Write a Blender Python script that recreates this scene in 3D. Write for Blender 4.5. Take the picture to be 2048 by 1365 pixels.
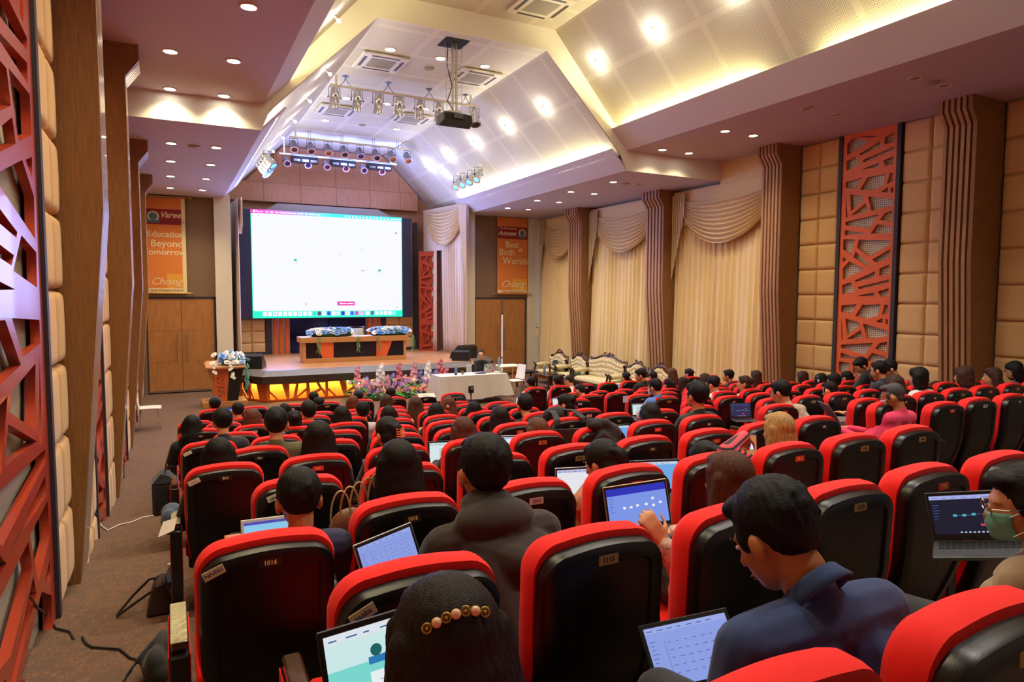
import bpy, math, random
from mathutils import Vector, Matrix, Euler
from math import sin, cos, pi, radians, sqrt, atan2
random.seed(7)
for o in list(bpy.data.objects): bpy.data.objects.remove(o)
SC = bpy.context.scene
COL = SC.collection

# ---------------------------------------------------------------- camera
CZ, FPX, YAW, PIT, ROL = 2.8, 1330.3, radians(27.271), radians(3.837), radians(.189)
_F = Vector((sin(YAW)*cos(PIT), cos(YAW)*cos(PIT), -sin(PIT)))
_R0 = Vector((cos(YAW), -sin(YAW), 0)); _U0 = _R0.cross(_F)
_R = _R0*cos(ROL) + _U0*sin(ROL); _U = -_R0*sin(ROL) + _U0*cos(ROL)
cam = bpy.data.objects.new('camera', bpy.data.cameras.new('camera'))
cam.data.sensor_width = 36; cam.data.lens = FPX*36/2048; cam.data.clip_start = .05
cam.matrix_world = Matrix(((_R.x, _U.x, -_F.x, 0), (_R.y, _U.y, -_F.y, 0), (_R.z, _U.z, -_F.z, CZ), (0, 0, 0, 1)))
COL.objects.link(cam); SC.camera = cam
def ray(u, v): return _F + _R*((u-1024)/FPX) - _U*((v-682.5)/FPX)
def at_y(u, v, y): d = ray(u, v); d = d*(y/d.y); return Vector((d.x, d.y, d.z+CZ))
def at_x(u, v, x): d = ray(u, v); d = d*(x/d.x); return Vector((d.x, d.y, d.z+CZ))
def at_z(u, v, z): d = ray(u, v); d = d*((z-CZ)/d.z); return Vector((d.x, d.y, d.z+CZ))

# ---------------------------------------------------------------- view, world
SC.view_settings.view_transform = 'Standard'; SC.view_settings.look = 'None'
SC.view_settings.gamma = 1; SC.view_settings.use_curve_mapping = False
SC.view_settings.exposure = 0.66
w = bpy.data.worlds.new('world'); SC.world = w; w.use_nodes = True
w.node_tree.nodes['Background'].inputs[0].default_value = (.75, .85, 1, 1)
w.node_tree.nodes['Background'].inputs[1].default_value = 1.0

# ---------------------------------------------------------------- lights
WARM = (1, .78, .52); COOL = (.25, .34, 1); NEUT = (1, .93, .84)
def light(kind, loc, power, color=WARM, target=None, **kw):
    d = bpy.data.lights.new(kind.lower()+'_light', kind); d.energy = power; d.color = color
    for k, v in kw.items(): setattr(d, k, v)
    o = bpy.data.objects.new('light', d); o.location = loc; COL.objects.link(o)
    if target is not None:
        o.rotation_euler = (Vector(target)-Vector(loc)).to_track_quat('-Z', 'Y').to_euler()
    return o
DOWN_L_NEAR = [(.5+s*.39, y, 6.04) for y in (8.2, 10.15, 11.96) for s in (-1, 1)] + [(.5+s*.39, y, 6.04) for y in (2.2, 4.2, 6.2) for s in (-1, 1)]
DOWN_L_FAR = [(.5+s*.38, y, 5.6) for y in (13.95, 15.8, 17.77, 19.7) for s in (-1, 1)]
DOWN_R_FAR = [(10+s*.37, y, 5.6) for y in (15.27, 17.1, 19.0) for s in (-1, 1)] + [(9.72, 13.49, 5.6)]
DOWN_R_NEAR = [(10.13+s*.38, y, 6.04) for y in (11.72, 9.86) for s in (-1, 1)]
DOWN_R_OFF = [(10.47, 13.51, 5.6), (9.84, 8.05, 6.04), (10.61, 8.07, 6.04), (9.89, 6.22, 6.04), (10.63, 6.22, 6.04)]
DOWN_FLAT = [(4.18, 13.6, 7.85), (5.28, 13.6, 7.85), (6.32, 13.6, 7.85), (4.18, 17.4, 7.85), (5.24, 17.4, 7.85), (6.3, 17.4, 7.85), (4.16, 19.85, 7.85), (6.28, 19.85, 7.85)]
DOWN_FILL = [(x, y, 8.3) for x in (4.2, 5.3, 6.4) for y in (1.5, 4.5, 7.6)]  # out-of-view downlights, added as fill over the rear seats
for p in DOWN_L_NEAR+DOWN_L_FAR+DOWN_R_FAR+DOWN_R_NEAR:
    light('SPOT', (p[0], p[1], p[2]-.03), 80, (1, .82, .5), (p[0], p[1], 0), spot_size=radians(125), spot_blend=.9, shadow_soft_size=.05)
for p in DOWN_FLAT+DOWN_FILL:
    light('SPOT', (p[0], p[1], p[2]-.03), 190, NEUT, (p[0], p[1], 0), spot_size=radians(120), spot_blend=.9, shadow_soft_size=.06)
# wall-washer bulbs on the vault slopes
KS = 1.123
BULB_R = [(7.74, y, 7.16, 0) for y in (13.5, 15.4, 17.35, 19.35, 21.1)] + [(7.85, y, 7.58, 1) for y in (11.55, 9.75, 7.9, 6.0, 4.1)]
BULB_L = [(2.76, y, 7.09, 0) for y in (13.1, 15.1, 17.0, 18.9, 20.8)] + [(2.5, y, 7.30, 1) for y in (11.2, 9.3, 7.4, 5.5)]
for x, y, z, n in BULB_R+BULB_L:
    s = -1 if x > 5 else 1
    light('POINT', (x+s*.10, y, z-.13), 4, (1, .9, .68), shadow_soft_size=.035)
# cove strips behind the fascias, grazing the slopes
def cove(x, y0, y1, z, tx, tz, pw, col):
    o = light('AREA', (x, (y0+y1)/2, z), pw*(y1-y0), col, (x+tx, (y0+y1)/2, z+tz), shape='RECTANGLE', size=.07, size_y=(y1-y0))
    zax = Vector((-tx, 0, -tz)).normalized(); yax = Vector((0, 1, 0)); xax = yax.cross(zax)
    o.rotation_euler = Matrix((xax, yax, zax)).transposed().to_euler()
YEL = (1, .86, .38)
cove(8.86, 12.5, 15.2, 5.93, -.8, 1.0, 24, (1, .9, .55)); cove(8.86, 15.4, 20.8, 5.93, -.8, 1.0, 24, (1, .95, .82))
cove(1.76, 12.5, 20.8, 5.93, .8, 1.0, 17, (1, .95, .82))
cove(8.91, .5, 6.9, 6.32, -.9, 1.0, 17, YEL); cove(8.91, 8.2, 11.9, 6.32, -.9, 1.0, 24, YEL)
cove(1.70, .5, 11.9, 6.32, .9, 1.0, 13, YEL)
# added blue wash tinting the stage ceiling, then blue-lensed side lanterns
for x in (4.0, 5.3, 6.6):
    light('SPOT', (x, 21.35, 7.1), 120, COOL, (x, 23.9, 7.75), spot_size=radians(140), spot_blend=1, shadow_soft_size=.15)
light('SPOT', (8.2, 20.2, 6.5), 90, COOL, (6.6, 22, 7.7), spot_size=radians(120), spot_blend=1, shadow_soft_size=.1)
light('SPOT', (8.2, 19.2, 6.6), 160, COOL, (8.7, 21.2, 4.5), spot_size=radians(80), spot_blend=1, shadow_soft_size=.1)
# glow given off by the LED wall towards the hall
o = light('AREA', (4.96, 23.1, 3.85), 300, (.30, .38, 1), (4.96, 10, 4.4), shape='RECTANGLE', size=5.0, size_y=3.4)
# ---------------------------------------------------------------- helpers
def lin(c):
    if isinstance(c, str): c = tuple(int(c[i:i+2], 16)/255 for i in (0, 2, 4))
    return tuple((x/12.92 if x <= .04045 else ((x+.055)/1.055)**2.4) for x in c)
MATS = {}
def mat(name, col, rough=.6, metal=0, emit=None, es=1, bump=0, bscale=(40, 40, 40), var=0, vscale=None, spec=None, sheen=0, alpha=None, trans=0, coat=0, sss=0):
    if name in MATS: return MATS[name]
    m = bpy.data.materials.new(name); m.use_nodes = True; MATS[name] = m
    N = m.node_tree.nodes; L = m.node_tree.links; b = N['Principled BSDF']
    c = lin(col); b.inputs['Base Color'].default_value = (*c, 1)
    b.inputs['Roughness'].default_value = rough; b.inputs['Metallic'].default_value = metal
    if spec is not None: b.inputs['Specular IOR Level'].default_value = spec
    if sheen: b.inputs['Sheen Weight'].default_value = sheen
    if coat: b.inputs['Coat Weight'].default_value = coat
    if trans: b.inputs['Transmission Weight'].default_value = trans
    if alpha is not None: b.inputs['Alpha'].default_value = alpha
    if emit is not None:
        b.inputs['Emission Color'].default_value = (*(lin(emit) if isinstance(emit, str) else emit), 1); b.inputs['Emission Strength'].default_value = es
    if bump or var:
        tc = N.new('ShaderNodeTexCoord'); mp = N.new('ShaderNodeMapping'); L.new(tc.outputs['Object'], mp.inputs[0])
        mp.inputs['Scale'].default_value = vscale or bscale
        nz = N.new('ShaderNodeTexNoise'); nz.inputs['Scale'].default_value = 1; nz.inputs['Detail'].default_value = 3; L.new(mp.outputs[0], nz.inputs[0])
        if var:
            mx = N.new('ShaderNodeMixRGB'); mx.inputs[1].default_value = (*[x*(1-var) for x in c], 1); mx.inputs[2].default_value = (*[min(1, x*(1+var)) for x in c], 1)
            rmp = N.new('ShaderNodeMapRange'); rmp.inputs[1].default_value = .3; rmp.inputs[2].default_value = .7
            L.new(nz.outputs[0], rmp.inputs[0]); L.new(rmp.outputs[0], mx.inputs[0]); L.new(mx.outputs[0], b.inputs['Base Color'])
        if bump:
            mp2 = N.new('ShaderNodeMapping'); L.new(tc.outputs['Object'], mp2.inputs[0]); mp2.inputs['Scale'].default_value = bscale
            n2 = N.new('ShaderNodeTexNoise'); n2.inputs['Scale'].default_value = 1; L.new(mp2.outputs[0], n2.inputs[0])
            bp = N.new('ShaderNodeBump'); bp.inputs['Strength'].default_value = bump; bp.inputs['Distance'].default_value = .01
            L.new(n2.outputs[0], bp.inputs['Height']); L.new(bp.outputs[0], b.inputs['Normal'])
    return m
def math_node(N, L, op, a, b=None):
    n = N.new('ShaderNodeMath'); n.operation = op
    for i, x in enumerate((a, b)):
        if x is None: continue
        if isinstance(x, (int, float)): n.inputs[i].default_value = x
        else: L.new(x, n.inputs[i])
    return n.outputs[0]
class MB:
    def __init__(s): s.v = []; s.f = []; s.m = []; s.uv = []
    def add(s, vs, fs, mi=0, uvs=None):
        k = len(s.v); s.v += [tuple(x) for x in vs]
        for i, f in enumerate(fs):
            s.f.append([k+j for j in f]); s.m.append(mi); s.uv.append(uvs[i] if uvs else None)
        return s
    def box(s, x0, x1, y0, y1, z0, z1, mi=0, M=None):
        vs = [Vector((x, y, z)) for z in (z0, z1) for y in (y0, y1) for x in (x0, x1)]
        if M is not None: vs = [M @ v for v in vs]
        return s.add(vs, [(0, 2, 3, 1), (4, 5, 7, 6), (0, 1, 5, 4), (2, 6, 7, 3), (0, 4, 6, 2), (1, 3, 7, 5)], mi)
    def bbox(s, x0, x1, y0, y1, z0, z1, r=.01, mi=0, M=None):      # box with chamfered edges
        vs = []; 
        for (ax, ix) in ((0, 0), (1, 0), (2, 0)): pass
        lo = (x0, y0, z0); hi = (x1, y1, z1); idx = {}
        for sx in (0, 1):
            for sy in (0, 1):
                for sz in (0, 1):
                    for a in range(3):
                        p = []
                        for k, sg in enumerate((sx, sy, sz)):
                            e = hi[k] if sg else lo[k]
                            if k != a: e += (-r if sg else r)
                            p.append(e)
                        idx[(sx, sy, sz, a)] = len(vs); vs.append(Vector(p))
        if M is not None: vs = [M @ v for v in vs]
        fs = []
        for a in range(3):
            o = [k for k in range(3) if k != a]
            for sg in (0, 1):
                q = []
                for t in ((0, 0), (1, 0), (1, 1), (0, 1)):
                    c = [0, 0, 0]; c[a] = sg; c[o[0]] = t[0]; c[o[1]] = t[1]; q.append(idx[(*c, a)])
                if (sg == 0) ^ (a == 1): q = q[::-1]
                fs.append(q)
        for a in range(3):                       # edges parallel to axis a
            b, c_ = [k for k in range(3) if k != a]
            for sb in (0, 1):
                for sc_ in (0, 1):
                    q = []
                    for (sa, f) in ((0, b), (0, c_), (1, c_), (1, b)):
                        c = [0, 0, 0]; c[a] = sa; c[b] = sb; c[c_] = sc_; q.append(idx[(*c, f)])
                    fs.append(q)
        for sx in (0, 1):
            for sy in (0, 1):
                for sz in (0, 1): fs.append([idx[(sx, sy, sz, a)] for a in range(3)])
        return s.add(vs, fs, mi)
    def quad(s, a, b, c, d, mi=0, uv=None): return s.add([a, b, c, d], [(0, 1, 2, 3)], mi, [uv] if uv else None)
    def tube(s, pts, r, n=8, mi=0, cap=True, closed=False):
        pts = [Vector(p) for p in pts]; k = len(pts); rs = r if isinstance(r, (list, tuple)) else [r]*k
        vs = []; up = None
        for i, p in enumerate(pts):
            t = (pts[min(i+1, k-1)]-pts[max(i-1, 0)])
            if closed: t = pts[(i+1) % k]-pts[i-1]
            t = t.normalized() if t.length > 1e-9 else Vector((0, 0, 1))
            if up is None: up = Vector((0, 0, 1)) if abs(t.z) < .9 else Vector((1, 0, 0))
            a = t.cross(up); a = a.normalized() if a.length > 1e-6 else t.orthogonal().normalized(); b = a.cross(t); up = b
            for j in range(n): th = 2*pi*j/n; vs.append(p+a*(cos(th)*rs[i])+b*(sin(th)*rs[i]))
        fs = []
        for i in range(k if closed else k-1):
            for j in range(n):
                i2 = (i+1) % k; fs.append((i*n+j, i*n+(j+1) % n, i2*n+(j+1) % n, i2*n+j))
        if cap and not closed: fs.append(tuple(range(n))[::-1]); fs.append(tuple((k-1)*n+j for j in range(n)))
        return s.add(vs, fs, mi)
    def lathe(s, prof, n=16, c=(0, 0, 0), mi=0, M=None, cap=True):           # prof: (r, z)
        vs = [Vector((c[0]+r*cos(2*pi*j/n), c[1]+r*sin(2*pi*j/n), c[2]+z)) for r, z in prof for j in range(n)]
        if M is not None: vs = [M @ v for v in vs]
        fs = [(i*n+j, i*n+(j+1) % n, (i+1)*n+(j+1) % n, (i+1)*n+j) for i in range(len(prof)-1) for j in range(n)]
        if cap: fs.append(tuple(range(n))[::-1]); fs.append(tuple((len(prof)-1)*n+j for j in range(n)))
        return s.add(vs, fs, mi)
    def prism(s, poly, d, mi=0, M=None):                           # poly in XY plane extruded by z=d
        n = len(poly); vs = [Vector((x, y, 0)) for x, y in poly]+[Vector((x, y, d)) for x, y in poly]
        if M is not None: vs = [M @ v for v in vs]
        return s.add(vs, [tuple(range(n))[::-1], tuple(range(n, 2*n))]+[(i, (i+1) % n, n+(i+1) % n, n+i) for i in range(n)], mi)
    def ell(s, c, r, R=None, n=12, m=8, mi=0):
        vs = []; fs = []; c = Vector(c)
        for i in range(m+1):
            ph = -pi/2+pi*i/m
            for j in range(n):
                th = 2*pi*j/n; v = Vector((r[0]*cos(ph)*cos(th), r[1]*cos(ph)*sin(th), r[2]*sin(ph)))
                if R is not None: v = R @ v
                vs.append(c+v)
        for i in range(m):
            for j in range(n): fs.append((i*n+j, i*n+(j+1) % n, (i+1)*n+(j+1) % n, (i+1)*n+j))
        return s.add(vs, fs, mi)
    def loft(s, rings, mi=0, cap=True, closed=True):
        n = len(rings[0]); vs = [p for r in rings for p in r]; fs = []
        for i in range(len(rings)-1):
            for j in range(n if closed else n-1): fs.append((i*n+j, i*n+(j+1) % n, (i+1)*n+(j+1) % n, (i+1)*n+j))
        if cap and closed: fs.append(tuple(range(n))[::-1]); fs.append(tuple((len(rings)-1)*n+j for j in range(n)))
        return s.add(vs, fs, mi)
    def grid(s, fn, nu, nv, mi=0, uvf=None):
        vs = [fn(i/nu, j/nv) for j in range(nv+1) for i in range(nu+1)]
        fs = []; uv = []
        for j in range(nv):
            for i in range(nu):
                fs.append((j*(nu+1)+i, j*(nu+1)+i+1, (j+1)*(nu+1)+i+1, (j+1)*(nu+1)+i))
                if uvf: uv.append([uvf(i/nu, j/nv), uvf((i+1)/nu, j/nv), uvf((i+1)/nu, (j+1)/nv), uvf(i/nu, (j+1)/nv)])
        return s.add(vs, fs, mi, uv or None)
    def build(s, name, mats, parent=None, loc=(0, 0, 0), rot=(0, 0, 0), smooth=False, angle=None, mods=None):
        me = bpy.data.meshes.new(name); me.from_pydata(s.v, [], s.f)
        if not isinstance(mats, (list, tuple)): mats = [mats]
        for m in mats: me.materials.append(m)
        me.polygons.foreach_set('material_index', s.m)
        if any(u is not None for u in s.uv):
            ul = me.uv_layers.new(name='uv').data; k = 0
            for f, u in zip(s.f, s.uv):
                for j in range(len(f)):
                    if u is not None: ul[k].uv = u[j]
                    k += 1
        me.validate(); me.update()
        if smooth:
            me.polygons.foreach_set('use_smooth', [True]*len(me.polygons))
            if angle: me.set_sharp_from_angle(angle=radians(angle))
        o = bpy.data.objects.new(name, me); COL.objects.link(o); o.location = loc; o.rotation_euler = rot
        if parent: o.parent = parent
        return o
def empty(name, loc=(0, 0, 0), rz=0):
    o = bpy.data.objects.new(name, None); o.empty_display_size = .1; COL.objects.link(o); o.location = loc; o.rotation_euler = (0, 0, rz); return o
def tag(o, label=None, cat=None, group=None, kind=None):
    if label: o['label'] = label
    if cat: o['category'] = cat
    if group: o['group'] = group
    if kind: o['kind'] = kind
    return o
def struct(o): o['kind'] = 'structure'; return o
def copy_tree(o, parent=None):
    c = o.copy(); COL.objects.link(c); c.parent = parent
    for ch in list(o.children): copy_tree(ch, c)
    return c
def baked(o):
    """apply an object's modifiers into its mesh data"""
    dg = bpy.context.evaluated_depsgraph_get(); dg.update()
    me = bpy.data.meshes.new_from_object(o.evaluated_get(dg)); old = o.data
    o.modifiers.clear(); o.data = me; return o
def text_mesh(txt, size, m, name='lettering', parent=None, M=None, ext=.001, align='CENTER', shear=0, bold=0, spacing=1):
    cu = bpy.data.curves.new(name, 'FONT'); cu.body = txt; cu.size = size; cu.extrude = ext; cu.align_x = align; cu.align_y = 'CENTER'
    cu.shear = shear; cu.offset = bold; cu.space_character = spacing; cu.resolution_u = 3
    t = bpy.data.objects.new(name, cu); COL.objects.link(t)
    dg = bpy.context.evaluated_depsgraph_get(); dg.update(); me = bpy.data.meshes.new_from_object(t.evaluated_get(dg))
    bpy.data.objects.remove(t); me.materials.clear(); me.materials.append(m)
    if M is not None: me.transform(M)
    o = bpy.data.objects.new(name, me); COL.objects.link(o)
    if parent: o.parent = parent
    return o
def curve_plate(outer, holes, thick, m, name, parent=None, M=None):
    """flat plate with cut-out holes, thickness along local z"""
    cu = bpy.data.curves.new(name, 'CURVE'); cu.dimensions = '2D'; cu.fill_mode = 'BOTH'; cu.extrude = thick/2
    for poly in [outer]+holes:
        sp = cu.splines.new('POLY'); sp.points.add(len(poly)-1); sp.use_cyclic_u = True
        for p, (x, y) in zip(sp.points, poly): p.co = (x, y, 0, 1)
    t = bpy.data.objects.new(name, cu); COL.objects.link(t)
    dg = bpy.context.evaluated_depsgraph_get(); dg.update(); me = bpy.data.meshes.new_from_object(t.evaluated_get(dg))
    bpy.data.objects.remove(t); me.materials.clear(); me.materials.append(m)
    if M is not None: me.transform(M)
    o = bpy.data.objects.new(name, me); COL.objects.link(o)
    if parent: o.parent = parent
    return o
def basis(xa, ya, za, loc):
    xa, ya, za = Vector(xa), Vector(ya), Vector(za)
    return Matrix(((xa.x, ya.x, za.x, loc[0]), (xa.y, ya.y, za.y, loc[1]), (xa.z, ya.z, za.z, loc[2]), (0, 0, 0, 1)))

# ---------------------------------------------------------------- materials
def wood(name, col, sc=(2, 2, 2), var=.25, rough=.5, stretch=(150, 150, 4)):
    return mat(name, col, rough, var=var, vscale=stretch, bump=.15, bscale=stretch)
M_SOFFIT = mat('soffit_paint', 'bdb1bd', .75)
M_FASC = mat('fascia_paint', 'c9c3cc', .7)
M_WHITE = mat('white_paint', 'd9d3c4', .7)
M_CEIL = mat('ceiling_paint', 'e2dfd2', .8)
M_WOOD = wood('column_veneer', '8a6034', var=.3); M_WOOD_BACK = mat('stage_wall_veneer', 'b07a55', .6, var=.12, vscale=(25, 25, 3))
M_FIN = wood('fin_veneer', 'ab7f55', var=.15)
M_DOOR = mat('door_veneer', 'ab7642', .45, var=.12, vscale=(12, 12, 3))
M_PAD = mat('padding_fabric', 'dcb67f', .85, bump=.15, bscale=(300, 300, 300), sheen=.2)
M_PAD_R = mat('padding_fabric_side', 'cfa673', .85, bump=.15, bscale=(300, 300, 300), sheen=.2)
M_ORANGE = mat('orange_lacquer', 'dd652f', .45); M_RED_L = mat('red_lacquer', 'a8391f', .33, coat=.15)
M_DARKF = mat('dark_frame', '33303a', .6)
M_BLACK = mat('black_plastic', '1b1b1c', .36, bump=.1, bscale=(400, 400, 400))
M_SHELL = mat('chair_shell_plastic', '0b0c0e', .33, bump=.06, bscale=(500, 500, 500), spec=.4)
M_REDF = mat('red_fabric', 'ee1209', .85, sheen=.05, bump=.1, bscale=(500, 500, 500))
M_BROWN = mat('brown_fabric_wall', '7d6550', .9, bump=.1, bscale=(200, 200, 200))
M_METAL = mat('brushed_metal', 'b5b2ac', .3, 1); M_CHROME = mat('chrome', 'dcdcdc', .12, 1); M_BRASS = mat('brass', 'c9a552', .3, 1)
M_CURT = mat('drape_fabric', 'e0c898', .75, sheen=.4, bump=.1, bscale=(300, 300, 300))
M_CURT_ST = mat('stage_drape_fabric', 'cbb5a2', .75, sheen=.4)
M_SWAG = mat('swag_satin', 'd8bd90', .45, sheen=.3)
M_LAMP = mat('lamp_glow', 'ffffff', emit=(1, .93, .8), es=18); M_BULB = mat('bulb_glow', 'ffffff', emit=(1, .95, .85), es=70)
M_DECK = mat('stage_parquet', 'c58f60', .3, var=.1, vscale=(3, 14, 3))
M_GREYLAM = mat('grey_laminate', '6b6767', .35, var=.08, vscale=(30, 3, 3)); M_DARKLAM = mat('dark_laminate', '43362f', .4, var=.2, vscale=(30, 30, 2))
M_LEAF = mat('leaf_green', '3f7d2c', .5); M_LEAF2 = mat('leaf_deep_green', '24592a', .5)
M_SKIN = mat('skin', 'c98e66', .5, sss=.1); M_SKIN_D = mat('skin_tan', 'a66d45', .5)

# carpet: brown with a lighter broken-line maze pattern
m = M_CARPET = bpy.data.materials.new('patterned_carpet'); m.use_nodes = True; N = m.node_tree.nodes; L = m.node_tree.links; b = N['Principled BSDF']
tc = N.new('ShaderNodeTexCoord'); mp = N.new('ShaderNodeMapping'); L.new(tc.outputs['Object'], mp.inputs[0]); mp.inputs['Scale'].default_value = (30, 42, 30)
vo = N.new('ShaderNodeTexVoronoi'); vo.feature = 'DISTANCE_TO_EDGE'; vo.distance = 'MINKOWSKI' if False else 'EUCLIDEAN'; vo.inputs['Scale'].default_value = 1; L.new(mp.outputs[0], vo.inputs['Vector'])
br = N.new('ShaderNodeTexNoise'); br.inputs['Scale'].default_value = 14; L.new(tc.outputs['Object'], br.inputs[0])
ln = math_node(N, L, 'LESS_THAN', vo.outputs['Distance'], .06); bk = math_node(N, L, 'GREATER_THAN', br.outputs[0], .47)
mk = math_node(N, L, 'MULTIPLY', ln, bk)
big = N.new('ShaderNodeTexNoise'); big.inputs['Scale'].default_value = 1.2; L.new(tc.outputs['Object'], big.inputs[0])
mx0 = N.new('ShaderNodeMixRGB'); mx0.inputs[1].default_value = (*lin('5c483b'), 1); mx0.inputs[2].default_value = (*lin('6a5142'), 1); L.new(big.outputs[0], mx0.inputs[0])
mx = N.new('ShaderNodeMixRGB'); L.new(mk, mx.inputs[0]); L.new(mx0.outputs[0], mx.inputs[1]); mx.inputs[2].default_value = (*lin('80593f'), 1)
L.new(mx.outputs[0], b.inputs['Base Color']); b.inputs['Roughness'].default_value = .95
nf = N.new('ShaderNodeTexNoise'); nf.inputs['Scale'].default_value = 220; L.new(tc.outputs['Object'], nf.inputs[0])
bp = N.new('ShaderNodeBump'); bp.inputs['Strength'].default_value = .6; bp.inputs['Distance'].default_value = .006; L.new(nf.outputs[0], bp.inputs['Height']); L.new(bp.outputs[0], b.inputs['Normal'])

def perforated(name, base, hole, pitch, pu, pv, border, rad=.3, offs=(0, 0)):
    """perforated board; uv in metres; plain borders every pu x pv metres"""
    m = bpy.data.materials.new(name); m.use_nodes = True; N = m.node_tree.nodes; L = m.node_tree.links; b = N['Principled BSDF']
    uv = N.new('ShaderNodeUVMap'); sp = N.new('ShaderNodeSeparateXYZ'); L.new(uv.outputs[0], sp.inputs[0])
    def cell(o, p, off=0):
        a = math_node(N, L, 'ADD', o, off); d = math_node(N, L, 'DIVIDE', a, p); return math_node(N, L, 'FRACT', d)
    fx = math_node(N, L, 'SUBTRACT', cell(sp.outputs[0], pitch), .5); fy = math_node(N, L, 'SUBTRACT', cell(sp.outputs[1], pitch), .5)
    r2 = math_node(N, L, 'ADD', math_node(N, L, 'MULTIPLY', fx, fx), math_node(N, L, 'MULTIPLY', fy, fy))
    dot = math_node(N, L, 'LESS_THAN', r2, rad*rad)
    ins = None
    for o, p, of in ((sp.outputs[0], pu, offs[0]), (sp.outputs[1], pv, offs[1])):
        if p:
            e = math_node(N, L, 'ABSOLUTE', math_node(N, L, 'SUBTRACT', cell(o, p, of), .5)); t = math_node(N, L, 'LESS_THAN', e, .5-border/p)
            dot = math_node(N, L, 'MULTIPLY', dot, t)
    mx = N.new('ShaderNodeMixRGB'); L.new(dot, mx.inputs[0]); mx.inputs[1].default_value = (*lin(base), 1); mx.inputs[2].default_value = (*lin(hole), 1)
    L.new(mx.outputs[0], b.inputs['Base Color']); b.inputs['Roughness'].default_value = .7
    return m
M_PERF = perforated('perforated_board', 'd9d6c8', '8f8a78', .03, 1.2, 1.25, .06, .26)
M_PERF_W = perforated('perforated_metal', 'cfc8b8', '3c3a38', .04, 0, 0, 0, .27)
# ---------------------------------------------------------------- room shell
XL, XR, YB, YS, YW = -.76, 12.25, 21.2, 12.2, 24.0
def rowD(r): return 2.61+(10-r)*.97
def floorZ(r): return max(0., .941-.118*(10-r))
# stepped floor
mb = MB(); prof = [(24.1, 0)]
y = rowD(1)-.12
levels = [(rowD(r)-.12, floorZ(r)) for r in range(3, 13)]
prof.append((levels[0][0]+.97, 0))
for i, (yy, z) in enumerate(levels):
    prof.append((yy+.97, z)); prof.append((yy, z))
prof.append((-.4, levels[-1][1])); prof.append((-.4, levels[-1][1]+.118)); prof.append((-3.2, levels[-1][1]+.118)); 
k = len(prof)
mb.add([(XL-.25, y, z) for y, z in prof]+[(XR+.3, y, z) for y, z in prof], [(i, i+1, k+i+1, k+i) for i in range(k-1)])
struct(mb.build('floor', M_CARPET))
# ceilings: far (beyond YS) and near profiles, uv in metres
def slab(name, a, b, y0, y1, m, uoff=0):   # quad between profile points a,b (x,z)
    l = sqrt((a[0]-b[0])**2+(a[1]-b[1])**2); mb = MB(); t = .04
    dx, dz = (b[0]-a[0])/l, (b[1]-a[1])/l; nx, nz = dz*t, -dx*t
    if nz < 0: nx, nz = -nx, -nz
    mb.quad((a[0], y0, a[1]), (b[0], y0, b[1]), (b[0], y1, b[1]), (a[0], y1, a[1]), 0, [(0+uoff, y0), (l+uoff, y0), (l+uoff, y1), (0+uoff, y1)])
    mb.quad((a[0]+nx, y0, a[1]+nz), (a[0]+nx, y1, a[1]+nz), (b[0]+nx, y1, b[1]+nz), (b[0]+nx, y0, b[1]+nz))
    for yy in (y0, y1): mb.quad((a[0], yy, a[1]), (b[0], yy, b[1]), (b[0]+nx, yy, b[1]+nz), (a[0]+nx, yy, a[1]+nz))
    return struct(mb.build(name, m))
slab('ceiling', (3.52, 7.85), (7.05, 7.85), YS, 21.2, M_PERF, .02)
slab('ceiling', (3.52, 7.87), (7.05, 7.87), 21.2, YW, M_CEIL)
slab('ceiling', (3.52, 7.85), (1.62, 5.95), YS, YW, M_PERF); slab('ceiling', (7.05, 7.85), (8.97, 5.93), YS, YW, M_PERF)
slab('ceiling', (3.35, 8.3), (7.25, 8.3), -3, YS, M_PERF, .3)
slab('ceiling', (3.35, 8.3), (1.50, 8.3-KS*1.85), -3, YS, M_PERF); slab('ceiling', (7.25, 8.3), (9.1, 8.3-KS*1.85), -3, YS, M_PERF)
# side soffits and their slanted fascias
def soffit(name, x0, x1, z, y0, y1): return struct(MB().box(x0, x1, y0, y1, z, z+.05).build(name, M_SOFFIT))
soffit('ceiling', XL-.4, 1.48, 5.6, YS, YB); soffit('ceiling', 9.12, XR+.4, 5.6, YS, YB)
soffit('ceiling', XL-.4, 1.52, 6.04, -3, YS); soffit('ceiling', 9.12, XR+.4, 6.04, -3, YS)
def fascia(n, a, b, y0, y1):
    s = .03 if a[0] > 5 else -.03
    mb = MB(); pts = [a, b, (b[0]+s, b[1]), (a[0]+s, a[1]+.02)]
    vs = [(x, y, z) for y in (y0, y1) for x, z in pts]
    mb.add(vs, [(0, 1, 2, 3), (4, 7, 6, 5), (0, 4, 5, 1), (1, 5, 6, 2), (2, 6, 7, 3), (3, 7, 4, 0)])
    return struct(mb.build(f'trim_{n}', M_FASC))
fascia(1, (9.12, 5.6), (8.71, 6.04), YS-.02, YB); fascia(2, (1.48, 5.6), (1.90, 6.04), YS-.02, YB)
fascia(3, (9.12, 6.04), (8.70, 6.47), -3, YS-.02); fascia(4, (1.52, 6.04), (1.95, 6.47), -3, YS-.02)
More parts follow.
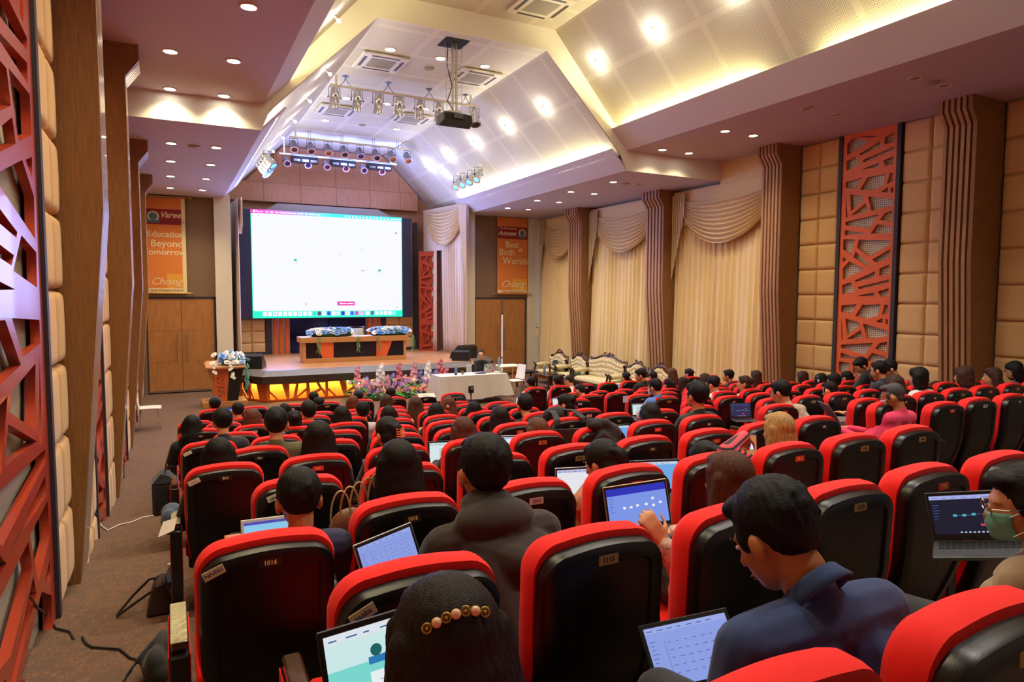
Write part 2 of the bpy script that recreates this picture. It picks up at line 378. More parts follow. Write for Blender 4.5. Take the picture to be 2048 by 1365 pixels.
# the transverse arch where the ceiling drops
mb = MB(); inner = [(1.48, 5.6), (1.62, 5.97), (3.52, 7.85), (7.05, 7.85), (8.95, 5.97), (9.12, 5.6)]
outer = [(1.48, 6.2), (1.62, 8.5), (3.35, 8.5), (7.25, 8.5), (8.98, 8.5), (9.12, 6.2)]
for i in range(5):
    a, b_, c, d = inner[i], inner[i+1], outer[i+1], outer[i]
    vs = [(p[0], yy, p[1]) for yy in (YS-.03, YS-.002) for p in (a, b_, c, d)]
    mb.add(vs, [(0, 1, 2, 3), (4, 7, 6, 5), (0, 4, 5, 1), (3, 2, 6, 7)])
mb.box(XL-.4, 1.48, YS-.03, YS-.002, 5.6, 6.1); mb.box(9.12, XR+.4, YS-.03, YS-.002, 5.6, 6.1)
struct(mb.build('trim_5', M_CEIL))
# side walls (a bare wall plane behind all the cladding), rear wall
struct(MB().box(XL-.3, XL-.16, -3, 24.2, -.1, 8.6).build('wall_left', M_WHITE))
struct(MB().box(-1.2, 13, -3.1, -3, 0, 8.6).build('wall_rear', M_WHITE))
struct(MB().box(-1.2, 13, -3.0, 24.3, 8.6, 8.7).build('ceiling', M_WHITE))
# right wall with three tall windows behind the drapes
mb = MB(); YWIN = [(11.2, 13.3), (15.1, 17.2), (19.0, 20.7)]
mb.box(XR+.34, XR+.5, -3, 6.3, -.1, 8.6); mb.box(XR+.12, XR+.5, 6.3, YWIN[0][0], -.1, 8.6); mb.box(XR+.12, XR+.3, YWIN[0][1], YWIN[1][0], -.1, 8.6); mb.box(XR+.12, XR+.3, YWIN[1][1], YWIN[2][0], -.1, 8.6); mb.box(XR+.12, XR+.3, YWIN[2][1], 24.2, -.1, 8.6)
for a, b_ in YWIN: mb.box(XR+.12, XR+.3, a, b_, -.1, .3); mb.box(XR+.12, XR+.3, a, b_, 5.0, 8.6)
struct(mb.build('wall_right', M_WHITE))
M_GLASS = mat('window_glass', 'f4f8fa', .02, trans=1)
for i, (a, b_) in enumerate(YWIN):
    mb = MB()
    for y in (a, (a+b_)/2-.03, b_-.06): mb.box(XR+.16, XR+.22, y, y+.06, .3, 5.0)
    for z in (.3, 2.6, 4.94): mb.box(XR+.16, XR+.22, a, b_, z, z+.06)
    wn = struct(mb.build(f'window_{i+1}', M_WHITE)); MB().box(XR+.185, XR+.19, a, b_, .3, 5.0).build('pane', M_GLASS, wn)
# front wall with the two double doors, pilasters, and the stage house
struct(MB().box(XL-.3, -.58, YB, YB+.15, 0, 5.7).box(-.58, 1.22, YB, YB+.15, 2.76, 5.7).build('wall_front', M_BROWN))
struct(MB().box(9.42, 11.55, YB, YB+.15, 2.76, 5.7).build('wall_front', M_BROWN))
struct(MB().box(1.22, 1.66, YB-.12, YB+.3, 0, 5.72).build('trim_6', M_WHITE)); struct(MB().box(9.0, 9.42, YB-.12, YB+.3, 0, 5.72).build('trim_7', M_WHITE))
struct(MB().box(11.55, XR+.3, YB-.02, YB+.15, 0, 5.7).build('trim_8', M_WHITE))
for i, (x0, x1) in enumerate(((-.58, 1.2), (9.46, 11.5))):
    rt = struct(empty(f'door_{i+1}', ((x0+x1)/2, YB+.05, 0)))
    h = (x1-x0)/2
    for s in (-1, 1):
        a, b_ = (-h+.04, -.004) if s < 0 else (.004, h-.04)
        d = MB().bbox(a, b_, -.03, .02, .03, 2.7, .003)
        d.box(a+.002, b_-.002, -.031, -.03, 1.79, 1.795, 1).box(a+.002, b_-.002, -.031, -.03, .9, .905, 1)
        leaf = d.build('door_leaf', [M_DOOR, M_DARKF], rt)
        xh = s*.13
        MB().tube([(xh, -.09, .95), (xh, -.09, 1.72)], .017).tube([(xh, -.09, 1.0), (xh, -.02, 1.0)], .01).tube([(xh, -.09, 1.67), (xh, -.02, 1.67)], .01).build('door_handle', M_METAL, leaf)
        MB().box(a, b_, -.035, -.03, .03, .09).build('kick_plate', M_METAL, leaf)
    MB().box(-h, -h+.04, -.04, .06, 0, 2.76).box(h-.04, h, -.04, .06, 0, 2.76).box(-h, h, -.04, .06, 2.7, 2.76).build('door_frame', M_DARKF, rt)
struct(MB().box(-1.2, 1.3, YB+.3, YB+.4, 0, 8.6).box(9.35, 12.7, YB+.3, YB+.4, 0, 8.6).build('wall_front', M_DARKF))  # dark backing added behind the doors to block outside light at the gaps
struct(MB().box(-1.2, 13, YW+.12, YW+.2, 0, 8.6).build('wall_front', M_DARKF))
struct(MB().box(1.3, 1.4, YB+.1, YW, 0, 6.6).build('wall_stage_left', M_WHITE)); struct(MB().box(9.25, 9.35, YB+.1, YW, 0, 6.6).build('wall_stage_right', M_WHITE))
# stage back wall: veneered panel with seams and the projecting bulkhead
mb = MB(); mb.box(1.3, 9.35, YW, YW+.1, 0, 8.0)
struct(mb.build('wall_stage_back', M_WOOD_BACK))
mb = MB(); zt = lambda x: min(7.86, x+4.33, 14.9-x)
pts = [(1.75, 5.95), (1.98, 6.2), (3.56, 7.82), (7.02, 7.82), (8.28, 6.56), (8.28, 5.95)]
mb.prism([(x, z) for x, z in pts], .2, M=basis((1, 0, 0), (0, 0, 1), (0, -1, 0), (0, YW, 0)))
mb.bbox(1.7, 8.28, YW-.32, YW-.001, 5.93, 6.56, .01)
for x in (2.9, 4.1, 5.3, 6.5, 7.6): mb.box(x, x+.012, YW-.205, YW-.2, 6.56, min(7.8, zt(x)-.03), 1); mb.box(x, x+.012, YW-.325, YW-.32, 5.94, 6.55, 1)
mb.box(1.98, 8.25, YW-.206, YW-.2, 6.57, 6.585, 1)
bh = struct(mb.build('trim_9', [M_WOOD_BACK, wood('veneer_seam', '6e4630')]))
# roller housing trapezoid above the screen
MBh = MB(); MBh.add([(x, y, z) for y in (YW-.6, YW-.45) for x, z in ((2.9, 5.62), (7.2, 5.62), (6.7, 5.86), (3.3, 5.86))], [(0, 1, 2, 3), (4, 7, 6, 5), (0, 4, 5, 1), (1, 5, 6, 2), (2, 6, 7, 3), (3, 7, 4, 0)])
struct(MBh.build('trim_12', mat('grey_canopy', 'a0968f', .6)))

# ---------------------------------------------------------------- padded wall sections
def padding(name, x, face, y0, y1, z0, z1, ncol, nrow, m, label, ax='x', group=None):
    """cushions on a wall; face=+1 faces +X, -1 faces -X ; ax='y': on a wall facing -Y (x is y then)"""
    mb = MB(); w = (y1-y0)/ncol; h = (z1-z0)/nrow; dp = .07
    for i in range(ncol):
        for j in range(nrow):
            a, b_, c, d = y0+i*w+.003, y0+(i+1)*w-.003, z0+j*h+.003, z0+(j+1)*h-.003
            def fn(u, v, a=a, b_=b_, c=c, d=d):
                e = min(u, 1-u)*(b_-a); g = min(v, 1-v)*(d-c); r = .055
                f = min(1, sqrt(max(0, 1-(1-min(1, e/r))**2)))*min(1, sqrt(max(0, 1-(1-min(1, g/r))**2)))
                o = dp*f+.008*sin(pi*u)*sin(pi*v)
                p, q = a+(b_-a)*u, c+(d-c)*v
                return (x+face*o, p, q) if ax == 'x' else (p, x-o, q)
            us = [0, .03, .07, .14, .3, .5, .7, .86, .93, .97, 1]
            k = len(us); vs = [fn(u, v) for v in us for u in us]
            mb.add(vs, [(r*k+s, r*k+s+1, (r+1)*k+s+1, (r+1)*k+s) for r in range(k-1) for s in range(k-1)])
    if ax == 'x': mb.box(min(x, x-face*.11), max(x, x-face*.11), y0, y1, z0, z1)
    else: mb.box(y0, y1, x, x+.1, z0, z1)
    o = mb.build(name, m, smooth=True, angle=50); return tag(o, label, 'wall padding', group)
ZP1 = 6.04
# ---------------------------------------------------------------- lattice panels
HOLES = [[(8.99,3.98),(8.73,3.96),(8.81,3.66),(8.99,3.77)],[(8.65,3.94),(8.0,3.88),(8.0,3.81),(8.42,3.61),(8.68,3.79)],[(7.99,3.72),(7.99,3.57),(8.26,3.47),(8.35,3.54)],[(8.71,3.71),(8.35,3.42),(8.41,3.4),(8.74,3.6)],[(8.99,3.62),(8.9,3.57),(8.98,3.5)],[(8.84,3.53),(8.52,3.35),(8.97,3.16),(8.98,3.39)],[(8.19,3.36),(8.0,3.43),(8.0,3.24),(8.19,3.22)],[(8.28,3.31),(8.26,3.2),(8.69,3.11),(8.7,3.14)],[(7.99,3.15),(7.99,3.09),(8.6,2.96),(8.63,3.01)],[(8.98,3.05),(8.79,3.11),(8.68,2.93),(8.97,2.86)],[(8.21,2.92),(7.99,2.98),(7.99,2.82),(8.14,2.82)],[(8.3,2.9),(8.26,2.82),(8.64,2.83)],[(8.98,2.64),(8.64,2.67),(8.74,2.48),(8.98,2.51)],[(8.52,2.66),(8.14,2.67),(8.19,2.45),(8.39,2.39),(8.66,2.44)],[(8.06,2.67),(7.99,2.66),(7.98,2.51),(8.11,2.47)],[(8.09,2.41),(8.08,2.31),(8.22,2.34)],[(8.03,2.39),(7.98,2.39),(7.98,2.29),(8.02,2.3)],[(8.97,2.4),(8.91,1.93),(8.95,1.92)],[(8.88,2.38),(8.59,2.31),(8.56,2.23),(8.84,2.04)],[(8.53,2.16),(8.48,2.0),(8.84,1.96)],[(8.49,2.29),(7.98,2.17),(7.98,2.06),(8.4,2.0)],[(8.96,1.84),(8.26,1.92),(8.43,1.67),(8.95,1.77)],[(8.13,1.93),(7.98,1.96),(7.98,1.75),(8.22,1.81)],[(8.96,1.68),(8.51,1.58),(8.96,1.57)],[(8.28,1.73),(7.97,1.66),(7.97,1.55),(8.4,1.56)]]
HOLES = [[((9.06-y)/1.13, z-1.50) for y, z in h] for h in HOLES]      # u 0..1 from the far edge, module height 2.48
def lattice_holes(width, z0, z1, phase, flip=False):
    out = []
    for k in range(-1, 5):
        for h in HOLES:
            p = [((1-u if flip else u)*width, v+phase+k*2.48) for u, v in h]
            if min(q[1] for q in p) > z0+.06 and max(q[1] for q in p) < z1-.06: out.append(p)
            elif max(q[1] for q in p) > z0+.14 and min(q[1] for q in p) < z1-.14:      # clip a hole that meets the border
                c = [(q[0], min(max(q[1], z0+.07), z1-.07)) for q in p]
                if max(q[1] for q in c)-min(q[1] for q in c) > .05:
                    dd = []
                    for q in c:
                        if not dd or (abs(q[0]-dd[-1][0])+abs(q[1]-dd[-1][1])) > .01: dd.append(q)
                    if len(dd) > 2: out.append(dd)
    return out
def lattice_panel(xw, face, yc, z0, z1, label, m, group=None, phase=1.5, W=1.13, grow=1.0, back=None):
    """on a side wall; far edge at greater y"""
    rt = tag(empty('lattice_screen', (xw, yc, 0)), label, 'lattice screen', group)
    M = basis((0, -1, 0), (0, 0, 1), (-1, 0, 0), (face*.05, W/2, 0))
    curve_plate([(0, z0), (W, z0), (W, z1), (0, z1)], [[(sum(q[0] for q in h)/len(h)*(1-grow)+p[0]*grow, sum(q[1] for q in h)/len(h)*(1-grow)+p[1]*grow) for p in h] for h in lattice_holes(W, z0, z1, phase)], .05, m, 'lattice', rt, M)
    xb = -face*.0
    mb = MB(); mb.quad((xb, -W/2, z0), (xb, W/2, z0), (xb, W/2, z1), (xb, -W/2, z1), 0, [(0, z0), (W, z0), (W, z1), (0, z1)]); mb.build('backing_panel', back or M_PERF_W, rt)
    mb = MB()
    for s in (-1, 1): a, b_ = sorted((s*(W/2+.002), s*(W/2+.08))); mb.box(-.1, .1, a, b_, z0, z1)
    mb.build('edge_frame', M_DARKF, rt)
    return rt
# ---------------------------------------------------------------- wall columns
def column(xi, xw, face, y0, depth, zt, zk, zb, label, group, right):
    """xi: x of the inner face above the knee; xw: wall x; face +1 faces +X"""
    rt = tag(empty('ribbed_column', (xw, y0, zb)), label, 'column', group)
    dx = abs(xi-xw); f = face
    # side profile in (outward distance, z)
    zt -= zb; zk -= zb
    P = [(0, 0), (dx-.24, 0), (dx, zk), (dx, zt-.42), (dx+.16, zt-.2), (dx+.16, zt), (0, zt)]
    def slab_(a, b_, off, name, m):
        mb = MB(); pr = [(max(0, p[0]-(off if p[0] > 0 else 0)), p[1]) for p in P]
        mb.prism(pr, b_-a, M=basis((f, 0, 0), (0, 0, 1), (0, 1 if True else -1, 0), (0, a, 0)))
        return mb.build(name, m, rt)
    slab_(0, .06, 0, 'face_panel', M_WOOD)
    slab_(.06, depth-.002, .07, 'core', mat('column_shadow_gap', '5d3b22', .7))
    n = 5; wf = (depth-.06)/n
    for i in range(n):
        a = .06+i*wf+wf*.42; mb = MB(); out = P[1:6]; ins = [(p[0]-.08, p[1]) for p in out][::-1]
        mb.prism(out+ins, wf*.58, M=basis((f, 0, 0), (0, 0, 1), (0, 1, 0), (0, a, 0)))
        mb.build('fin', M_FIN if right else M_FIN_L, rt)
    return rt
M_FIN_L = mat('fin_satin', 'cfc0b4', .22, .55, coat=.5)  # paler than the veneer fins; the screen's reflection is put into the colour
colY_R = [(6.25, .52, 6.04, 3.4), (10.08, .52, 6.04, 2.95), (13.85, .72, 5.6, 2.95), (17.76, .77, 5.6, 2.95)]
txtc = ['nearest', 'second', 'third', 'farthest']
for i, (y, dp, zt, zk) in enumerate(colY_R):
    r_ = 9 if i > 0 else 7
    zb = floorZ(6) if i == 0 else (.05 if i == 1 else 0)
    column(11.6, 12.17 if i else 12.4, -1, y, dp, zt, zk, zb if i else .47, ['ribbed wooden wall column at the far right edge, right of the padded wall', 'ribbed wooden column between the nearest drape and the tall orange lattice', 'ribbed wooden column between the two middle swagged drapes', 'ribbed wooden column behind the carved sofas, nearest the right door'][i], 'ribbed wall columns on the right', True)
colY_L = [(5.94, .53, 6.04, 3.45), (10.1, .55, 6.04, 2.95), (13.9, .6, 5.6, 2.95), (17.8, .6, 5.6, 2.95)]
for i, (y, dp, zt, zk) in enumerate(colY_L):
    column(-.42, XL-.02, 1, y, dp, zt, zk, [.59, .05, 0, 0][i], ['big brown column nearest the camera on the left wall with bright metal ribs', 'second brown column along the left wall, behind the nearest one', 'third brown column along the left wall before the white chair', 'farthest brown column on the left wall beside the orange banner'][i], 'ribbed wall columns on the left', False)
# bays: cushions, lattice, cushions
def bayL(y0, y1, z0, zt, lab):
    yc = y0+(y1-y0)*.5 if y1-y0 < 3.5 else (y0+y1)/2
    if y1 == 5.94: a, b_ = 2.64, 5.14
    else: a, b_ = (y0+y1)/2-.645, (y0+y1)/2+.645
    n = max(1, round((y1-b_)/.42))
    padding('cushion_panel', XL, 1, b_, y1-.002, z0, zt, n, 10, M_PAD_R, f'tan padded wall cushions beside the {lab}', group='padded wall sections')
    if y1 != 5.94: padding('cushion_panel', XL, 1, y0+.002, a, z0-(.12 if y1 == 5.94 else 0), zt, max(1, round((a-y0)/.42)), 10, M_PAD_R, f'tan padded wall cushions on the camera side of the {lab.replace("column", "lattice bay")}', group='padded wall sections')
    lattice_panel(XL-.02, 1, (a+b_)/2, z0-(.1 if y1 == 5.94 else 0), zt, f'tall red lattice screen on the left wall before the {lab}', M_RED_L, 'tall lattice screens', W=b_-a-.16, grow=1.13, back=mat('grey_backing', 'a39f8e', .8))
bayL(2.6, 5.94, .7, 6.04, 'nearest brown column'); bayL(6.5, 10.1, .05, 6.04, 'second brown column')
bayL(10.7, 13.9, 0, 5.6, 'third brown column'); bayL(14.5, 17.8, 0, 5.6, 'farthest brown column')
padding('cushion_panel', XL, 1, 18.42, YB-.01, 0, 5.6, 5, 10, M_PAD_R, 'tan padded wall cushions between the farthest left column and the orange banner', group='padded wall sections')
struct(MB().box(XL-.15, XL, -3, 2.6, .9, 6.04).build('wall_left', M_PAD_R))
padding('cushion_panel', XR, -1, 9.15, 10.08, .2, 6.04, 2, 11, M_PAD, 'pair of tan cushion columns left of the tall orange lattice', group='padded wall sections')
padding('cushion_panel', XR, -1, 6.78, 7.84, .45, 6.04, 2, 10, M_PAD, 'pair of tan cushion columns right of the tall orange lattice', group='padded wall sections')
padding('cushion_panel', 12.45, -1, 3.2, 6.25, .6, 6.04, 4, 9, M_PAD, 'tan padded wall cushions at the right picture edge beyond the ribbed column', group='padded wall sections')
lattice_panel(XR-.01, -1, 8.495, .3, 6.04, 'tall orange lattice screen between tan cushions on the right wall', M_ORANGE, 'tall lattice screens')

# ---------------------------------------------------------------- drapes with swags along the right wall
def drape_folds(P0, P1, z0, z1, nf, amp, m, name, parent, lean=0, nz=10, seed=1, gap=None):
    P0, P1 = Vector(P0), Vector(P1); d = (P1-P0); n = Vector((-d.y, d.x, 0)).normalized(); R = random.Random(seed)
    ph = [R.uniform(-.5, .5) for _ in range(nf+2)]; am = [R.uniform(.5, 1.2) for _ in range(nf+2)]
    def fn(u, v):
        i = min(nf, int(u*nf)); f = sin(u*nf*2*pi+ph[i]*0)*am[i]*(.75+.25*sin(3*v+i)); f += .35*sin(u*nf*5.1+2*v+seed)
        z = z0+(z1-z0)*v; p = P0+d*u+n*(f*amp*(1.15-.5*v)); p.z = z; p += n*(-lean*(1-v)*(1-v)); return p
    mb = MB(); mb.grid(fn, nf*8, nz); o = mb.build(name, m, parent, smooth=True)
    o.modifiers.new('t', 'SOLIDIFY').thickness = .006
    return o
def swag(P0, P1, zt, sag0, sag1, m, parent, n, nfold=8, depth=.07, name='swag'):
    P0, P1 = Vector(P0), Vector(P1); d = P1-P0
    def fn(u, v):
        sh = (4*u*(1-u))**.8; z = zt-v*.12-(sag0+(sag1-sag0)*v)*sh-.25*v*(1-sh)
        p = P0+d*u+n*(depth*(.3+.7*sh)+.06*(.35+.65*sh)*sin(v*nfold*2*pi+1.2*sin(u*3))); p.z = z; return p
    mb = MB(); mb.grid(fn, 40, nfold*8); return mb.build(name, m, parent, smooth=True)
def jabot(P, d, zt, L, wd, m, parent, n, s=1):
    """stepped zig-zag tail hanging at one end; d direction along wall"""
    P = Vector(P); d = Vector(d).normalized(); mb = MB(); k = 7
    for i in range(k):
        a = P+d*(i*wd/k)+n*(.04+.03*i/k); b_ = P+d*((i+1.45)*wd/k)+n*(.085+.03*i/k)
        l0 = L*(1-i/k*.78); l1 = l0-L*.075; kk = 5
        for j in range(kk):
            t0, t1 = j/kk, (j+1)/kk
            mb.quad((a.x, a.y, zt-l0*t0), (b_.x, b_.y, zt-l1*t0), (b_.x, b_.y, zt-l1*t1), (a.x, a.y, zt-l0*t1))
    o = mb.build('jabot', m, parent); o.modifiers.new('t', 'SOLIDIFY').thickness = .008; return o
def window_drape(y0, y1, zt, label, seed, zfloor=0.02):
    rt = tag(empty('swagged_drape', (12.02, (y0+y1)/2, 0)), label, 'curtain', 'swagged drapes along the right wall'); nx = Vector((-1, 0, 0)); h = (y1-y0)/2
    mid = .0
    drape_folds((0, h-.02, 0), (0, -.06, 0), zfloor, zt-.25, 9, .055, M_CURT, 'curtain_panel', rt, .1, seed=seed)
    drape_folds((-.03, .06, 0), (-.03, -h+.02, 0), zfloor, zt-.25, 9, .055, M_CURT, 'curtain_panel', rt, .1, seed=seed+5)
    mb = MB(); mb.bbox(-.1, .02, -h, h, zt-.9, zt-.02, .01); mb.build('pelmet', M_CURT, rt)
    swag((-.12, h-.42, 0), (-.12, -h-.05, 0), zt-.28, .15, 1.05, M_SWAG, rt, nx, 9)
    jabot((-.1, h, 0), (0, -1, 0), zt-.1, 2.2, .5, M_CURT, rt, nx)
    return rt
window_drape(10.62, 13.83, 5.55, 'tall tan drape with satin swag nearest the orange lattice', 3)
window_drape(14.6, 17.74, 5.55, 'tall tan drape with satin swag between two ribbed columns behind the long sofa', 11)
window_drape(18.55, 21.0, 5.55, 'tall tan drape with satin swag next to the right door and banner', 21)
# upper beige wall strip above the pelmets in the higher-ceiling bay
struct(MB().box(11.95, 12.1, 10.62, 12.2, 5.53, 6.04).build('trim_10', M_CURT))
# ---------------------------------------------------------------- stage
ZS = .82
rt = tag(empty('stage', (5.3, 20, 0)), 'low wooden stage with grey edge band and glowing orange lattice front', 'stage')
def rel(o, r=rt): o.location = (-r.location.x, -r.location.y, -r.location.z); return o
# plan outline of the front: left pilaster, chamfer, front, chamfer, right pilaster
FR = [(1.66, 19.15), (2.2, 18.28), (8.05, 18.28), (9.35, 19.9)]
def band(offs, z0, z1, name, m, par=rt, offs1=None, back=.05):
    """strip following the front outline; offs = outward distance at z0, offs1 at z1"""
    if offs1 is None: offs1 = offs
    def off(d):
        out = []
        for i, p in enumerate(FR):
            n = Vector((0, 0))
            for a, b_ in ((i-1, i), (i, i+1)):
                if 0 <= a and b_ < len(FR):
                    e = Vector(FR[b_])-Vector(FR[a]); q = Vector((e.y, -e.x)).normalized(); n += q
            n = n.normalized(); e = Vector(FR[min(i+1, 3)])-Vector(FR[min(i, 2)]); q = Vector((e.y, -e.x)).normalized()
            out.append(Vector(p)+n*(d/max(.5, n.dot(q))))
        return out
    A, B = off(offs), off(offs1); C, D = off(offs-back), off(offs1-back); mb = MB()
    for i in range(3):
        vs = [(A[i].x, A[i].y, z0), (A[i+1].x, A[i+1].y, z0), (B[i+1].x, B[i+1].y, z1), (B[i].x, B[i].y, z1), (C[i].x, C[i].y, z0), (C[i+1].x, C[i+1].y, z0), (D[i+1].x, D[i+1].y, z1), (D[i].x, D[i].y, z1)]
        mb.add(vs, [(0, 1, 2, 3), (4, 7, 6, 5), (3, 2, 6, 7), (0, 4, 5, 1), (0, 3, 7, 4), (1, 5, 6, 2)])
    return rel(mb.build(name, m, par))
deck = MB(); dk = [(1.7, 19.25), (2.28, 18.36), (8.0, 18.36), (9.2, 19.9), (9.2, YW-.001), (1.42, YW-.001), (1.42, YB+.16), (1.7, YB+.16)]
deck.prism(dk, .06, M=Matrix.Translation((0, 0, ZS-.06))); rel(deck.build('deck', M_DECK, rt))
band(.20, .70, ZS+.005, 'edge_band', M_GREYLAM, offs1=-.02, back=.2)
band(.17, .50, .70, 'fascia', M_DARKLAM, offs1=.2, back=.2)
M_STAGE_INNER = mat('amber_veneer', 'e0a04a', .5, var=.12, vscale=(30, 30, 3))
band(-.22, .02, .52, 'inner_face', M_STAGE_INNER)
band(0, 0, .04, 'bottom_rail', M_ORANGE, back=.05)
def stage_lattice(i):
    a, b_ = Vector(FR[i]), Vector(FR[i+1]); e = b_-a; l = e.length; e.normalize(); H_ = .5
    R = random.Random(4+i); holes = []; x = .06
    # irregular leaning bars: cells between broken verticals
    while x < l-.3:
        w_ = R.choice((.34, .42, .5)); w_ = min(w_, l-.06-x)
        t = R.random()
        if t < .34:
            k = R.uniform(.3, .6)*w_
            holes += [[(x+.03, .07), (x+k-.02, .07), (x+.03, .24)], [(x+.03, .31), (x+k+.04, .07), (x+w_-.05, .07), (x+w_-.16, .47), (x+.03, .47)]]
        elif t < .67:
            holes += [[(x+.03, .46), (x+w_*.45, .46), (x+w_*.6, .3), (x+w_*.12, .2)], [(x+.03, .1), (x+.08, .07), (x+w_-.05, .07), (x+w_*.72, .25)], [(x+w_*.6, .46), (x+w_-.04, .46), (x+w_-.04, .22), (x+w_*.75, .31)]]
        else:
            holes += [[(x+.02, .46), (x+w_*.4, .46), (x+w_*.22, .09), (x+.02, .07)], [(x+w_*.52, .46), (x+w_-.04, .46), (x+w_-.04, .34), (x+w_*.42, .13)], [(x+w_*.42, .07), (x+w_-.04, .07), (x+w_-.04, .26)]]
        x += w_
    # no hole on the flower side needs to differ
    M = basis((e.x, e.y, 0), (0, 0, 1), (e.y, -e.x, 0), (a.x, a.y, 0))
    rel(curve_plate([(0, .04), (l, .04), (l, .52), (0, .52)], holes, .03, M_ORANGE, 'front_lattice', rt, M))
for i in range(3): stage_lattice(i)
# strip lights under the stage edge (behind the lattice)
for (x0, y0), (x1, y1) in zip(FR[:-1], FR[1:]):
    n_ = Vector((y1-y0, -(x1-x0))).normalized(); m_ = Vector(((x0+x1)/2, (y0+y1)/2))-n_*.10
    o = light('AREA', (m_.x, m_.y, .485), 6*sqrt((x1-x0)**2+(y1-y0)**2), (1, .78, .22), None, shape='RECTANGLE', size=sqrt((x1-x0)**2+(y1-y0)**2), size_y=.05)
    o.rotation_euler = (0, 0, atan2(y1-y0, x1-x0))
# ---------------------------------------------------------------- stage back: cushions, orange stripes, dark mirror, small lattices
padding('cushion_panel', YW-.34, -1, 1.98, 2.86, ZS, 3.6, 2, 7, M_PAD, 'tan cushions at the left rear of the stage below the screen', 'y')
padding('cushion_panel', YW-.34, -1, 7.0, 8.05, ZS, 5.5, 2, 10, M_PAD, 'tan cushions at the right rear of the stage beside the screen', 'y')
mb = MB()
for x in (2.88, 3.08): pass
for a, b_ in ((2.87, 3.06), (6.86, 6.99), (8.06, 8.22)): mb.box(a, b_, YW-.42, YW-.02, ZS, 5.5)
mb.box(1.98, 2.87, YW-.42, YW-.3, ZS, ZS+.1); mb.box(6.99, 8.06, YW-.42, YW-.3, ZS, ZS+.1)
tag(mb.build('dark_framing', M_DARKF), 'dark frame strips around the cushions behind the stage', 'frame')
for x0, lab in ((3.08, 'orange and white vertical striped panel left of the dark stage mirror'), (6.28, 'orange and white vertical striped panel right of the dark stage mirror')):
    mb = MB(); w_ = .58; mb.box(x0, x0+w_, YW-.3, YW-.02, ZS, 2.7)
    for k in range(3): mb.box(x0+.05+k*.19, x0+.16+k*.19, YW-.36, YW-.3, ZS, 2.7, 1)
    tag(mb.build('striped_panel', [M_METAL, M_ORANGE]), lab, 'striped panel')
dm = tag(MB().box(3.67, 4.96, YW-.32, YW-.02, ZS, 2.9).box(4.98, 6.27, YW-.32, YW-.02, ZS, 2.9).build('stage_mirror', mat('dark_mirror', '141a4a', .18, .3, var=.6, vscale=(2, 2, 3))), 'dark blue glossy panels behind the stage desk under the screen', 'panel')
def small_lattice(x, y, rz, z0, z1, label):
    r = tag(empty('lattice_screen', (x, y, 0), rz), label, 'lattice screen'); W = .62
    hs = [[(u/1.13*W, v) for u, v in h] for h in lattice_holes(1.13, z0, z1, .6)]
    curve_plate([(0, z0), (W, z0), (W, z1), (0, z1)], hs, .05, M_RED_L, 'lattice', r, basis((1, 0, 0), (0, 0, 1), (0, -1, 0), (-W/2, 0, 0)))
    MB().box(-W/2, W/2, .06, .1, z0, z1).build('backing_panel', M_RED_L, r)
    mb = MB(); mb.box(-W/2-.04, -W/2, -.04, .12, z0, z1); mb.box(W/2, W/2+.04, -.04, .12, z0, z1); mb.box(-W/2-.04, W/2+.04, -.04, .12, z1, z1+.05); mb.build('edge_frame', M_RED_L, r)
small_lattice(8.35, 22.75, radians(-30), ZS, 4.35, 'narrow red lattice screen on the right of the stage beside the drapes')
small_lattice(1.72, 22.3, radians(75), ZS, 4.1, 'narrow red lattice screen at the left of the stage behind the pilaster')
# stage drapes
rt2 = tag(empty('stage_drape', (8.75, 21.0, ZS)), 'pale stage drape with satin swag right of the big screen', 'curtain'); nx = Vector((-.9, -.45, 0)).normalized()
drape_folds((.12, -.25, 0), (-.15, 1.1, 0), .01, 4.75, 9, .045, M_CURT_ST, 'curtain_panel', rt2, .05, seed=4)
drape_folds((-.2, 1.45, 0), (-.35, 2.3, 0), .01, 4.75, 6, .04, M_CURT_ST, 'curtain_panel', rt2, 0, seed=8)
drape_folds((.15, -.45, 0), (.1, -.22, 0), .01, 5.0, 4, .05, M_CURT_ST, 'side_tail', rt2, 0, seed=9)
swag((-.35, 2.05, 0), (.1, -.3, 0), 5.0, .15, 1.15, M_SWAG, rt2, nx, 9)
jabot((-.12, 2.2, 0), (.1, -1, 0), 4.9, 1.9, .42, M_CURT_ST, rt2, nx); jabot((.12, -.5, 0), (-.1, 1, 0), 5.0, 2.3, .4, M_CURT_ST, rt2, nx)
MB().add([(.16, -.5, 3.6), (-.38, 2.35, 3.6), (-.38, 2.35, 5.1), (.16, -.5, 5.1), (.2, -.49, 3.6), (-.34, 2.36, 3.6), (-.34, 2.36, 5.1), (.2, -.49, 5.1)], [(0, 1, 2, 3), (4, 7, 6, 5), (3, 2, 6, 7), (0, 4, 5, 1)]).build('pelmet', M_CURT_ST, rt2)
rt3 = tag(empty('stage_drape', (1.78, 21.1, ZS)), 'pale stage drape at the left edge of the stage behind the white pilaster', 'curtain')
drape_folds((-.02, 1.4, 0), (.08, -.1, 0), .01, 4.8, 9, .04, M_CURT_ST, 'curtain_panel', rt3, 0, seed=14)
swag((.05, 1.3, 0), (.14, -.1, 0), 4.85, .1, .9, M_SWAG, rt3, Vector((1, 0, 0)), 8)

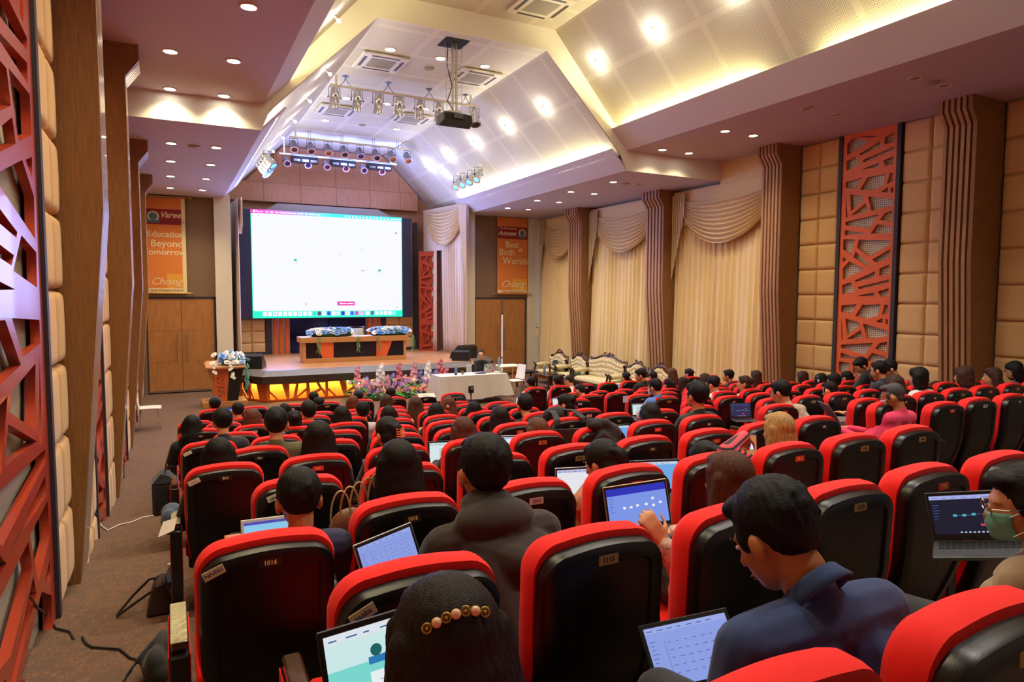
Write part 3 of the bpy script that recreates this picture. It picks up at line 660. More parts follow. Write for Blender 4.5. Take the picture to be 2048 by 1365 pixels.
# ---------------------------------------------------------------- big LED screen
PAGE = .74
SX0, SX1, SY, SZ0, SZ1 = 2.43, 7.5, 23.2, 2.06, 5.6
scr = tag(empty('led_screen', ((SX0+SX1)/2, SY, SZ0)), 'huge bright white screen showing a workflow page with a green dock', 'screen')
hx = (SX1-SX0)/2; hz = SZ1-SZ0
M_NAVYF = mat('screen_frame', '2a2c4c', .5)
MB().box(-hx-.4, hx+.38, .02, .3, -.03, hz+.0).box(-.2, .2, .3, .76, .6, 3.0).build('cabinet', M_NAVYF, scr)
def emi(name, c, s=1.0): return mat('glow_'+name, '000000', .6, emit=tuple(x*s for x in lin(c)), es=1)
MB().box(-hx, hx, 0, .03, 0, hz).build('display', emi('screen_green', '12b48c', 1.6), scr)
def sp(u, v): return (-hx+u*2*hx, hz*(1-v))        # u,v in 0..1 from the top left of the image
def srect(mb, u0, v0, u1, v1, y=-.006, mi=0, r=0):
    x0, z1 = sp(u0, v0); x1, z0 = sp(u1, v1)
    if r:
        pts = []
        for cx, cz, a0 in ((x1-r, z1-r, 0), (x0+r, z1-r, 90), (x0+r, z0+r, 180), (x1-r, z0+r, 270)):
            for k in range(5): a = radians(a0+k*22.5); pts.append((cx+r*cos(a), y, cz+r*sin(a)))
        mb.add(pts, [tuple(range(len(pts)))[::-1]], mi)
    else: mb.add([(x0, y, z0), (x1, y, z0), (x1, y, z1), (x0, y, z1)], [(0, 1, 2, 3)], mi)
mb = MB(); n = 16
for k in range(n): srect(mb, k/n*.5, 0, (k+1)/n*.5, .04, -.004, k)
srect(mb, .5, 0, 1, .04, -.004, n)
cols = [emi(f'bar{k}', '%02x%02x%02x' % tuple(int(a+(b_-a)*k/15) for a, b_ in zip((214, 40, 150), (70, 180, 215))), 1.5) for k in range(16)]
mb.build('menu_bar', cols+[emi('bar_teal', '2fb0c0', 1.5)], scr)
mb = MB(); srect(mb, .004, .035, .997, .935, -.008, 0, .07); mb.build('page', mat('glow_page', '000000', .6, emit=(.8, .81, .84), es=PAGE), scr)
mb = MB(); srect(mb, .54, .845, .66, .885, -.012, 0, .02); mb.build('workflow_button', emi('magenta', 'b83a8c', 1.1), scr)
def stext(t, u, v, size, m, y=-.014, al='CENTER', par=scr):
    x, z = sp(u, v); return text_mesh(t, size, m, 'lettering', par, basis((1, 0, 0), (0, 0, 1), (0, -1, 0), (x, y, z)), .0005, al)
W_ = emi('white_text', 'ffffff', 1.8)
stext('Execute workflow', .605, .865, .064, W_)
for t, u in (('Chrome', .055), ('File', .098), ('Edit', .128), ('View', .162), ('History', .20), ('Bookmarks', .253), ('Profiles', .308), ('Tab', .345), ('Window', .382), ('Help', .422)): stext(t, u, .019, .062, W_, al='CENTER')
stext('Thu 13 Mar 10:30', .955, .022, .055, W_)
mb = MB()
for k in range(13): srect(mb, .6+k*.0245, .012, .609+k*.0245, .028, -.012, 0, .012)
mb.build('menu_icons', W_, scr)
# apple-shaped mark at the left of the bar
mb = MB(); x, z = sp(.022, .02); mb.ell((x-.018, -.012, z), (.022, .003, .028), n=8, m=6); mb.ell((x+.018, -.012, z), (.022, .003, .028), n=8, m=6); mb.ell((x+.008, -.012, z+.04), (.008, .003, .014), n=6, m=4); mb.build('menu_mark', W_, scr)
G_, D_, P_ = emi('doc_green', '0f9a78'), emi('ink', '20304a', .6), emi('violet', '6a1f8a', .7)
mb = MB()
for u, v in ((.27, .465), (.835, .545)):
    srect(mb, u-.008, v-.019, u+.009, v+.019, -.012, 0, .012)
mb.build('document_icon', G_, scr)
mb = MB()
for u, v in ((.27, .472), (.835, .552)): srect(mb, u-.004, v-.006, u+.005, v+.01, -.014)
mb.build('document_icon_window', W_, scr)
mb = MB(); x, z = sp(.717, .335)
for k in range(8):
    if k % 2 == 0: mb.tube([(x+.055*cos(a), -.012, z+.055*sin(a)) for a in [k*pi/4+t*.2 for t in range(4)]], .006, 5)
mb.build('ring_icon', G_, scr)
mb = MB(); x, z = sp(.717, .545); mb.tube([(x-.05, -.012, z+.03), (x, -.012, z-.01), (x+.03, -.012, z+.03), (x+.055, -.012, z-.03)], .008, 5); mb.build('arrow_icon', P_, scr)
mb = MB()
for u, v, r in ((.56, .385, .006), (.335, .87, .007), (.015, .057, .006), (.048, .058, .006), (.957, .158, .011), (.96, .905, .007), (.36, .458, .003), (.23, .465, .003), (.68, .335, .003), (.68, .54, .003), (.5, .458, .003)):
    x, z = sp(u, v); mb.ell((x, -.012, z), (r*2.4, .003, r*2.4), n=8, m=4)
mb.build('cursor_dots', D_, scr)
F_ = emi('faint', 'c9d4d8', .9); mb = MB()
for u, v, l in ((.12, .105, .5), (.47, .462, .02), (.36, .462, .02), (.16, .51, .15), (.69, .41, .06), (.69, .595, .07), (.8, .6, .08), (.45, .70, .09), (.1, .06, .04), (.2, .06, .03), (.3, .062, .04), (.4, .065, .04), (.55, .07, .05), (.66, .075, .05), (.76, .08, .05), (.86, .085, .05), (.03, .78, .06)): srect(mb, u, v, u+l, v+.004, -.011)
mb.build('faint_lines', F_, scr)
mb = MB(); srect(mb, .055, .94, .95, .985, -.006, 0, .05); mb.build('dock', emi('dock', '58b8b0', 1.2), scr)
dcol = ['eef4f6', 'ffffff', 'e8eef0', 'ffe6e6', 'd8f0ea', 'ffffff', 'ffffff', 'e6eef8', 'c8e0f0', 'd0f0ea', '20b0a0', '403a50', 'ffffff', '1a3ac8', 'e8e8e8', 'b0d0d8', '10208a', 'e0e8f8', '2050c0', 'd02a8a', 'f08ac8', 'f0f4f4', '106a60', 'e8f4f8', 'a8e0d0', 'e8f8f8', 'd8f0ff', '70c8f0']
for k, c in enumerate(dcol):
    mb = MB(); u = .062+k*.0315+(.015 if k > 20 else 0); srect(mb, u, .942, u+.023, .98, -.01, 0, .025)
    if k in (2, 7, 12, 13, 16, 17, 19, 22): srect(mb, u+.008, .954, u+.015, .968, -.013, 1, .01)
    mb.build('dock_icon', [emi('dk'+c, c, 1.2), emi('dki', '345a90' if k not in (13, 16, 19, 22) else 'ffffff')], scr)

# ---------------------------------------------------------------- flowers
def hsv(c): return mat('petal_'+c, c, .6, sheen=.2)
def rose(mb, c, r, up=(0, 0, 1), mi=0, R=random):
    c = Vector(c); up = Vector(up).normalized(); q = up.to_track_quat('Z', 'Y').to_matrix()
    for ring, (n, rr, hh, tl) in enumerate(((3, .35, .55, .1), (4, .62, .45, .35), (5, 1.0, .2, .75))):
        for k in range(n):
            a = 2*pi*k/n+ring*.6; w_ = 2.2*rr*sin(pi/n)*.75
            d = Vector((cos(a), sin(a), 0)); t = Vector((-sin(a), cos(a), 0))
            p0 = d*rr*.25-t*w_*.3*r/r; pts = []
            base = d*(rr*.3); mid = d*(rr*.75)+Vector((0, 0, hh*.6)); tip = d*(rr*(.8+.35*tl))+Vector((0, 0, hh))
            for pp, ww in ((base, .35), (mid, .6), (tip, .42)):
                pts += [c+q @ ((pp-t*w_*ww)*r), c+q @ ((pp+t*w_*ww)*r)]
            mb.add(pts, [(0, 1, 3, 2), (2, 3, 5, 4)], mi)
    mb.ell(c+up*r*.25, (r*.35, r*.35, r*.35), n=6, m=4, mi=mi)
def blossom5(mb, c, r, up, mi=0):
    c = Vector(c); q = Vector(up).normalized().to_track_quat('Z', 'Y').to_matrix()
    for k in range(5):
        a = 2*pi*k/5; d = Vector((cos(a), sin(a), 0)); t = Vector((-sin(a), cos(a), 0))
        mb.add([c, c+q @ ((d*.55-t*.35+Vector((0, 0, .25)))*r), c+q @ ((d*1.0+Vector((0, 0, .1)))*r), c+q @ ((d*.55+t*.35+Vector((0, 0, .25)))*r)], [(0, 1, 2, 3)], mi)
def leaf(mb, p, d, l, w_, mi=0, droop=.3):
    p = Vector(p); d = Vector(d).normalized(); s = d.cross(Vector((0, 0, 1))); s = s.normalized() if s.length > .01 else Vector((1, 0, 0)); pr = []
    for t, ww in ((0, .1), (.3, .9), (.65, .8), (1, .05)):
        c = p+d*l*t-Vector((0, 0, droop*l*t*t)); pr += [c-s*w_*ww/2, c+Vector((0, 0, .1*w_)), c+s*w_*ww/2]
    mb.add(pr, [(i*3+j, i*3+j+1, i*3+j+4, i*3+j+3) for i in range(3) for j in range(2)], mi)
def flower_spike(parent, base, h, col, R, lean=(0, 0), kind='orchid_spike', n=12, r=.045):
    mb = MB(); tip = Vector(base)+Vector((lean[0], lean[1], h)); b0 = Vector(base)
    mb.tube([b0, b0.lerp(tip, .5), tip], .006, 5, 1)
    for k in range(n):
        t = .25+.75*k/n; a = k*2.4; p = b0.lerp(tip, t); d = Vector((cos(a), sin(a), .25)); rr = r*(1.25-.7*t)
        blossom5(mb, p+d*rr*.8, rr*1.2, d, 0); blossom5(mb, p+d*rr*.5, rr, d+Vector((0, 0, 1)), 0)
    mb.build(kind, [hsv(col), M_LEAF], parent)
def fern(parent, base, R, l=.22, m=None, n=9):
    mb = MB()
    for k in range(n): a = R.uniform(0, 2*pi); leaf(mb, base, (cos(a), sin(a)*.8-.2, R.uniform(.1, .9)), l*R.uniform(.7, 1.1), l*.3, 0, .5)
    mb.build('foliage', m or M_LEAF, parent)
# the long arrangement on the floor in front of the stage
R = random.Random(5); M_LEAF_B = mat('leaf_bright_green', '5fae3c', .5)
fl = tag(empty('flower_arrangement', (5.6, 17.75, 0)), 'long floor arrangement of pink, lilac and white flowers before the stage', 'flowers')
x0f, x1f = -1.45, 1.35
for k in range(60):
    low = k % 2; fern(fl, (R.uniform(x0f-.05, x1f+.1), R.uniform(-.36, -.2) if low else R.uniform(-.2, .25), R.uniform(.03, .14) if low else R.uniform(.1, .5)), R, R.uniform(.2, .34), R.choice((M_LEAF, M_LEAF2, M_LEAF_B)), 11)
spk = [(-1.25, .95, 'eea0b8'), (-1.1, .55, 'f0b4c4'), (-.95, .6, '8f8fd8'), (-.62, .88, 'f4f0f0'), (-.45, 1.0, 'ffffff'), (-.3, .62, 'eeb0bc'), (-.12, .66, '9a98dc'), (.02, .98, 'ea7d98'), (.18, .6, 'f2c0c8'), (.45, .78, 'efb6c6'), (.55, 1.0, 'f0a8bc'), (.72, .72, '8d90d6'), (.85, .85, 'fbf6f4'), (.98, 1.02, 'ffffff'), (1.08, .6, 'a4a0de'), (1.22, .7, '9c9cdc'), (1.32, 1.05, 'e8758f'), (1.5, .8, 'e98aa2'), (1.42, .5, '9a9ad8'), (-.8, .5, 'b0a8e0'), (.3, .5, 'e8a8c8')]
for x, h, c in spk: flower_spike(fl, (x*.93, R.uniform(-.1, .12), .08), h*.86, c, R, (R.uniform(-.06, .06), R.uniform(-.1, .02)), 'flower_spike', 17, .085)
for k in range(98):
    c = R.choice(('e99aa8', 'f0b9bd', 'c79bdc', 'b58ad2', 'e8a8b8', 'd8a8dc', 'f0c8c0')); r = R.uniform(.036, .055)
    x = R.uniform(x0f, x1f); z = R.uniform(.08, .52); mb = MB(); rose(mb, (0, 0, 0), r, (R.uniform(-.4, .4), -1, R.uniform(.1, .7)))
    mb.build('rose', hsv(c), fl, (x, -.22-.12*(1-z/.5)+R.uniform(-.03, .05), z))
for k in range(7): MB().ell((0, 0, 0), (.018, .018, .018), n=6, m=4).build('fairy_light', mat('fairy_glow', 'ffffff', emit=(1, .65, .25), es=25), fl, (R.uniform(x0f, x1f), -.12, R.uniform(.3, .55)))
# cushions of blue and white flowers on the stage desk
def flower_bed(label, x, y, z, L, D, seed):
    R = random.Random(seed); f = tag(empty('table_flowers', (x, y, z)), label, 'flowers', None)
    mb = MB(); mb.ell((0, 0, .09), (L/2-.03, D/2-.02, .15), n=16, m=6); mb.build('moss_base', M_LEAF2, f)
    for k in range(96):
        a = -1+2*((k*.618) % 1); b_ = R.uniform(-1, .8); c = R.choice(('6ea3e6', '8fb8ee', '4f86dc', 'a9c8f2', 'f4f1ea', 'ffffff', 'f0e6d8', '7fb0ea'))
        px, py = a*(L/2-.03), b_*(D/2-.02)*(1-.2*a*a); h = .12+.16*(1-b_*b_)*(1-.5*a**4); mb = MB(); rose(mb, (0, 0, 0), R.uniform(.055, .08), (a*.3, b_*.9-.3, 1))
        mb.build('blossom', hsv(c), f, (px, py, h-.03))
    for s in (-.48, .17, .5) if L > 1.5 else (-.3, .5):
        mb = MB()
        for k in range(26): t = R.random(); leaf(mb, (s*L+R.uniform(-.04, .04), -D/2-.03, .05-.45*t), (R.uniform(-.5, .5), -.4, -1), .13, .02, 0, .3)
        mb.build('trailing_fern', mat('fern_green', '6f8f58', .6), f)
    return f
dt = tag(empty('stage_desk', (4.98, 20.3, ZS)), 'long light wooden desk with dark panels and slanted orange insets on stage', 'desk')
M_DESK = wood('desk_wood', 'c08a52', var=.12, rough=.4)
mb = MB(); 
for a, b_ in ((-1.6, -.55), (-.55, .63), (.63, 1.66)): mb.bbox(a+.002, b_-.002, -.35, .35, .6, .76, .006)
mb.build('top', M_DESK, dt)
MB().bbox(-1.52, 1.6, -.31, .31, 0, .13, .005).box(-1.53, -1.45, -.3, .3, .13, .6).box(1.52, 1.6, -.3, .3, .13, .6).build('plinth', M_DESK, dt)
MB().box(-1.47, 1.54, -.24, .24, .13, .6).build('dark_panel', mat('desk_black', '131016', .25), dt)
for s, a in ((1, -1.15), (-1, 1.15)):
    p = [(a-s*.0, .6), (a+s*.5, .6), (a+s*.5, .13), (a+s*.18, .13)]
    MB().prism(p if s > 0 else p[::-1], .06, M=basis((1, 0, 0), (0, 0, 1), (0, -1, 0), (0, -.24, 0))).build('slanted_inset', M_ORANGE, dt)
flower_bed('blue and white flower bed on the left half of the stage desk', 4.32, 20.22, ZS+.76, 1.45, .5, 3)
flower_bed('blue and white flower bed on the right half of the stage desk', 6.1, 20.22, ZS+.76, 1.35, .5, 6)
c_ = tag(empty('chrome_chair', (5.25, 20.95, ZS)), 'chair with a cream back and chrome frame behind the stage desk', 'chair')
MB().bbox(-.22, .22, -.02, .03, .55, .95, .01).build('backrest', mat('cream_leather', 'd8d2c4', .5), c_); MB().tube([(-.25, 0, 0), (-.25, 0, 1.0), (.25, 0, 1.0), (.25, 0, 0)], .016).build('frame', M_CHROME, c_); MB().bbox(-.22, .22, -.45, -.02, .42, .48, .01).build('seat', mat('cream_leather', 'd8d2c4', .5), c_)
for s in (-1, 1): MB().tube([(s*.22, -.43, 0), (s*.22, -.43, .43)], .014).build('leg', M_CHROME, c_)
# lectern at the left
lc = tag(empty('lectern', (1.22, 18.4, 0)), 'tapered wooden lectern with dark side at the left corner of the stage', 'lectern')
MB().bbox(-.55, .5, -.38, .4, 0, .14, .008).build('base_step', M_DESK, lc)
MB().add([(-.26, -.3, .14), (.26, -.3, .14), (.26, .3, .14), (-.26, .3, .14), (-.42, -.34, 1.0), (.42, -.34, 1.0), (.42, .34, 1.12), (-.42, .34, 1.12)], [(0, 3, 2, 1), (4, 5, 6, 7), (0, 1, 5, 4), (1, 2, 6, 5), (2, 3, 7, 6), (3, 0, 4, 7)]).build('body', M_DESK, lc)
MB().add([(.02, -.305, .14), (.28, -.305, .14), (.28, .3, .14), (.43, .34, 1.03), (.43, -.35, 1.0), (.1, -.35, 1.0)], [(0, 1, 4, 5), (1, 2, 3, 4)]).build('dark_side', M_BLACK, lc)
hs = [[(.05+(u*.2), .2+v*.28) for u, v in h] for h in HOLES[:24]]
curve_plate([(0, .15), (.3, .15), (.3, .98), (0, .98)], hs, .012, M_ORANGE, 'orange_inset', lc, basis((1, 0, 0), (0, -.05, 1), (0, -1, 0), (-.27, -.315, 0)))
MB().bbox(-.46, .46, -.4, .42, 1.0, 1.06, .01, M=Matrix.Rotation(radians(4), 4, 'X')).build('top', M_DESK, lc)
R = random.Random(8); fb = tag(empty('lectern_flowers', (1.38, 18.28, 1.08)), 'cascade of white and blue flowers spilling over the lectern top', 'flowers')
for k in range(60):
    mb = MB(); c = R.choice(('ffffff', 'f6f2ea', '6ea3e6', 'fbf8f2', 'a9c8f2', 'ffffff')); rose(mb, (0, 0, 0), R.uniform(.06, .085), (R.uniform(-1, 1), -.6, .8))
    mb.build('blossom', hsv(c), fb, (R.gauss(0, .17), R.gauss(-.05, .1), max(.02, R.gauss(.13, .09))))
for k in range(8): fern(fb, (R.uniform(-.3, .3), R.uniform(-.1, .1), .08), R, .2, M_LEAF)
for k in range(12):
    mb = MB(); blossom5(mb, (0, 0, 0), .05, (0, -1, .2)); mb.build('orchid', hsv('fbf8ee'), fb, (R.choice((-.38, -.02))+R.uniform(-.06, .06), -.32-.01*k, .05-.035*k))
mb = MB()
for k in range(40): t = k/40; leaf(mb, (.33+R.uniform(-.03, .03), -.28, .02-.62*t), (R.uniform(-.7, .7), -.6, -.8), .1, .035, 0, .3)
mb.build('trailing_leaves', mat('dusty_green', '5f9a88', .6), fb)
# monitor wedges on stage
def wedge(x, y, z, rz, label, s=1):
    g = tag(empty('stage_monitor', (x, y, z), rz), label, 'loudspeaker')
    MB().add([(-.3*s, -.22*s, 0), (.3*s, -.22*s, 0), (.3*s, .22*s, 0), (-.3*s, .22*s, 0), (-.3*s, -.18*s, .12*s), (.3*s, -.18*s, .12*s), (.3*s, .12*s, .36*s), (-.3*s, .12*s, .36*s), (-.3*s, .22*s, .3*s), (.3*s, .22*s, .3*s)], [(0, 3, 2, 1), (0, 1, 5, 4), (4, 5, 6, 7), (7, 6, 9, 8), (8, 9, 2, 3), (0, 4, 7, 8, 3), (1, 2, 9, 6, 5)]).build('cabinet', M_BLACK, g)
    MB().add([(-.26*s, -.17*s, .14*s), (.26*s, -.17*s, .14*s), (.26*s, .10*s, .356*s), (-.26*s, .10*s, .356*s)], [(0, 1, 2, 3)]).build('grille', mat('speaker_grille', '2b2b2d', .7), g)
wedge(1.95, 19.3, ZS, radians(160), 'black wedge monitor on the left corner of the stage', 1.15)
wedge(8.35, 19.6, ZS, radians(200), 'black wedge monitor behind the presenter on the right stage corner', 1.2)
wedge(8.0, 18.95, ZS, radians(150), 'low flat black monitor just behind the presenter', .9)
# ---------------------------------------------------------------- banners
def banner(x, z0, z1, w_, label, lines, left):
    g = tag(empty('banner', (x, YB-.07, z0)), label, 'banner'); h = z1-z0; O = mat('banner_orange', 'd9803a', .7); 
    mb = MB(); mb.box(-w_/2, w_/2, 0, .006, 0, h); mb.build('cloth', mat('banner_cream', 'e6d5a8', .7) if left else O, g)
    mb = MB(); mb.box(-w_/2+.01, w_/2-(.1 if left else .01), -.004, .001, .12, h-.01); mb.build('orange_field', O, g)
    MB().box(-w_/2+.01, w_/2-(.1 if left else .01), -.008, -.003, h-.75, h-.32).build('red_strip', mat('banner_red', '8e2220', .7), g)
    MB().box((0 if left else 0), w_/2-(.1 if left else .01), -.007, -.003, .12, .52).build('yellow_square', mat('banner_yellow', 'e0a23c', .7), g)
    MB().box(-w_/2+.01, w_/2-(.1 if left else .01), -.009, -.004, .03, .12).build('pale_foot', mat('banner_cream', 'e6d5a8', .7), g)
    cr = mat('banner_lettering', 'ead9b0', .7)
    B = lambda xx, zz: basis((1, 0, 0), (0, 0, 1), (0, -1, 0), (xx, -.013, zz))
    for t, xx, zz, s, sh, al in lines: text_mesh(t, s, mat('banner_dark', '6a1f1a', .7) if 'Chiangmai School' in t else cr, 'lettering', g, B(xx, zz), .001, al, sh, bold=0 if 'Chiang' in t or s < .2 else .004)
    cx = -w_/2+.2 if left else w_/2-.22
    mb = MB(); mb.lathe([(.13, 0), (.15, .004), (.13, .008)], 20, M=basis((1, 0, 0), (0, 0, 1), (0, -1, 0), (cx, -.01, h-.53))); mb.build('crest_ring', mat('crest_silver', 'c9c6b4', .5), g)
    mb = MB(); mb.lathe([(.09, 0), (.1, .004), (.08, .012)], 16, M=basis((1, 0, 0), (0, 0, 1), (0, -1, 0), (cx, -.016, h-.53))); mb.add([(cx-.17, -.02, h-.63), (cx+.17, -.02, h-.63), (cx+.14, -.02, h-.7), (cx-.14, -.02, h-.7)], [(3, 2, 1, 0)]); mb.build('crest_shield', mat('crest_teal', '4d6f7c', .5), g)
    for zz in (-.02, h+.03):
        mb = MB(); mb.tube([(-w_/2-.12, 0, zz), (w_/2+.12, 0, zz)], .018); [mb.ell((s*(w_/2+.14), 0, zz), (.035, .035, .035), n=8, m=6) for s in (-1, 1)]; mb.build('rod', M_BRASS, g)
banner(-.02, 2.88, 5.52, 1.0, 'orange banner above the left doors with the words Education Beyond Tomorrow', [('Varee', .12, 2.16, .22, .35, 'CENTER'), ('Chiangmai School', .12, 1.98, .1, .3, 'CENTER'), ('Education', 0, 1.62, .235, 0, 'CENTER'), ('Beyond', .02, 1.36, .27, 0, 'CENTER'), ('Tomorrow', -.05, 1.12, .235, 0, 'CENTER'), ('Chiang', -.03, .3, .28, .4, 'CENTER'), ('Varee Chiangmai School', -.02, .07, .085, 0, 'CENTER')], True)
banner(10.9, 2.9, 5.58, 1.2, 'orange banner above the right doors with the words Best of Both Worlds', [('The International', -.2, 2.3, .1, .35, 'CENTER'), ('Annexe', -.22, 2.12, .22, .35, 'CENTER'), ('Best', -.02, 1.72, .3, 0, 'CENTER'), ('of', .3, 1.55, .2, 0, 'CENTER'), ('Both', -.22, 1.45, .32, 0, 'CENTER'), ('Worlds', .12, 1.15, .33, 0, 'CENTER'), ('Chiang', 0, .33, .34, .4, 'CENTER'), ('Varee Chiangmai School', .05, .07, .095, 0, 'CENTER')], False)

# ---------------------------------------------------------------- ceiling fixtures
def downlight(p, lit, label, group, r=.085):
    g = tag(empty('ceiling_downlight', p), label, 'ceiling light', group)
    MB().lathe([(r+.02, -.001), (r+.02, -.012), (r, -.014), (r-.005, -.004)], 20).build('trim_ring', M_WHITE, g)
    mb = MB(); mb.lathe([(r-.006, -.0045), (r-.02, -.006), (.001, -.007)], 16); mb.build('lens', M_LAMP if lit else mat('lamp_off', '8a8078', .4), g)
ordn = ['first', 'second', 'third', 'fourth', 'fifth', 'sixth', 'seventh', 'eighth', 'ninth', 'tenth', 'eleventh', 'twelfth', 'thirteenth', 'fourteenth', 'fifteenth', 'sixteenth', 'seventeenth', 'eighteenth', 'nineteenth', 'twentieth']
for i, p in enumerate(DOWN_L_NEAR): downlight(p, 1, f'lit downlight in the left purple soffit before the step, {ordn[(i//2) % 6 if i < 6 else 3+(i-6)//2]} pair, {"wall" if i % 2 == 0 else "inner"} side', 'left front soffit downlights')
for i, p in enumerate(DOWN_L_FAR): downlight(p, 1, f'lit downlight in the lower left soffit near the stage, {ordn[i//2]} pair, {"wall" if i % 2 == 0 else "inner"} side', 'left rear soffit downlights')
for i, p in enumerate(DOWN_R_FAR): downlight(p, 1, f'lit downlight in the right soffit near the stage, {ordn[i//2]} pair, {"inner" if i % 2 == 0 else "drape"} side', 'right rear soffit downlights')
for i, p in enumerate(DOWN_R_NEAR): downlight(p, 1, f'lit downlight in the higher right soffit, {ordn[i//2]} pair from the step, {"inner" if i % 2 == 0 else "wall"} side', 'right front soffit downlights')
for i, p in enumerate(DOWN_R_OFF): downlight(p, 0, f'unlit round downlight in the right soffit, {ordn[i]} from the stage', 'unlit right soffit downlights')
for i, p in enumerate(DOWN_FLAT): downlight(p, 1, f'lit downlight in the high flat ceiling, {["first", "first", "first", "middle", "middle", "middle", "last", "last"][i]} row, {["left", "centre", "right", "left", "centre", "right", "left", "right"][i]}', 'flat ceiling downlights', .1)
for i, p in enumerate(DOWN_FILL): downlight(p, 1, f'lit downlight above the audience, {["left", "middle", "right"][i//3]} line, {ordn[i%3]} from the back', 'ceiling downlights above the audience', .1)
for (x, y, z), lab in (((10.12, 13.54, 5.6), 'small round smoke detector in the right soffit beyond the step'), ((.5, 14.02, 5.6), 'small square smoke detector in the lower left soffit'), ((5.28, 14.3, 7.85), 'round smoke detector in the flat ceiling near the projector'), ((5.23, 19.85, 7.85), 'round smoke detector in the flat ceiling near the stage bars'), ((10.3, 6.23, 6.04), 'round soffit loudspeaker between two unlit downlights at the upper right')):
    g = MB().lathe([(.11, -.001), (.11, -.015), (.07, -.035), (.001, -.04)], 16, (0, 0, 0)).build('smoke_detector', mat('detector_plastic', 'a59a88', .6), None, (x, y, z)); tag(g, lab, 'smoke detector')
def cassette(x, y, z, label):
    g = tag(empty('air_conditioner', (x, y, z-.012)), label, 'air conditioner', 'ceiling cassette air conditioners')
    MB().bbox(-.5, .5, -.5, .5, -.05, .0, .02).build('panel', mat('ac_plastic', 'd9d5c8', .5), g)
    MB().box(-.27, .27, -.27, .27, -.055, -.049).build('grille', mat('ac_grille', '9a9484', .7, bump=.5, bscale=(120, 120, 1)), g)
    for a in range(4):
        M = Matrix.Rotation(a*pi/2, 4, 'Z'); MB().box(-.3, .3, .37, .43, -.056, -.049, M=M).build('louvre', mat('ac_slot', '4a4640', .6), g)
for x, y, z, l in ((4.2, 14.35, 7.85, 'ceiling cassette air conditioner at the left nearest the arch'), (6.38, 14.3, 7.85, 'ceiling cassette air conditioner at the right behind the projector pole'), (4.18, 18.55, 7.85, 'ceiling cassette air conditioner at the left behind the silver spotlights'), (6.25, 18.4, 7.85, 'ceiling cassette air conditioner at the right behind the silver spotlights'), (6.4, 11.25, 8.3, 'ceiling cassette air conditioner at the very top before the arch')): cassette(x, y, z, l)
# bulbs on the vault slopes
for grp, lst in (('right', BULB_R), ('left', BULB_L)):
    for i, (x, y, z, n) in enumerate(lst):
        s = -1 if x > 5 else 1
        zz = (14.9-x if x > 5 else x+4.33) if not n else (8.3-KS*(x-7.25) if x > 5 else 8.3-KS*(3.35-x))
        g = tag(empty('vault_lamp', (x, y, zz)), f'bright bulb lamp on the {grp} vault slope, {ordn[i] if not n else ordn[i-5]} {"beyond" if not n else "before"} the arch', 'wall lamp', f'bulb lamps on the {grp} vault slope')
        MB().tube([(0, 0, .0), (s*.06, 0, -.06)], .02, 8).build('bracket', M_METAL, g); MB().ell((s*.085, 0, -.085), (.032, .032, .032), n=10, m=8).build('bulb', M_BULB, g)
# ---------------------------------------------------------------- lighting bars
def par_can(g, x, y, z, tilt, gel, chrome, s=1, yaw=0):
    """spotlight hanging from a bar at (x,y,z) in g's space, pointing down and towards the stage"""
    M = Matrix.Translation((x, y, z-.23*s)) @ Matrix.Rotation(yaw, 4, 'Z') @ Matrix.Rotation(tilt, 4, 'X')
    par = empty('spotlight', (0, 0, 0)); par.parent = g
    mb = MB(); mb.lathe([(.035*s, .2*s), (.075*s, .15*s), (.085*s, .05*s), (.08*s, .02*s), (.095*s, 0), (.095*s, -.16*s), (.1*s, -.18*s), (.1*s, -.2*s), (.088*s, -.2*s), (.085*s, -.12*s)], 18, M=M, cap=False)
    o = mb.build('can', M_CHROME if chrome else mat('grey_can', '9a98a2', .4, .6), par, smooth=True, angle=40)
    MB().lathe([(.086*s, -.17*s), (.08*s, -.175*s), (.001, -.176*s)], 16, M=M, cap=False).build('lens', gel, par)
    MB().lathe([(.088*s, -.2*s), (.125*s, -.2*s), (.125*s, -.206*s), (.088*s, -.206*s), (.088*s, -.2*s)], 8, M=M, cap=False).build('gel_frame', M_CHROME if chrome else mat('pale_frame', 'c9a2a4', .5), par)
    MB().tube([(x-.11*s, y, z-.23*s), (x-.11*s, y, z-.04), (x+.11*s, y, z-.04), (x+.11*s, y, z-.23*s)], .008, 6).tube([(x, y, z), (x, y, z-.04)], .012, 6).build('yoke', M_BLACK, par)
    for q in (-1, 1): MB().ell((x+q*.125*s, y, z-.23*s), (.018, .018, .018), n=6, m=4).build('knob', M_BLACK, par)
def bar(name, label, x0, x1, y, z, drops, zc, m=None):
    g = tag(empty(name, ((x0+x1)/2, y, z)), label, 'light bar'); h = (x1-x0)/2
    MB().box(-h, h, -.025, .025, -.025, .025).build('rail', m or mat('cream_steel', 'd3c7a8', .5), g)
    for d in drops: MB().box(d-.02, d+.02, -.02, .02, 0, zc-z).build('hanger', m or MATS['cream_steel'], g)
    return g
gelR, gelO, gelB, gelD = mat('gel_red', '5a2430', .3), mat('gel_orange', 'b5612e', .4), mat('gel_blue', '2a3f8a', .3), mat('gel_dark', '2c2840', .3)
g = bar('spotlight_bar', 'ceiling bar with seven silver spotlights in front of the projector', 3.4, 7.05, 15.71, 7.6, (-1.68, 1.68), 7.85)
for x in (-1.72, -1.2, -.7, -.2, .33, .82, 1.78): par_can(g, x, 0, 0, radians(14 if x < 1.5 else -20), gelD, True, 1.15)
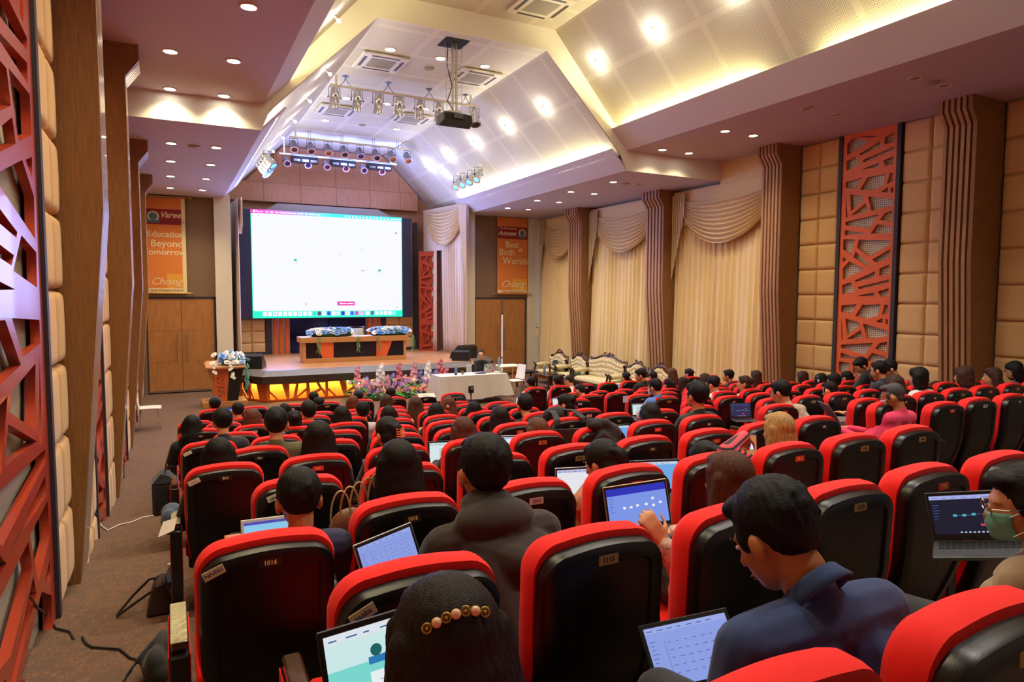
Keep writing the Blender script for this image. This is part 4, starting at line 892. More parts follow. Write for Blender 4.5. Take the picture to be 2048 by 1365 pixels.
for k, (a, b_) in enumerate(((-1.72, -1.2), (-.7, -.2), (.33, .82), (1.3, 1.78))):
    mid = (a+b_)/2; mb = MB()
    for e in (a, b_): mb.tube([(mid, 0, .24), (mid+(e-mid)*.15, 0, .12), (mid+(e-mid)*.6, 0, .0), (e, 0, -.03)], .007, 5)
    mb.lathe([(.08, .24), (.08, .25)], 8, (mid, 0, 0)); mb.build('cable', M_BLACK, g)
g = bar('spotlight_bar', 'upper ceiling bar near the stage carrying eight coloured spotlights', 3.38, 7.15, 21.3, 7.6, (-1.7, 1.65), 7.87)
for x, ge in zip((-1.74, -1.24, -.72, -.22, .28, .8, 1.32, 1.84), (gelR, gelR, gelO, gelD, gelB, gelD, gelO, gelO)): par_can(g, x-.02, 0, 0, radians(-40), ge, False, 1.05)
for x in (-1.3, -.3, .7, 1.5): MB().tube([(x-.03, 0, .26), (x-.03, 0, 0)], .006, 5).tube([(x+.03, 0, .26), (x+.03, 0, 0)], .006, 5).build('cable', M_BLACK, g)
g = bar('spotlight_bar', 'lower white pipe near the stage with six small spotlights above the screen', 3.2, 7.0, 22.15, 7.25, (-1.75, 1.7), 7.87, M_WHITE)
for x, ge in zip((-1.68, -1.05, -.45, .15, .75, 1.35), (gelD, gelD, gelR, gelR, gelD, gelR)): par_can(g, x, 0, 0, radians(-55), ge, False, .95)
for i, (x, l) in enumerate(((-1.15, 'left'), (.05, 'middle'), (1.25, 'right'))):
    f = tag(empty('strip_floodlight', (5.1+x, 22.0, 6.98)), f'black three-bay floodlight, {l} one below the stage light bar', 'floodlight', 'black floodlights'); 
    MB().add([(-.4, -.13, 0), (.4, -.13, 0), (.4, .13, 0), (-.4, .13, 0), (-.4, -.05, .2), (.4, -.05, .2), (.4, .13, .2), (-.4, .13, .2)], [(0, 1, 5, 4), (4, 5, 6, 7), (2, 3, 7, 6), (0, 4, 7, 3), (1, 2, 6, 5), (0, 3, 2, 1)]).build('housing', M_BLACK, f)
    for k in (-.26, 0, .26): MB().box(k-.1, k+.1, -.125, -.1, .03, .1).build('reflector', mat('dull_gold', '6a5c48', .4), f)
    MB().tube([(-.4, 0, .1), (-.4, .1, .27), (.4, .1, .27), (.4, 0, .1)], .01, 6).build('bracket', M_BLACK, f)
# side clusters
def side_bar(x, y0, y1, z, s, label, n=4):
    g = tag(empty('side_light_bar', (x, (y0+y1)/2, z)), label, 'light bar'); h = (y1-y0)/2
    MB().tube([(0, -h, 0), (0, h, 0)], .02).build('rail', M_WHITE, g)
    for q in (-.8, .8): MB().tube([(0, q*h, 0), (0, q*h, .5)], .015).build('hanger', M_WHITE, g)
    for k in range(n): par_can(g, 0, -h+.2+k*(2*h-.4)/(n-1), 0, radians(-42), mat('gel_pale_blue', '8fc0f0', .3, emit='6ab0ff', es=1.2), True, 1.1, yaw=s*radians(-50))
side_bar(8.2, 17.9, 19.9, 6.62, 1, 'cluster of four silver spotlights hanging by the right fascia')
side_bar(2.35, 17.9, 19.6, 6.5, -1, 'cluster of silver spotlights hanging by the left fascia')
# projector on its pole under an open ceiling hatch
g = tag(empty('projector', (5.2, 12.66, 6.28)), 'black ceiling projector hanging on a steel pole from a dark hatch', 'projector')
MB().bbox(-.3, .3, -.2, .22, -.02, .17, .03).add([(-.3, -.24, .0), (.3, -.24, .0), (.34, 0, -.09), (.3, .24, -.02), (-.3, .24, -.02), (-.34, 0, -.09), (-.3, -.2, .12), (.3, -.2, .12), (.3, .2, .12), (-.3, .2, .12)], [(0, 5, 2, 1), (5, 4, 3, 2), (0, 1, 7, 6), (1, 2, 8, 7), (2, 3, 8), (3, 4, 9, 8), (4, 5, 9), (5, 0, 6, 9)]).build('body', M_BLACK, g)
MB().box(-.09, .09, -.26, -.2, .03, .12).build('rear_ports', mat('port_grey', '55585f', .5), g)
MB().box(-.05, -.01, -.02, .02, .15, 1.57).box(.03, .07, -.02, .02, .15, 1.57).build('pole', M_METAL, g)
mb = MB()
for k in range(8): mb.tube([(-.15, 0, .35+k*.15), (.15, 0, .42+k*.15)], .004, 5)
for s in (-1, 1): mb.tube([(s*.15, 0, .2), (s*.17, 0, .7), (s*.13, 0, 1.1), (s*.2, 0, 1.56)], .005, 5)
mb.build('wire_lattice', M_METAL, g); MB().tube([(-.12, .02, 1.55), (-.14, .02, 1.1), (-.06, -.05, .7), (-.16, -.05, .4), (-.02, -.1, .15)], .01, 6).build('cable', M_BLACK, g)
MB().bbox(-.15, .15, -.12, .12, .17, .22, .01).build('mount', M_METAL, g)
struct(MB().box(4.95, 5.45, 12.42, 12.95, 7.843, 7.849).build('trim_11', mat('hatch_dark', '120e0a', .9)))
# ---------------------------------------------------------------- auditorium seats
TAGZ = .96
def outline(hw, zb, zt, r, n=9, arch=.02, waist=.04):
    """closed outline in (x,z): rounded shoulders, slightly arched top, narrower bottom"""
    pts = []; w0 = hw-waist*1.3
    for x in (-1, -.33, .33, 1): pts.append((x*w0, zb))
    for z, k in ((zb+.08, 1.15), (zb+.16, 1.0), (zb+.24, .65), (zb+.32, .35), (zb+.40, .1), (zb+.5, 0), (zb+.6, 0)): pts.append((hw-waist*k, z))
    tz = lambda x: zt-arch*(x/hw)**2
    right = []
    for k in range(n): a = pi/2*k/(n-1); x = hw-r+r*cos(a); right.append((x, tz(hw-r)-r+r*sin(a)-.25*arch*0))
    top = [(x*(hw-r), tz(x*(hw-r))) for x in (.75, .5, .25, 0, -.25, -.5, -.75)]
    pts += right+top+[(-x, z) for x, z in right[::-1]]
    for z, k in ((zb+.6, 0), (zb+.5, 0), (zb+.40, .1), (zb+.32, .35), (zb+.24, .65), (zb+.16, 1.0), (zb+.08, 1.15)): pts.append((-(hw-waist*k), z))
    return pts
def inset(pts, d):
    n = len(pts); out = []
    for i in range(n):
        a, b_, c = Vector(pts[i-1]), Vector(pts[i]), Vector(pts[(i+1) % n]); t = (c-a); t = t.normalized() if t.length else Vector((1, 0)); nn = Vector((-t.y, t.x))
        out.append((b_.x+nn.x*d, b_.y+nn.y*d))
    return out
def lean(z):          # rear surface profile: y of the back as a function of height
    return -.10+.17*max(0, (.62-z)/.62)**1.3*1.25+ .05*(1.0-min(z, 1.0))
def chair_meshes():
    o = outline(.238, .20, 1.012, .105, arch=.03)
    def ring(d, y, dz=0): return [Vector((x, lean(z)+y, z+dz)) for x, z in inset(o, d)]
    cushion = MB(); cushion.loft([ring(.03, .03), ring(.006, .035), ring(0, .06), ring(0, .10), ring(.012, .125), ring(.05, .145)]+[[Vector((p.x*k, lean(.6+(p.z-.6)*k)+.15, .6+(p.z-.6)*k)) for p in ring(.05, .145)] for k in (.7, .3)])
    o2 = outline(.226, .16, .985, .09, arch=.03)
    def ring2(d, y, dz=0): return [Vector((x, lean(z)+y, z+dz)) for x, z in inset(o2, d)]
    shell = MB(); shell.loft([ring2(.01, .05), ring2(0, .04), ring2(.0, .0), ring2(.006, -.014), ring2(.022, -.022), ring2(.052, -.022), ring2(.058, -.013)]+[[Vector((p.x*k, lean(.55+(p.z-.55)*k)-.013, .55+(p.z-.55)*k)) for p in ring2(.058, -.013)] for k in (.8, .5, .2)])
    return cushion, shell
cu_, sh_ = chair_meshes()
SEAT = {}
def seat_proto():
    rt = empty('auditorium_seat', (0, 0, 0))
    c = cu_.build('backrest_cushion', M_REDF, rt, smooth=True, angle=60); s = sh_.build('back_shell', M_SHELL, rt, smooth=True, angle=35)
    mb = MB(); mb.tube([(-.17, lean(.36)-.018, .36), (0, lean(.36)-.02, .358), (.17, lean(.36)-.018, .36)], .0025, 4); mb.build('pouch_seam', mat('grey_piping', '6f6f70', .4), rt)
    mb = MB(); mb.bbox(-.235, .235, .10, .50, .36, .46, .03); mb.build('seat_cushion', M_REDF, rt, smooth=True, angle=50)
    MB().bbox(-.22, .22, .12, .48, .30, .36, .01).build('seat_pan', M_SHELL, rt)
    a = empty('armrest', (0, 0, 0)); a.parent = rt
    MB().bbox(-.322, -.258, .0, .34, .0, .60, .006).build('side_panel', M_BLACK, a)
    MB().bbox(-.326, -.322, .01, .33, .05, .6, .001).build('red_side', M_REDF, a); MB().bbox(-.258, -.254, .01, .33, .05, .6, .001).build('red_side', M_REDF, a)
    MB().bbox(-.318, -.262, .03, .33, .60, .64, .008).build('arm_top', mat('arm_veneer', '4a3326', .18, coat=.8), a)
    return rt
proto = seat_proto()
M_TAG = [mat('plate_red', 'c8352a', .4), mat('plate_gold', 'b59a5a', .3, .6), mat('plate_dark', '2a2018', .35), mat('plate_silver', 'cfccc4', .3, .5)]
M_NUM = [mat('num_gold', 'e0b070', .4), mat('num_dark', '4a3418', .4), mat('num_pale', 'e8cf9a', .4), mat('num_grey', '6a6a70', .4)]
NUMM = {}
def number_mesh(t, mi):
    k = (t, mi)
    if k not in NUMM:
        o = text_mesh(t, .022, M_NUM[mi], 'seat_number', None, basis((1, 0, 0), (0, 0, 1), (0, -1, 0), (0, 0, 0)), .0006, bold=.0006); NUMM[k] = o.data; bpy.data.objects.remove(o)
    return NUMM[k]
PL = [MB().bbox(-.037, .037, -.003, .003, -.017, .017, .0015).build('number_plate', m_) for m_ in M_TAG]
for o in PL: COL.objects.unlink(o)
plate_kind = {(10, 0): 2, (11, 0): 0, (8, 1): 0, (7, 0): 2, (8, 0): 2, (6, 0): 2, (5, 0): 0, (5, 1): 0, (6, 2): 0, (5, 2): 0, (11, 1): 1, (10, 1): 2, (10, 2): 3, (10, 5): 0, (9, 5): 0, (8, 6): 0, (8, 3): 2, (9, 4): 2, (10, 6): 1, (10, 7): 1, (9, 7): 2, (11, 3): 1, (11, 4): 0, (12, 2): 1, (9, 3): 1, (9, 9): 2, (8, 11): 2, (7, 4): 0, (9, 10): 0, (9, 11): 3}
absent = {(1, 8), (1, 9), (2, 8), (2, 9), (2, 10), (3, 8), (4, 8), (10, 8), (10, 9), (10, 10), (9, 8), (8, 8), (8, 10), (7, 9), (4, 10), (5, 8), (5, 9), (6, 8), (6, 9)}
ROWN = {12: 'nearest', 11: 'second', 10: 'third', 9: 'fourth', 8: 'fifth', 7: 'sixth', 6: 'seventh', 5: 'eighth', 4: 'ninth', 3: 'tenth', 2: 'second-to-front', 1: 'front'}
R = random.Random(12)
def seatX(r, n): return .289+.58*n+(.305 if r % 2 else 0)
special = {(10, 0): (0, -.16, radians(0), -radians(2)), (9, 9): (.17, .14, radians(4), radians(8)), (8, 9): (-.02, .12, 0, 0), (8, 4): (0, .0, 0, 0)}
seats = {}
for r in range(12, 0, -1):
    for n in range(0, 20):
        if (r, n) in absent: continue
        X = seatX(r, n); D = rowD(r)
        if X > 11.15: continue
        q = (Vector((X, D, floorZ(r)+.9))-Vector((0, 0, CZ))); zc = q.dot(_F)
        if zc < .2 and not (r == 12 and n < 5): continue
        u = 1024+FPX*q.dot(_R)/max(zc, .1)
        if u > 2130 or (r == 12 and n > 4): continue
        g = copy_tree(proto); dx, dy, rz, tl = special.get((r, n), (R.uniform(-.006, .006), R.uniform(-.015, .015), radians(R.uniform(-1.2, 1.2)), radians(R.uniform(-.8, .8))))
        g.location = (X+dx, D+.09+dy, floorZ(r)); g.rotation_euler = (-tl, 0, rz); seats[(r, n)] = g
        side = ordn[n]
        tag(g, f'red and black auditorium seat, {ROWN[r]} row{" from the camera" if r > 2 else ""}, {side} from the left aisle', 'seat', 'auditorium seats')
        k = plate_kind.get((r, n), R.choice((0, 2, 2, 1, 3)))
        p = PL[k].copy(); COL.objects.link(p); p.parent = g; p.location = (0, lean(.93)-.021, .938); p.rotation_euler = (radians(-3), 0, 0)
        if r >= 4 or n < 8:
            num = f'{r}{16-n:02d}' if n < 16 else f'{r}{n}'
            o = bpy.data.objects.new('seat_number', number_mesh(num, k)); COL.objects.link(o); o.parent = p; o.location = (0, -.0035, -.001)
for o in [proto]+list(proto.children_recursive): bpy.data.objects.remove(o)
for o in PL: bpy.data.objects.remove(o)
# paper name stickers on the left aisle seats
for (r, n), (x, z, a, t) in {(10, 0): (-.18, .935, 22, 'NNN1'), (11, 0): (-.17, .93, 25, 'aaaba'), (8, 0): (-.18, .935, 22, '~~~'), (9, 0): (-.14, .94, 18, 'cann'), (6, 0): (-.18, .935, 22, '~~')}.items():
    M = Matrix.Translation((x, lean(z)-.024, z)) @ Matrix.Rotation(radians(-a), 4, 'Y')
    o = MB().bbox(-.035, .035, -.001, .001, -.016, .016, .0004, M=M).build('paper_sticker', mat('sticker_paper', 'd8d2b4', .7), seats[(r, n)])
    text_mesh(t, .022, mat('pen_blue', '2a2f7a', .6), 'scribble', o, M @ basis((1, 0, 0), (0, 0, 1), (0, -1, 0), (0, -.002, 0)), .0004)
# taped bright tops on the aisle armrests
tape = mat('arm_tape', 'b0ab80', .25, .15, bump=.6, bscale=(30, 30, 30), coat=.6)
for (r, n) in ((10, 0), (8, 0)):
    MB().bbox(-.318, -.262, .02, .335, .64, .645, .002).build('taped_arm_top', tape, seats[(r, n)])
# one open writing tablet at the right
g = seats[(9, 12)] if (9, 12) in seats else None
def tablet(seat, open_=True):
    mb = MB(); pts = [(-.26, .18), (.05, .16), (.14, .22), (.15, .40), (.10, .46), (-.26, .46)]
    mb.prism(pts, .018, M=Matrix.Translation((0, 0, .66))); mb.build('writing_tablet', mat('tablet_veneer', '3d2b20', .2, coat=.6), seat); MB().tube([(-.27, .3, .45), (-.27, .3, .66)], .012).build('tablet_arm', M_BLACK, seat)
for k in ((9, 12),):
    if k in seats: tablet(seats[k])
# ---------------------------------------------------------------- people
def cap(mb, p0, p1, r0, r1, n=10):
    p0, p1 = Vector(p0), Vector(p1); d = (p1-p0); L_ = d.length
    if L_ < 1e-5: d = Vector((0, 0, 1)); L_ = 1e-5
    d = d/L_; a = d.orthogonal().normalized(); b_ = d.cross(a); rings = []
    for k in range(4): t = pi/2*k/4; rings.append((p0-d*r0*cos(t), max(r0*sin(t), r0*.08)))
    rings += [(p0, r0), (p0.lerp(p1, .5), (r0+r1)/2), (p1, r1)]
    for k in range(1, 5): t = pi/2*k/4; rings.append((p1+d*r1*sin(t), max(r1*cos(t), r1*.08)))
    mb.loft([[c+a*(cos(2*pi*j/n)*r)+b_*(sin(2*pi*j/n)*r) for j in range(n)] for c, r in rings])
def chain(mb, pts, rs):
    for i in range(len(pts)-1): cap(mb, pts[i], pts[i+1], rs[i], rs[i+1])
def remeshed(mb, name, m, vox, parent=None, smooth=3, loc=(0, 0, 0)):
    o = mb.build(name, m, None); md = o.modifiers.new('r', 'REMESH'); md.mode = 'VOXEL'; md.voxel_size = vox
    if smooth: s = o.modifiers.new('s', 'SMOOTH'); s.factor = .6; s.iterations = smooth
    baked(o); o.data.polygons.foreach_set('use_smooth', [True]*len(o.data.polygons)); o.data.materials.clear(); o.data.materials.append(m)
    if parent: o.parent = parent
    o.location = loc; return o
def hair_mat(c):
    return mat('hair_'+c, c, .58, var=.45, vscale=(120, 120, 8), bump=.35, bscale=(420, 420, 16), spec=.22)
def cloth_mat(c): return mat('cloth_'+c, c, .85, bump=.2, bscale=(18, 18, 18), sheen=.15)
def headframe(yaw, pitch, roll=0): return Matrix.Rotation(yaw, 3, 'Z') @ Matrix.Rotation(-pitch, 3, 'X') @ Matrix.Rotation(roll, 3, 'Y')
def head_prims(mb, C, Q, s=1.0, ears=True, f=0):
    P = lambda x, y, z: C+Q @ (Vector((x, y, z))*s)
    mb.ell(P(0, -.012, .025), (.077*s+f, .094*s+f, .092*s+f), Q, 16, 12); mb.ell(P(0, .03, -.02), (.064*s+f, .062*s+f, .085*s+f), Q, 14, 10)
    mb.ell(P(0, .045, -.072), (.042*s+f, .04*s+f, .035*s+f), Q, 12, 8)
    cap(mb, P(0, .088, .012), P(0, .108, -.022), .009*s, .014*s)                   # nose
    mb.ell(P(0, .078, .03), (.045*s, .014*s, .012*s), Q, 10, 6)                    # brow
    mb.ell(P(0, .09, -.055), (.022*s, .01*s, .008*s), Q, 8, 6); mb.ell(P(0, .086, -.066), (.019*s, .01*s, .008*s), Q, 8, 6)
    if ears:
        for q in (-1, 1): mb.ell(P(q*.086, -.012, -.010), (.011*s, .021*s, .034*s), Q, 8, 8); mb.ell(P(q*.081, .002, -.036), (.009*s, .011*s, .013*s), Q, 6, 6)
def hand(mb, W, d, palm_n, curl=.5, s=1.0, side=1, spread=.12):
    """W wrist, d finger direction, palm_n palm normal; five separate fingers"""
    d = Vector(d).normalized(); n = Vector(palm_n); n = (n-d*n.dot(d)).normalized(); t = d.cross(n)*side
    for k in range(4): cap(mb, W+d*.01+t*(.012*(k-1.5)), W+d*.085*s+t*(.019*(k-1.5)*s), .015*s, .012*s, 8)
    lens = (.075, .085, .08, .062)
    for k in range(4):
        p = W+d*.09*s+t*(.02*(k-1.5)*s); dd = (d+t*spread*(k-1.5)).normalized(); a = 0
        for j, fr in enumerate((.45, .3, .25)):
            a += curl*(.6+.25*j); e = dd*cos(a)+n*sin(a); q = p+e*lens[k]*fr*s; cap(mb, p, q, (.0095-.001*j)*s, (.0088-.001*j)*s, 7); p = q
    p = W+d*.03*s-t*.028*s; e = (d*.6-t*.8+n*.25).normalized(); q = p+e*.035*s; cap(mb, p, q, .013*s, .011*s, 8); e2 = (d*.85-t*.35+n*.4).normalized(); q2 = q+e2*.03*s; cap(mb, q, q2, .011*s, .0095*s, 8); cap(mb, q2, q2+(e2+n*.3).normalized()*.024*s, .0095*s, .008*s, 8)
def hair(style, C, Q, s, col, vox, parent, L=.3):
    mb = MB(); P = lambda x, y, z: C+Q @ (Vector((x, y, z))*s); W3 = Vector((0, 0, 1))
    if style in ('short', 'spiky', 'thin', 'buzz'):
        e = {'short': .006, 'spiky': .008, 'thin': -.002, 'buzz': -.004}[style]
        mb.ell(P(0, -.030, .046), (.084*s+e, .094*s+e, .090*s+e), Q, 18, 12); mb.ell(P(0, -.056, .002), (.070*s+e, .052*s+e, .062*s), Q, 14, 10)
        if style != 'thin': mb.ell(P(0, .035, .095), (.066*s, .05*s, .032*s), Q, 14, 8)
        for q in (-1, 1): mb.ell(P(q*.074, .02, .018), (.012*s, .02*s, .035*s), Q, 8, 6)
        if style == 'short' and vox < .014:
            R = random.Random(int(C.x*1000) % 991)
            for k in range(110):
                a = R.uniform(0, 2*pi); ph = R.uniform(-.35, 1.45)
                if sin(a) > 0 and ph < .95: continue
                v = Vector((cos(ph)*cos(a), cos(ph)*sin(a), sin(ph))); p = P(0, -.030, .046)+Q @ Vector((v.x*.085*s, v.y*.094*s, v.z*.09*s))
                dn = Q @ (Vector((R.uniform(-.25, .25), v.y*.3-.1, -1))-v*v.dot(Vector((0, 0, -1)))*.8+v*.12).normalized(); cap(mb, p, p+dn*R.uniform(.015, .03)*s, .0095*s, .003*s, 5)
        if style == 'spiky':
            R = random.Random(int(C.x*1000) % 997)
            for k in range(46):
                a = R.uniform(0, 2*pi); ph = R.uniform(.15, 1.5); v = Vector((cos(ph)*cos(a), cos(ph)*sin(a), sin(ph)))
                p = P(0, -.018, .04)+Q @ Vector((v.x*.084*s, v.y*.096*s, v.z*.09*s)); cap(mb, p, p+Q @ ((v*.6+Vector((R.uniform(-.5, .5), .5, .3)))*.026*s), .015*s, .004*s, 6)
    else:
        mb.ell(P(0, -.02, .042), (.089*s, .101*s, .095*s), Q, 18, 12); mb.ell(P(0, -.05, -.02), (.083*s, .066*s, .09*s), Q, 14, 10)
        mb.ell(P(0, .03, .095), (.06*s, .055*s, .03*s), Q, 12, 8)
        if style == 'long':
            for k in range(11):
                x = (k-5)/5; a = P(x*.074, -.07+.035*x*x, .03); m_ = C+Q @ Vector((x*.088*s, (-.085+.06*x*x)*s, -.09*s)); b_ = m_+Vector((x*.02, -.012, -(L-.1)))+Q @ Vector((0, -.01, 0))
                chain(mb, (a, m_, m_.lerp(b_, .5)+Vector((x*.008, 0, 0)), b_), (.034*s, .036*s, .033*s, .018*s))
            for q in (-1, 1): chain(mb, (P(q*.07, .02, .06), P(q*.088, .0, -.03), P(q*.09, -.01, -.1)+Vector((0, 0, -(L-.2)*.6))), (.02*s, .022*s, .02*s))
        elif style == 'bob':
            for k in range(11):
                x = (k-5)/5; a = P(x*.078, -.065+.07*x*x, .03); b_ = P(x*.096, -.075+.08*x*x, -.12); chain(mb, (a, b_), (.036*s, .026*s))
            for q in (-1, 1): chain(mb, (P(q*.075, .04, .06), P(q*.09, .045, -.03), P(q*.088, .03, -.11)), (.02*s, .024*s, .02*s))
            mb.ell(P(0, .07, .06), (.06*s, .02*s, .04*s), Q, 12, 8)
        elif style == 'pony':
            chain(mb, (P(0, -.1, .05), P(0, -.145, .02), P(.01, -.15, -.1), P(.01, -.13, -.2)), (.03*s, .036*s, .032*s, .014*s))
        elif style == 'bun': mb.ell(P(.0, -.118, .045), (.042*s, .038*s, .042*s), Q, 12, 8)
        elif style == 'updo': mb.ell(P(.02, -.1, .02), (.05*s, .045*s, .055*s), Q, 12, 8); chain(mb, (P(-.03, -.1, .06), P(.03, -.12, .02), P(.05, -.09, -.03)), (.02*s, .024*s, .014*s))
    R = random.Random(3)
    o = remeshed(mb, 'hair', hair_mat(col), vox, parent, 2)
    # comb grooves that follow the strands
    if vox < .012:
        inv = Q.transposed()
        for v in o.data.vertices:
            q = inv @ (v.co-C); a = atan2(q.x, -q.y+.0001); g = sin(a*38+3*sin(q.z*30))*.0011+sin(a*90+q.z*20)*.0006
            v.co += (v.co-C).normalized()*g
    return o
TAKEN = {}
def person(label, C, r=None, n=None, yaw=0, pitch=.12, style='short', hc='15110f', shirt='2a2a2e', skin='c98e66', vox=.016, L=.3, group=None, roll=0, hold=None, feet=None, shy=0, face=False, pants='23232b', s=1.0, seated=True, arms=None, glasses=False, mask=None, sleeve='long', cx=None, hood=False, wide=1.0):
    """C = head centre; sits on seat (r, n): the pelvis rests on the seat cushion"""
    C = Vector(C); Q = headframe(yaw, pitch, roll); ms = mat('skin_'+skin, skin, .5, sss=.08)
    if r is not None:
        n2 = round((C.x-.289-(.305 if r % 2 else 0))/.58)
        if cx is None: n = n2
        if (r, n) in TAKEN or (r, n) not in seats: print('SEATCLASH', label[:50], (r, n), round(C.x, 2), TAKEN.get((r, n)))
        TAKEN[(r, n)] = label[:40]
        X = seatX(r, n) if cx is None else cx; D = rowD(r); z0 = floorZ(r); pel = Vector((X, D+.32, z0+.56)); base = Vector((X, D+.3, z0))
    else: X, D, z0 = feet; pel = Vector((X, D, z0+(.56 if seated else .92))); base = Vector((X, D, z0))
    T = -base; C = C+T; pel = pel+T
    fw = Vector((sin(-shy), cos(shy), 0)); rt_ = Vector((cos(shy), sin(shy), 0))
    neck = C+Q @ Vector((0, -.035*s, -.085*s)); nb = C+Q @ Vector((0, -.05*s, -.13*s))+Vector((0, -.0, -.045)); chest = nb.lerp(pel, .38)
    up = (nb-pel).normalized(); shc = nb-up*.045; hw = .165*s*wide
    SL = [shc-rt_*hw, shc+rt_*hw]
    A = []
    for q, S in zip((-1, 1), SL):
        if arms and arms.get(q): E, Wp = [Vector(v)+T for v in arms[q][:2]]
        else: E = S+rt_*(q*.07)+fw*.12-Vector((0, 0, .24)); Wp = pel+fw*.33+rt_*(q*.06)+Vector((0, 0, .14))
        A.append((S, E, Wp))
    knees = [pel+fw*.42*1+rt_*(q*.1)-Vector((0, 0, .03)) for q in (-1, 1)] if seated else [pel+rt_*(q*.1)-Vector((0, 0, .44)) for q in (-1, 1)]
    if r is not None and r > 0: knees = [k-fw*.04 for k in knees]
    ank = [k-Vector((0, 0, k.z-.07))+fw*(.0 if not seated else -.03) for k in knees]
    def torso(mb, f):
        for q in (-1, 1): chain(mb, (pel+rt_*q*.08, chest+rt_*q*.07*wide+up*-.02, shc+rt_*q*.075-up*.06), (.115*s*wide+f, .105*s*wide+f, .08*s+f))
        chain(mb, (SL[0]+rt_*.02, shc, SL[1]-rt_*.02), (.055*s+f, .066*s+f, .055*s+f)); cap(mb, nb-up*.03, neck.lerp(nb, .55), .062*s+f*.7, .052*s+f*.3)
    body = MB(); head_prims(body, C, Q, s); cap(body, nb-up*.05, neck, .058*s, .05*s); cap(body, neck, C+Q @ Vector((0, -.02, -.04)), .052*s, .055*s); torso(body, 0)
    for i, (S, E, Wp) in enumerate(A):
        chain(body, (S, E, Wp), (.046*s, .038*s, .027*s)); q = (-1, 1)[i]
        hd = arms.get(q)[2] if arms and arms.get(q) and len(arms[q]) > 2 else ((Wp-E).normalized(), Vector((0, 0, -1)), .5)
        hand(body, Wp, hd[0], hd[1], hd[2], .95*s, side=1 if len(hd) < 4 else hd[3])
    for k, a, q in zip(knees, ank, (-1, 1)): chain(body, (pel+rt_*q*.09, k, a), (.085*s, .058*s, .04*s)); chain(body, (a, a+fw*.14-Vector((0, 0, .03))), (.04, .035))
    o = remeshed(body, 'person', ms, vox, None, 2); o.location = base; tag(o, label, 'person', group)
    sh = MB(); torso(sh, .016)
    for S, E, Wp in A:
        if sleeve == 'long': chain(sh, (S, E, E.lerp(Wp, .93)), (.06*s, .052*s, .04*s))
        else: chain(sh, (S, S.lerp(E, .75)), (.066*s, .06*s))
    if hood:
        sh.ell(nb+up*.045-fw*.075, (.155, .10, .08), None, 16, 10); sh.ell(nb+up*.10-fw*.05, (.105, .075, .055), None, 14, 8)
        for k in range(9): a = pi*k/8; p = nb+rt_*(cos(a)*.10)+fw*(-sin(a)*.10-.01)+up*(.0-.02*sin(a)); mb2 = sh; cap(mb2, p, p-up*.04-fw*.015, .04, .045)
        chain(sh, (nb-rt_*.10-fw*.08-up*.05, nb-fw*.14-up*.09, nb+rt_*.10-fw*.08-up*.05), (.05, .07, .05))
    cl = shirt if not isinstance(shirt, bpy.types.Material) else None
    remeshed(sh, 'shirt' if sleeve != 'hoodie' else 'hoodie', cloth_mat(shirt) if cl else shirt, vox, o, 2)
    if vox < .02 or not seated or r is None or r <= 1:
        tr = MB(); 
        for k, a, q in zip(knees, ank, (-1, 1)): chain(tr, (pel+rt_*q*.085, k, a+Vector((0, 0, .04))), (.105*s, .075*s, .058*s))
        remeshed(tr, 'trousers', cloth_mat(pants), max(vox, .014), o, 2)
        so = MB()
        for a in ank: chain(so, (a+Vector((0, 0, -.005)), a+fw*.15-Vector((0, 0, .03))), (.05, .042))
        remeshed(so, 'shoes', cloth_mat('d8d4cc' if seated and r is None else '1c1c1e'), .012, o, 1)
    if style: hair(style, C, Q, s, hc, vox*.8 if vox < .012 else vox*.9, o, L)
    P = lambda x, y, z: C+Q @ (Vector((x, y, z))*s)
    if face:
        for q in (-1, 1):
            mb = MB(); mb.ell(P(q*.03, .079, .012), (.0125*s, .008*s, .0065*s), Q, 10, 6); mb.build('eye', mat('eye_white', 'e8e2dc', .3), o)
            mb = MB(); mb.ell(P(q*.03, .0858, .012), (.0045*s, .0025*s, .0045*s), Q, 8, 5); mb.build('iris', mat('iris', '1a0f0a', .2), o)
            mb = MB(); chain(mb, (P(q*.014, .094, .032), P(q*.032, .092, .037), P(q*.048, .08, .031)), (.003, .0035, .002)); mb.build('eyebrow', hair_mat('15110f'), o)
        mb = MB(); mb.ell(P(0, .096, -.057), (.021*s, .006*s, .0045*s), Q, 10, 6); mb.ell(P(0, .094, -.065), (.018*s, .006*s, .005*s), Q, 10, 6); mb.build('lips', mat('lips', 'a8584a', .4), o)
    if glasses:
        mb = MB()
        for q in (-1, 1):
            mb.tube([P(q*.032+.022*cos(a), .103, .01+.018*sin(a)) for a in [2*pi*k/14 for k in range(14)]], .0018, 5, closed=True); mb.tube([P(q*.054, .101, .014), P(q*.078, .06, .012), P(q*.083, -.01, .01)], .0018, 5)
        mb.tube([P(-.01, .104, .014), P(.01, .104, .014)], .0018, 5); mb.build('glasses', M_BLACK if glasses != 'metal' else M_METAL, o)
    if mask:
        mb = MB(); mb.grid(lambda u, v: P((u-.5)*.125, .118-.24*(u-.5)**2-.02*abs(v-.45), -.005-.09*v), 10, 8); m_ = mb.build('face_mask', mat('mask_'+mask, mask, .8), o, smooth=True); m_.modifiers.new('t', 'SOLIDIFY').thickness = .003
        mb = MB()
        for q in (-1, 1): mb.tube([P(q*.062, .06, -.015), P(q*.08, -.005, .015)], .0015, 4); mb.tube([P(q*.06, .06, -.08), P(q*.08, -.01, -.04)], .0015, 4)
        mb.build('mask_loop', mat('mask_loops', 'e6e6e6', .8), o)
    return o, (lambda x, y, z: base+P(x, y, z)), Q, base
PEOPLE = []
def P_(u, v, y): return at_y(u, v, y)
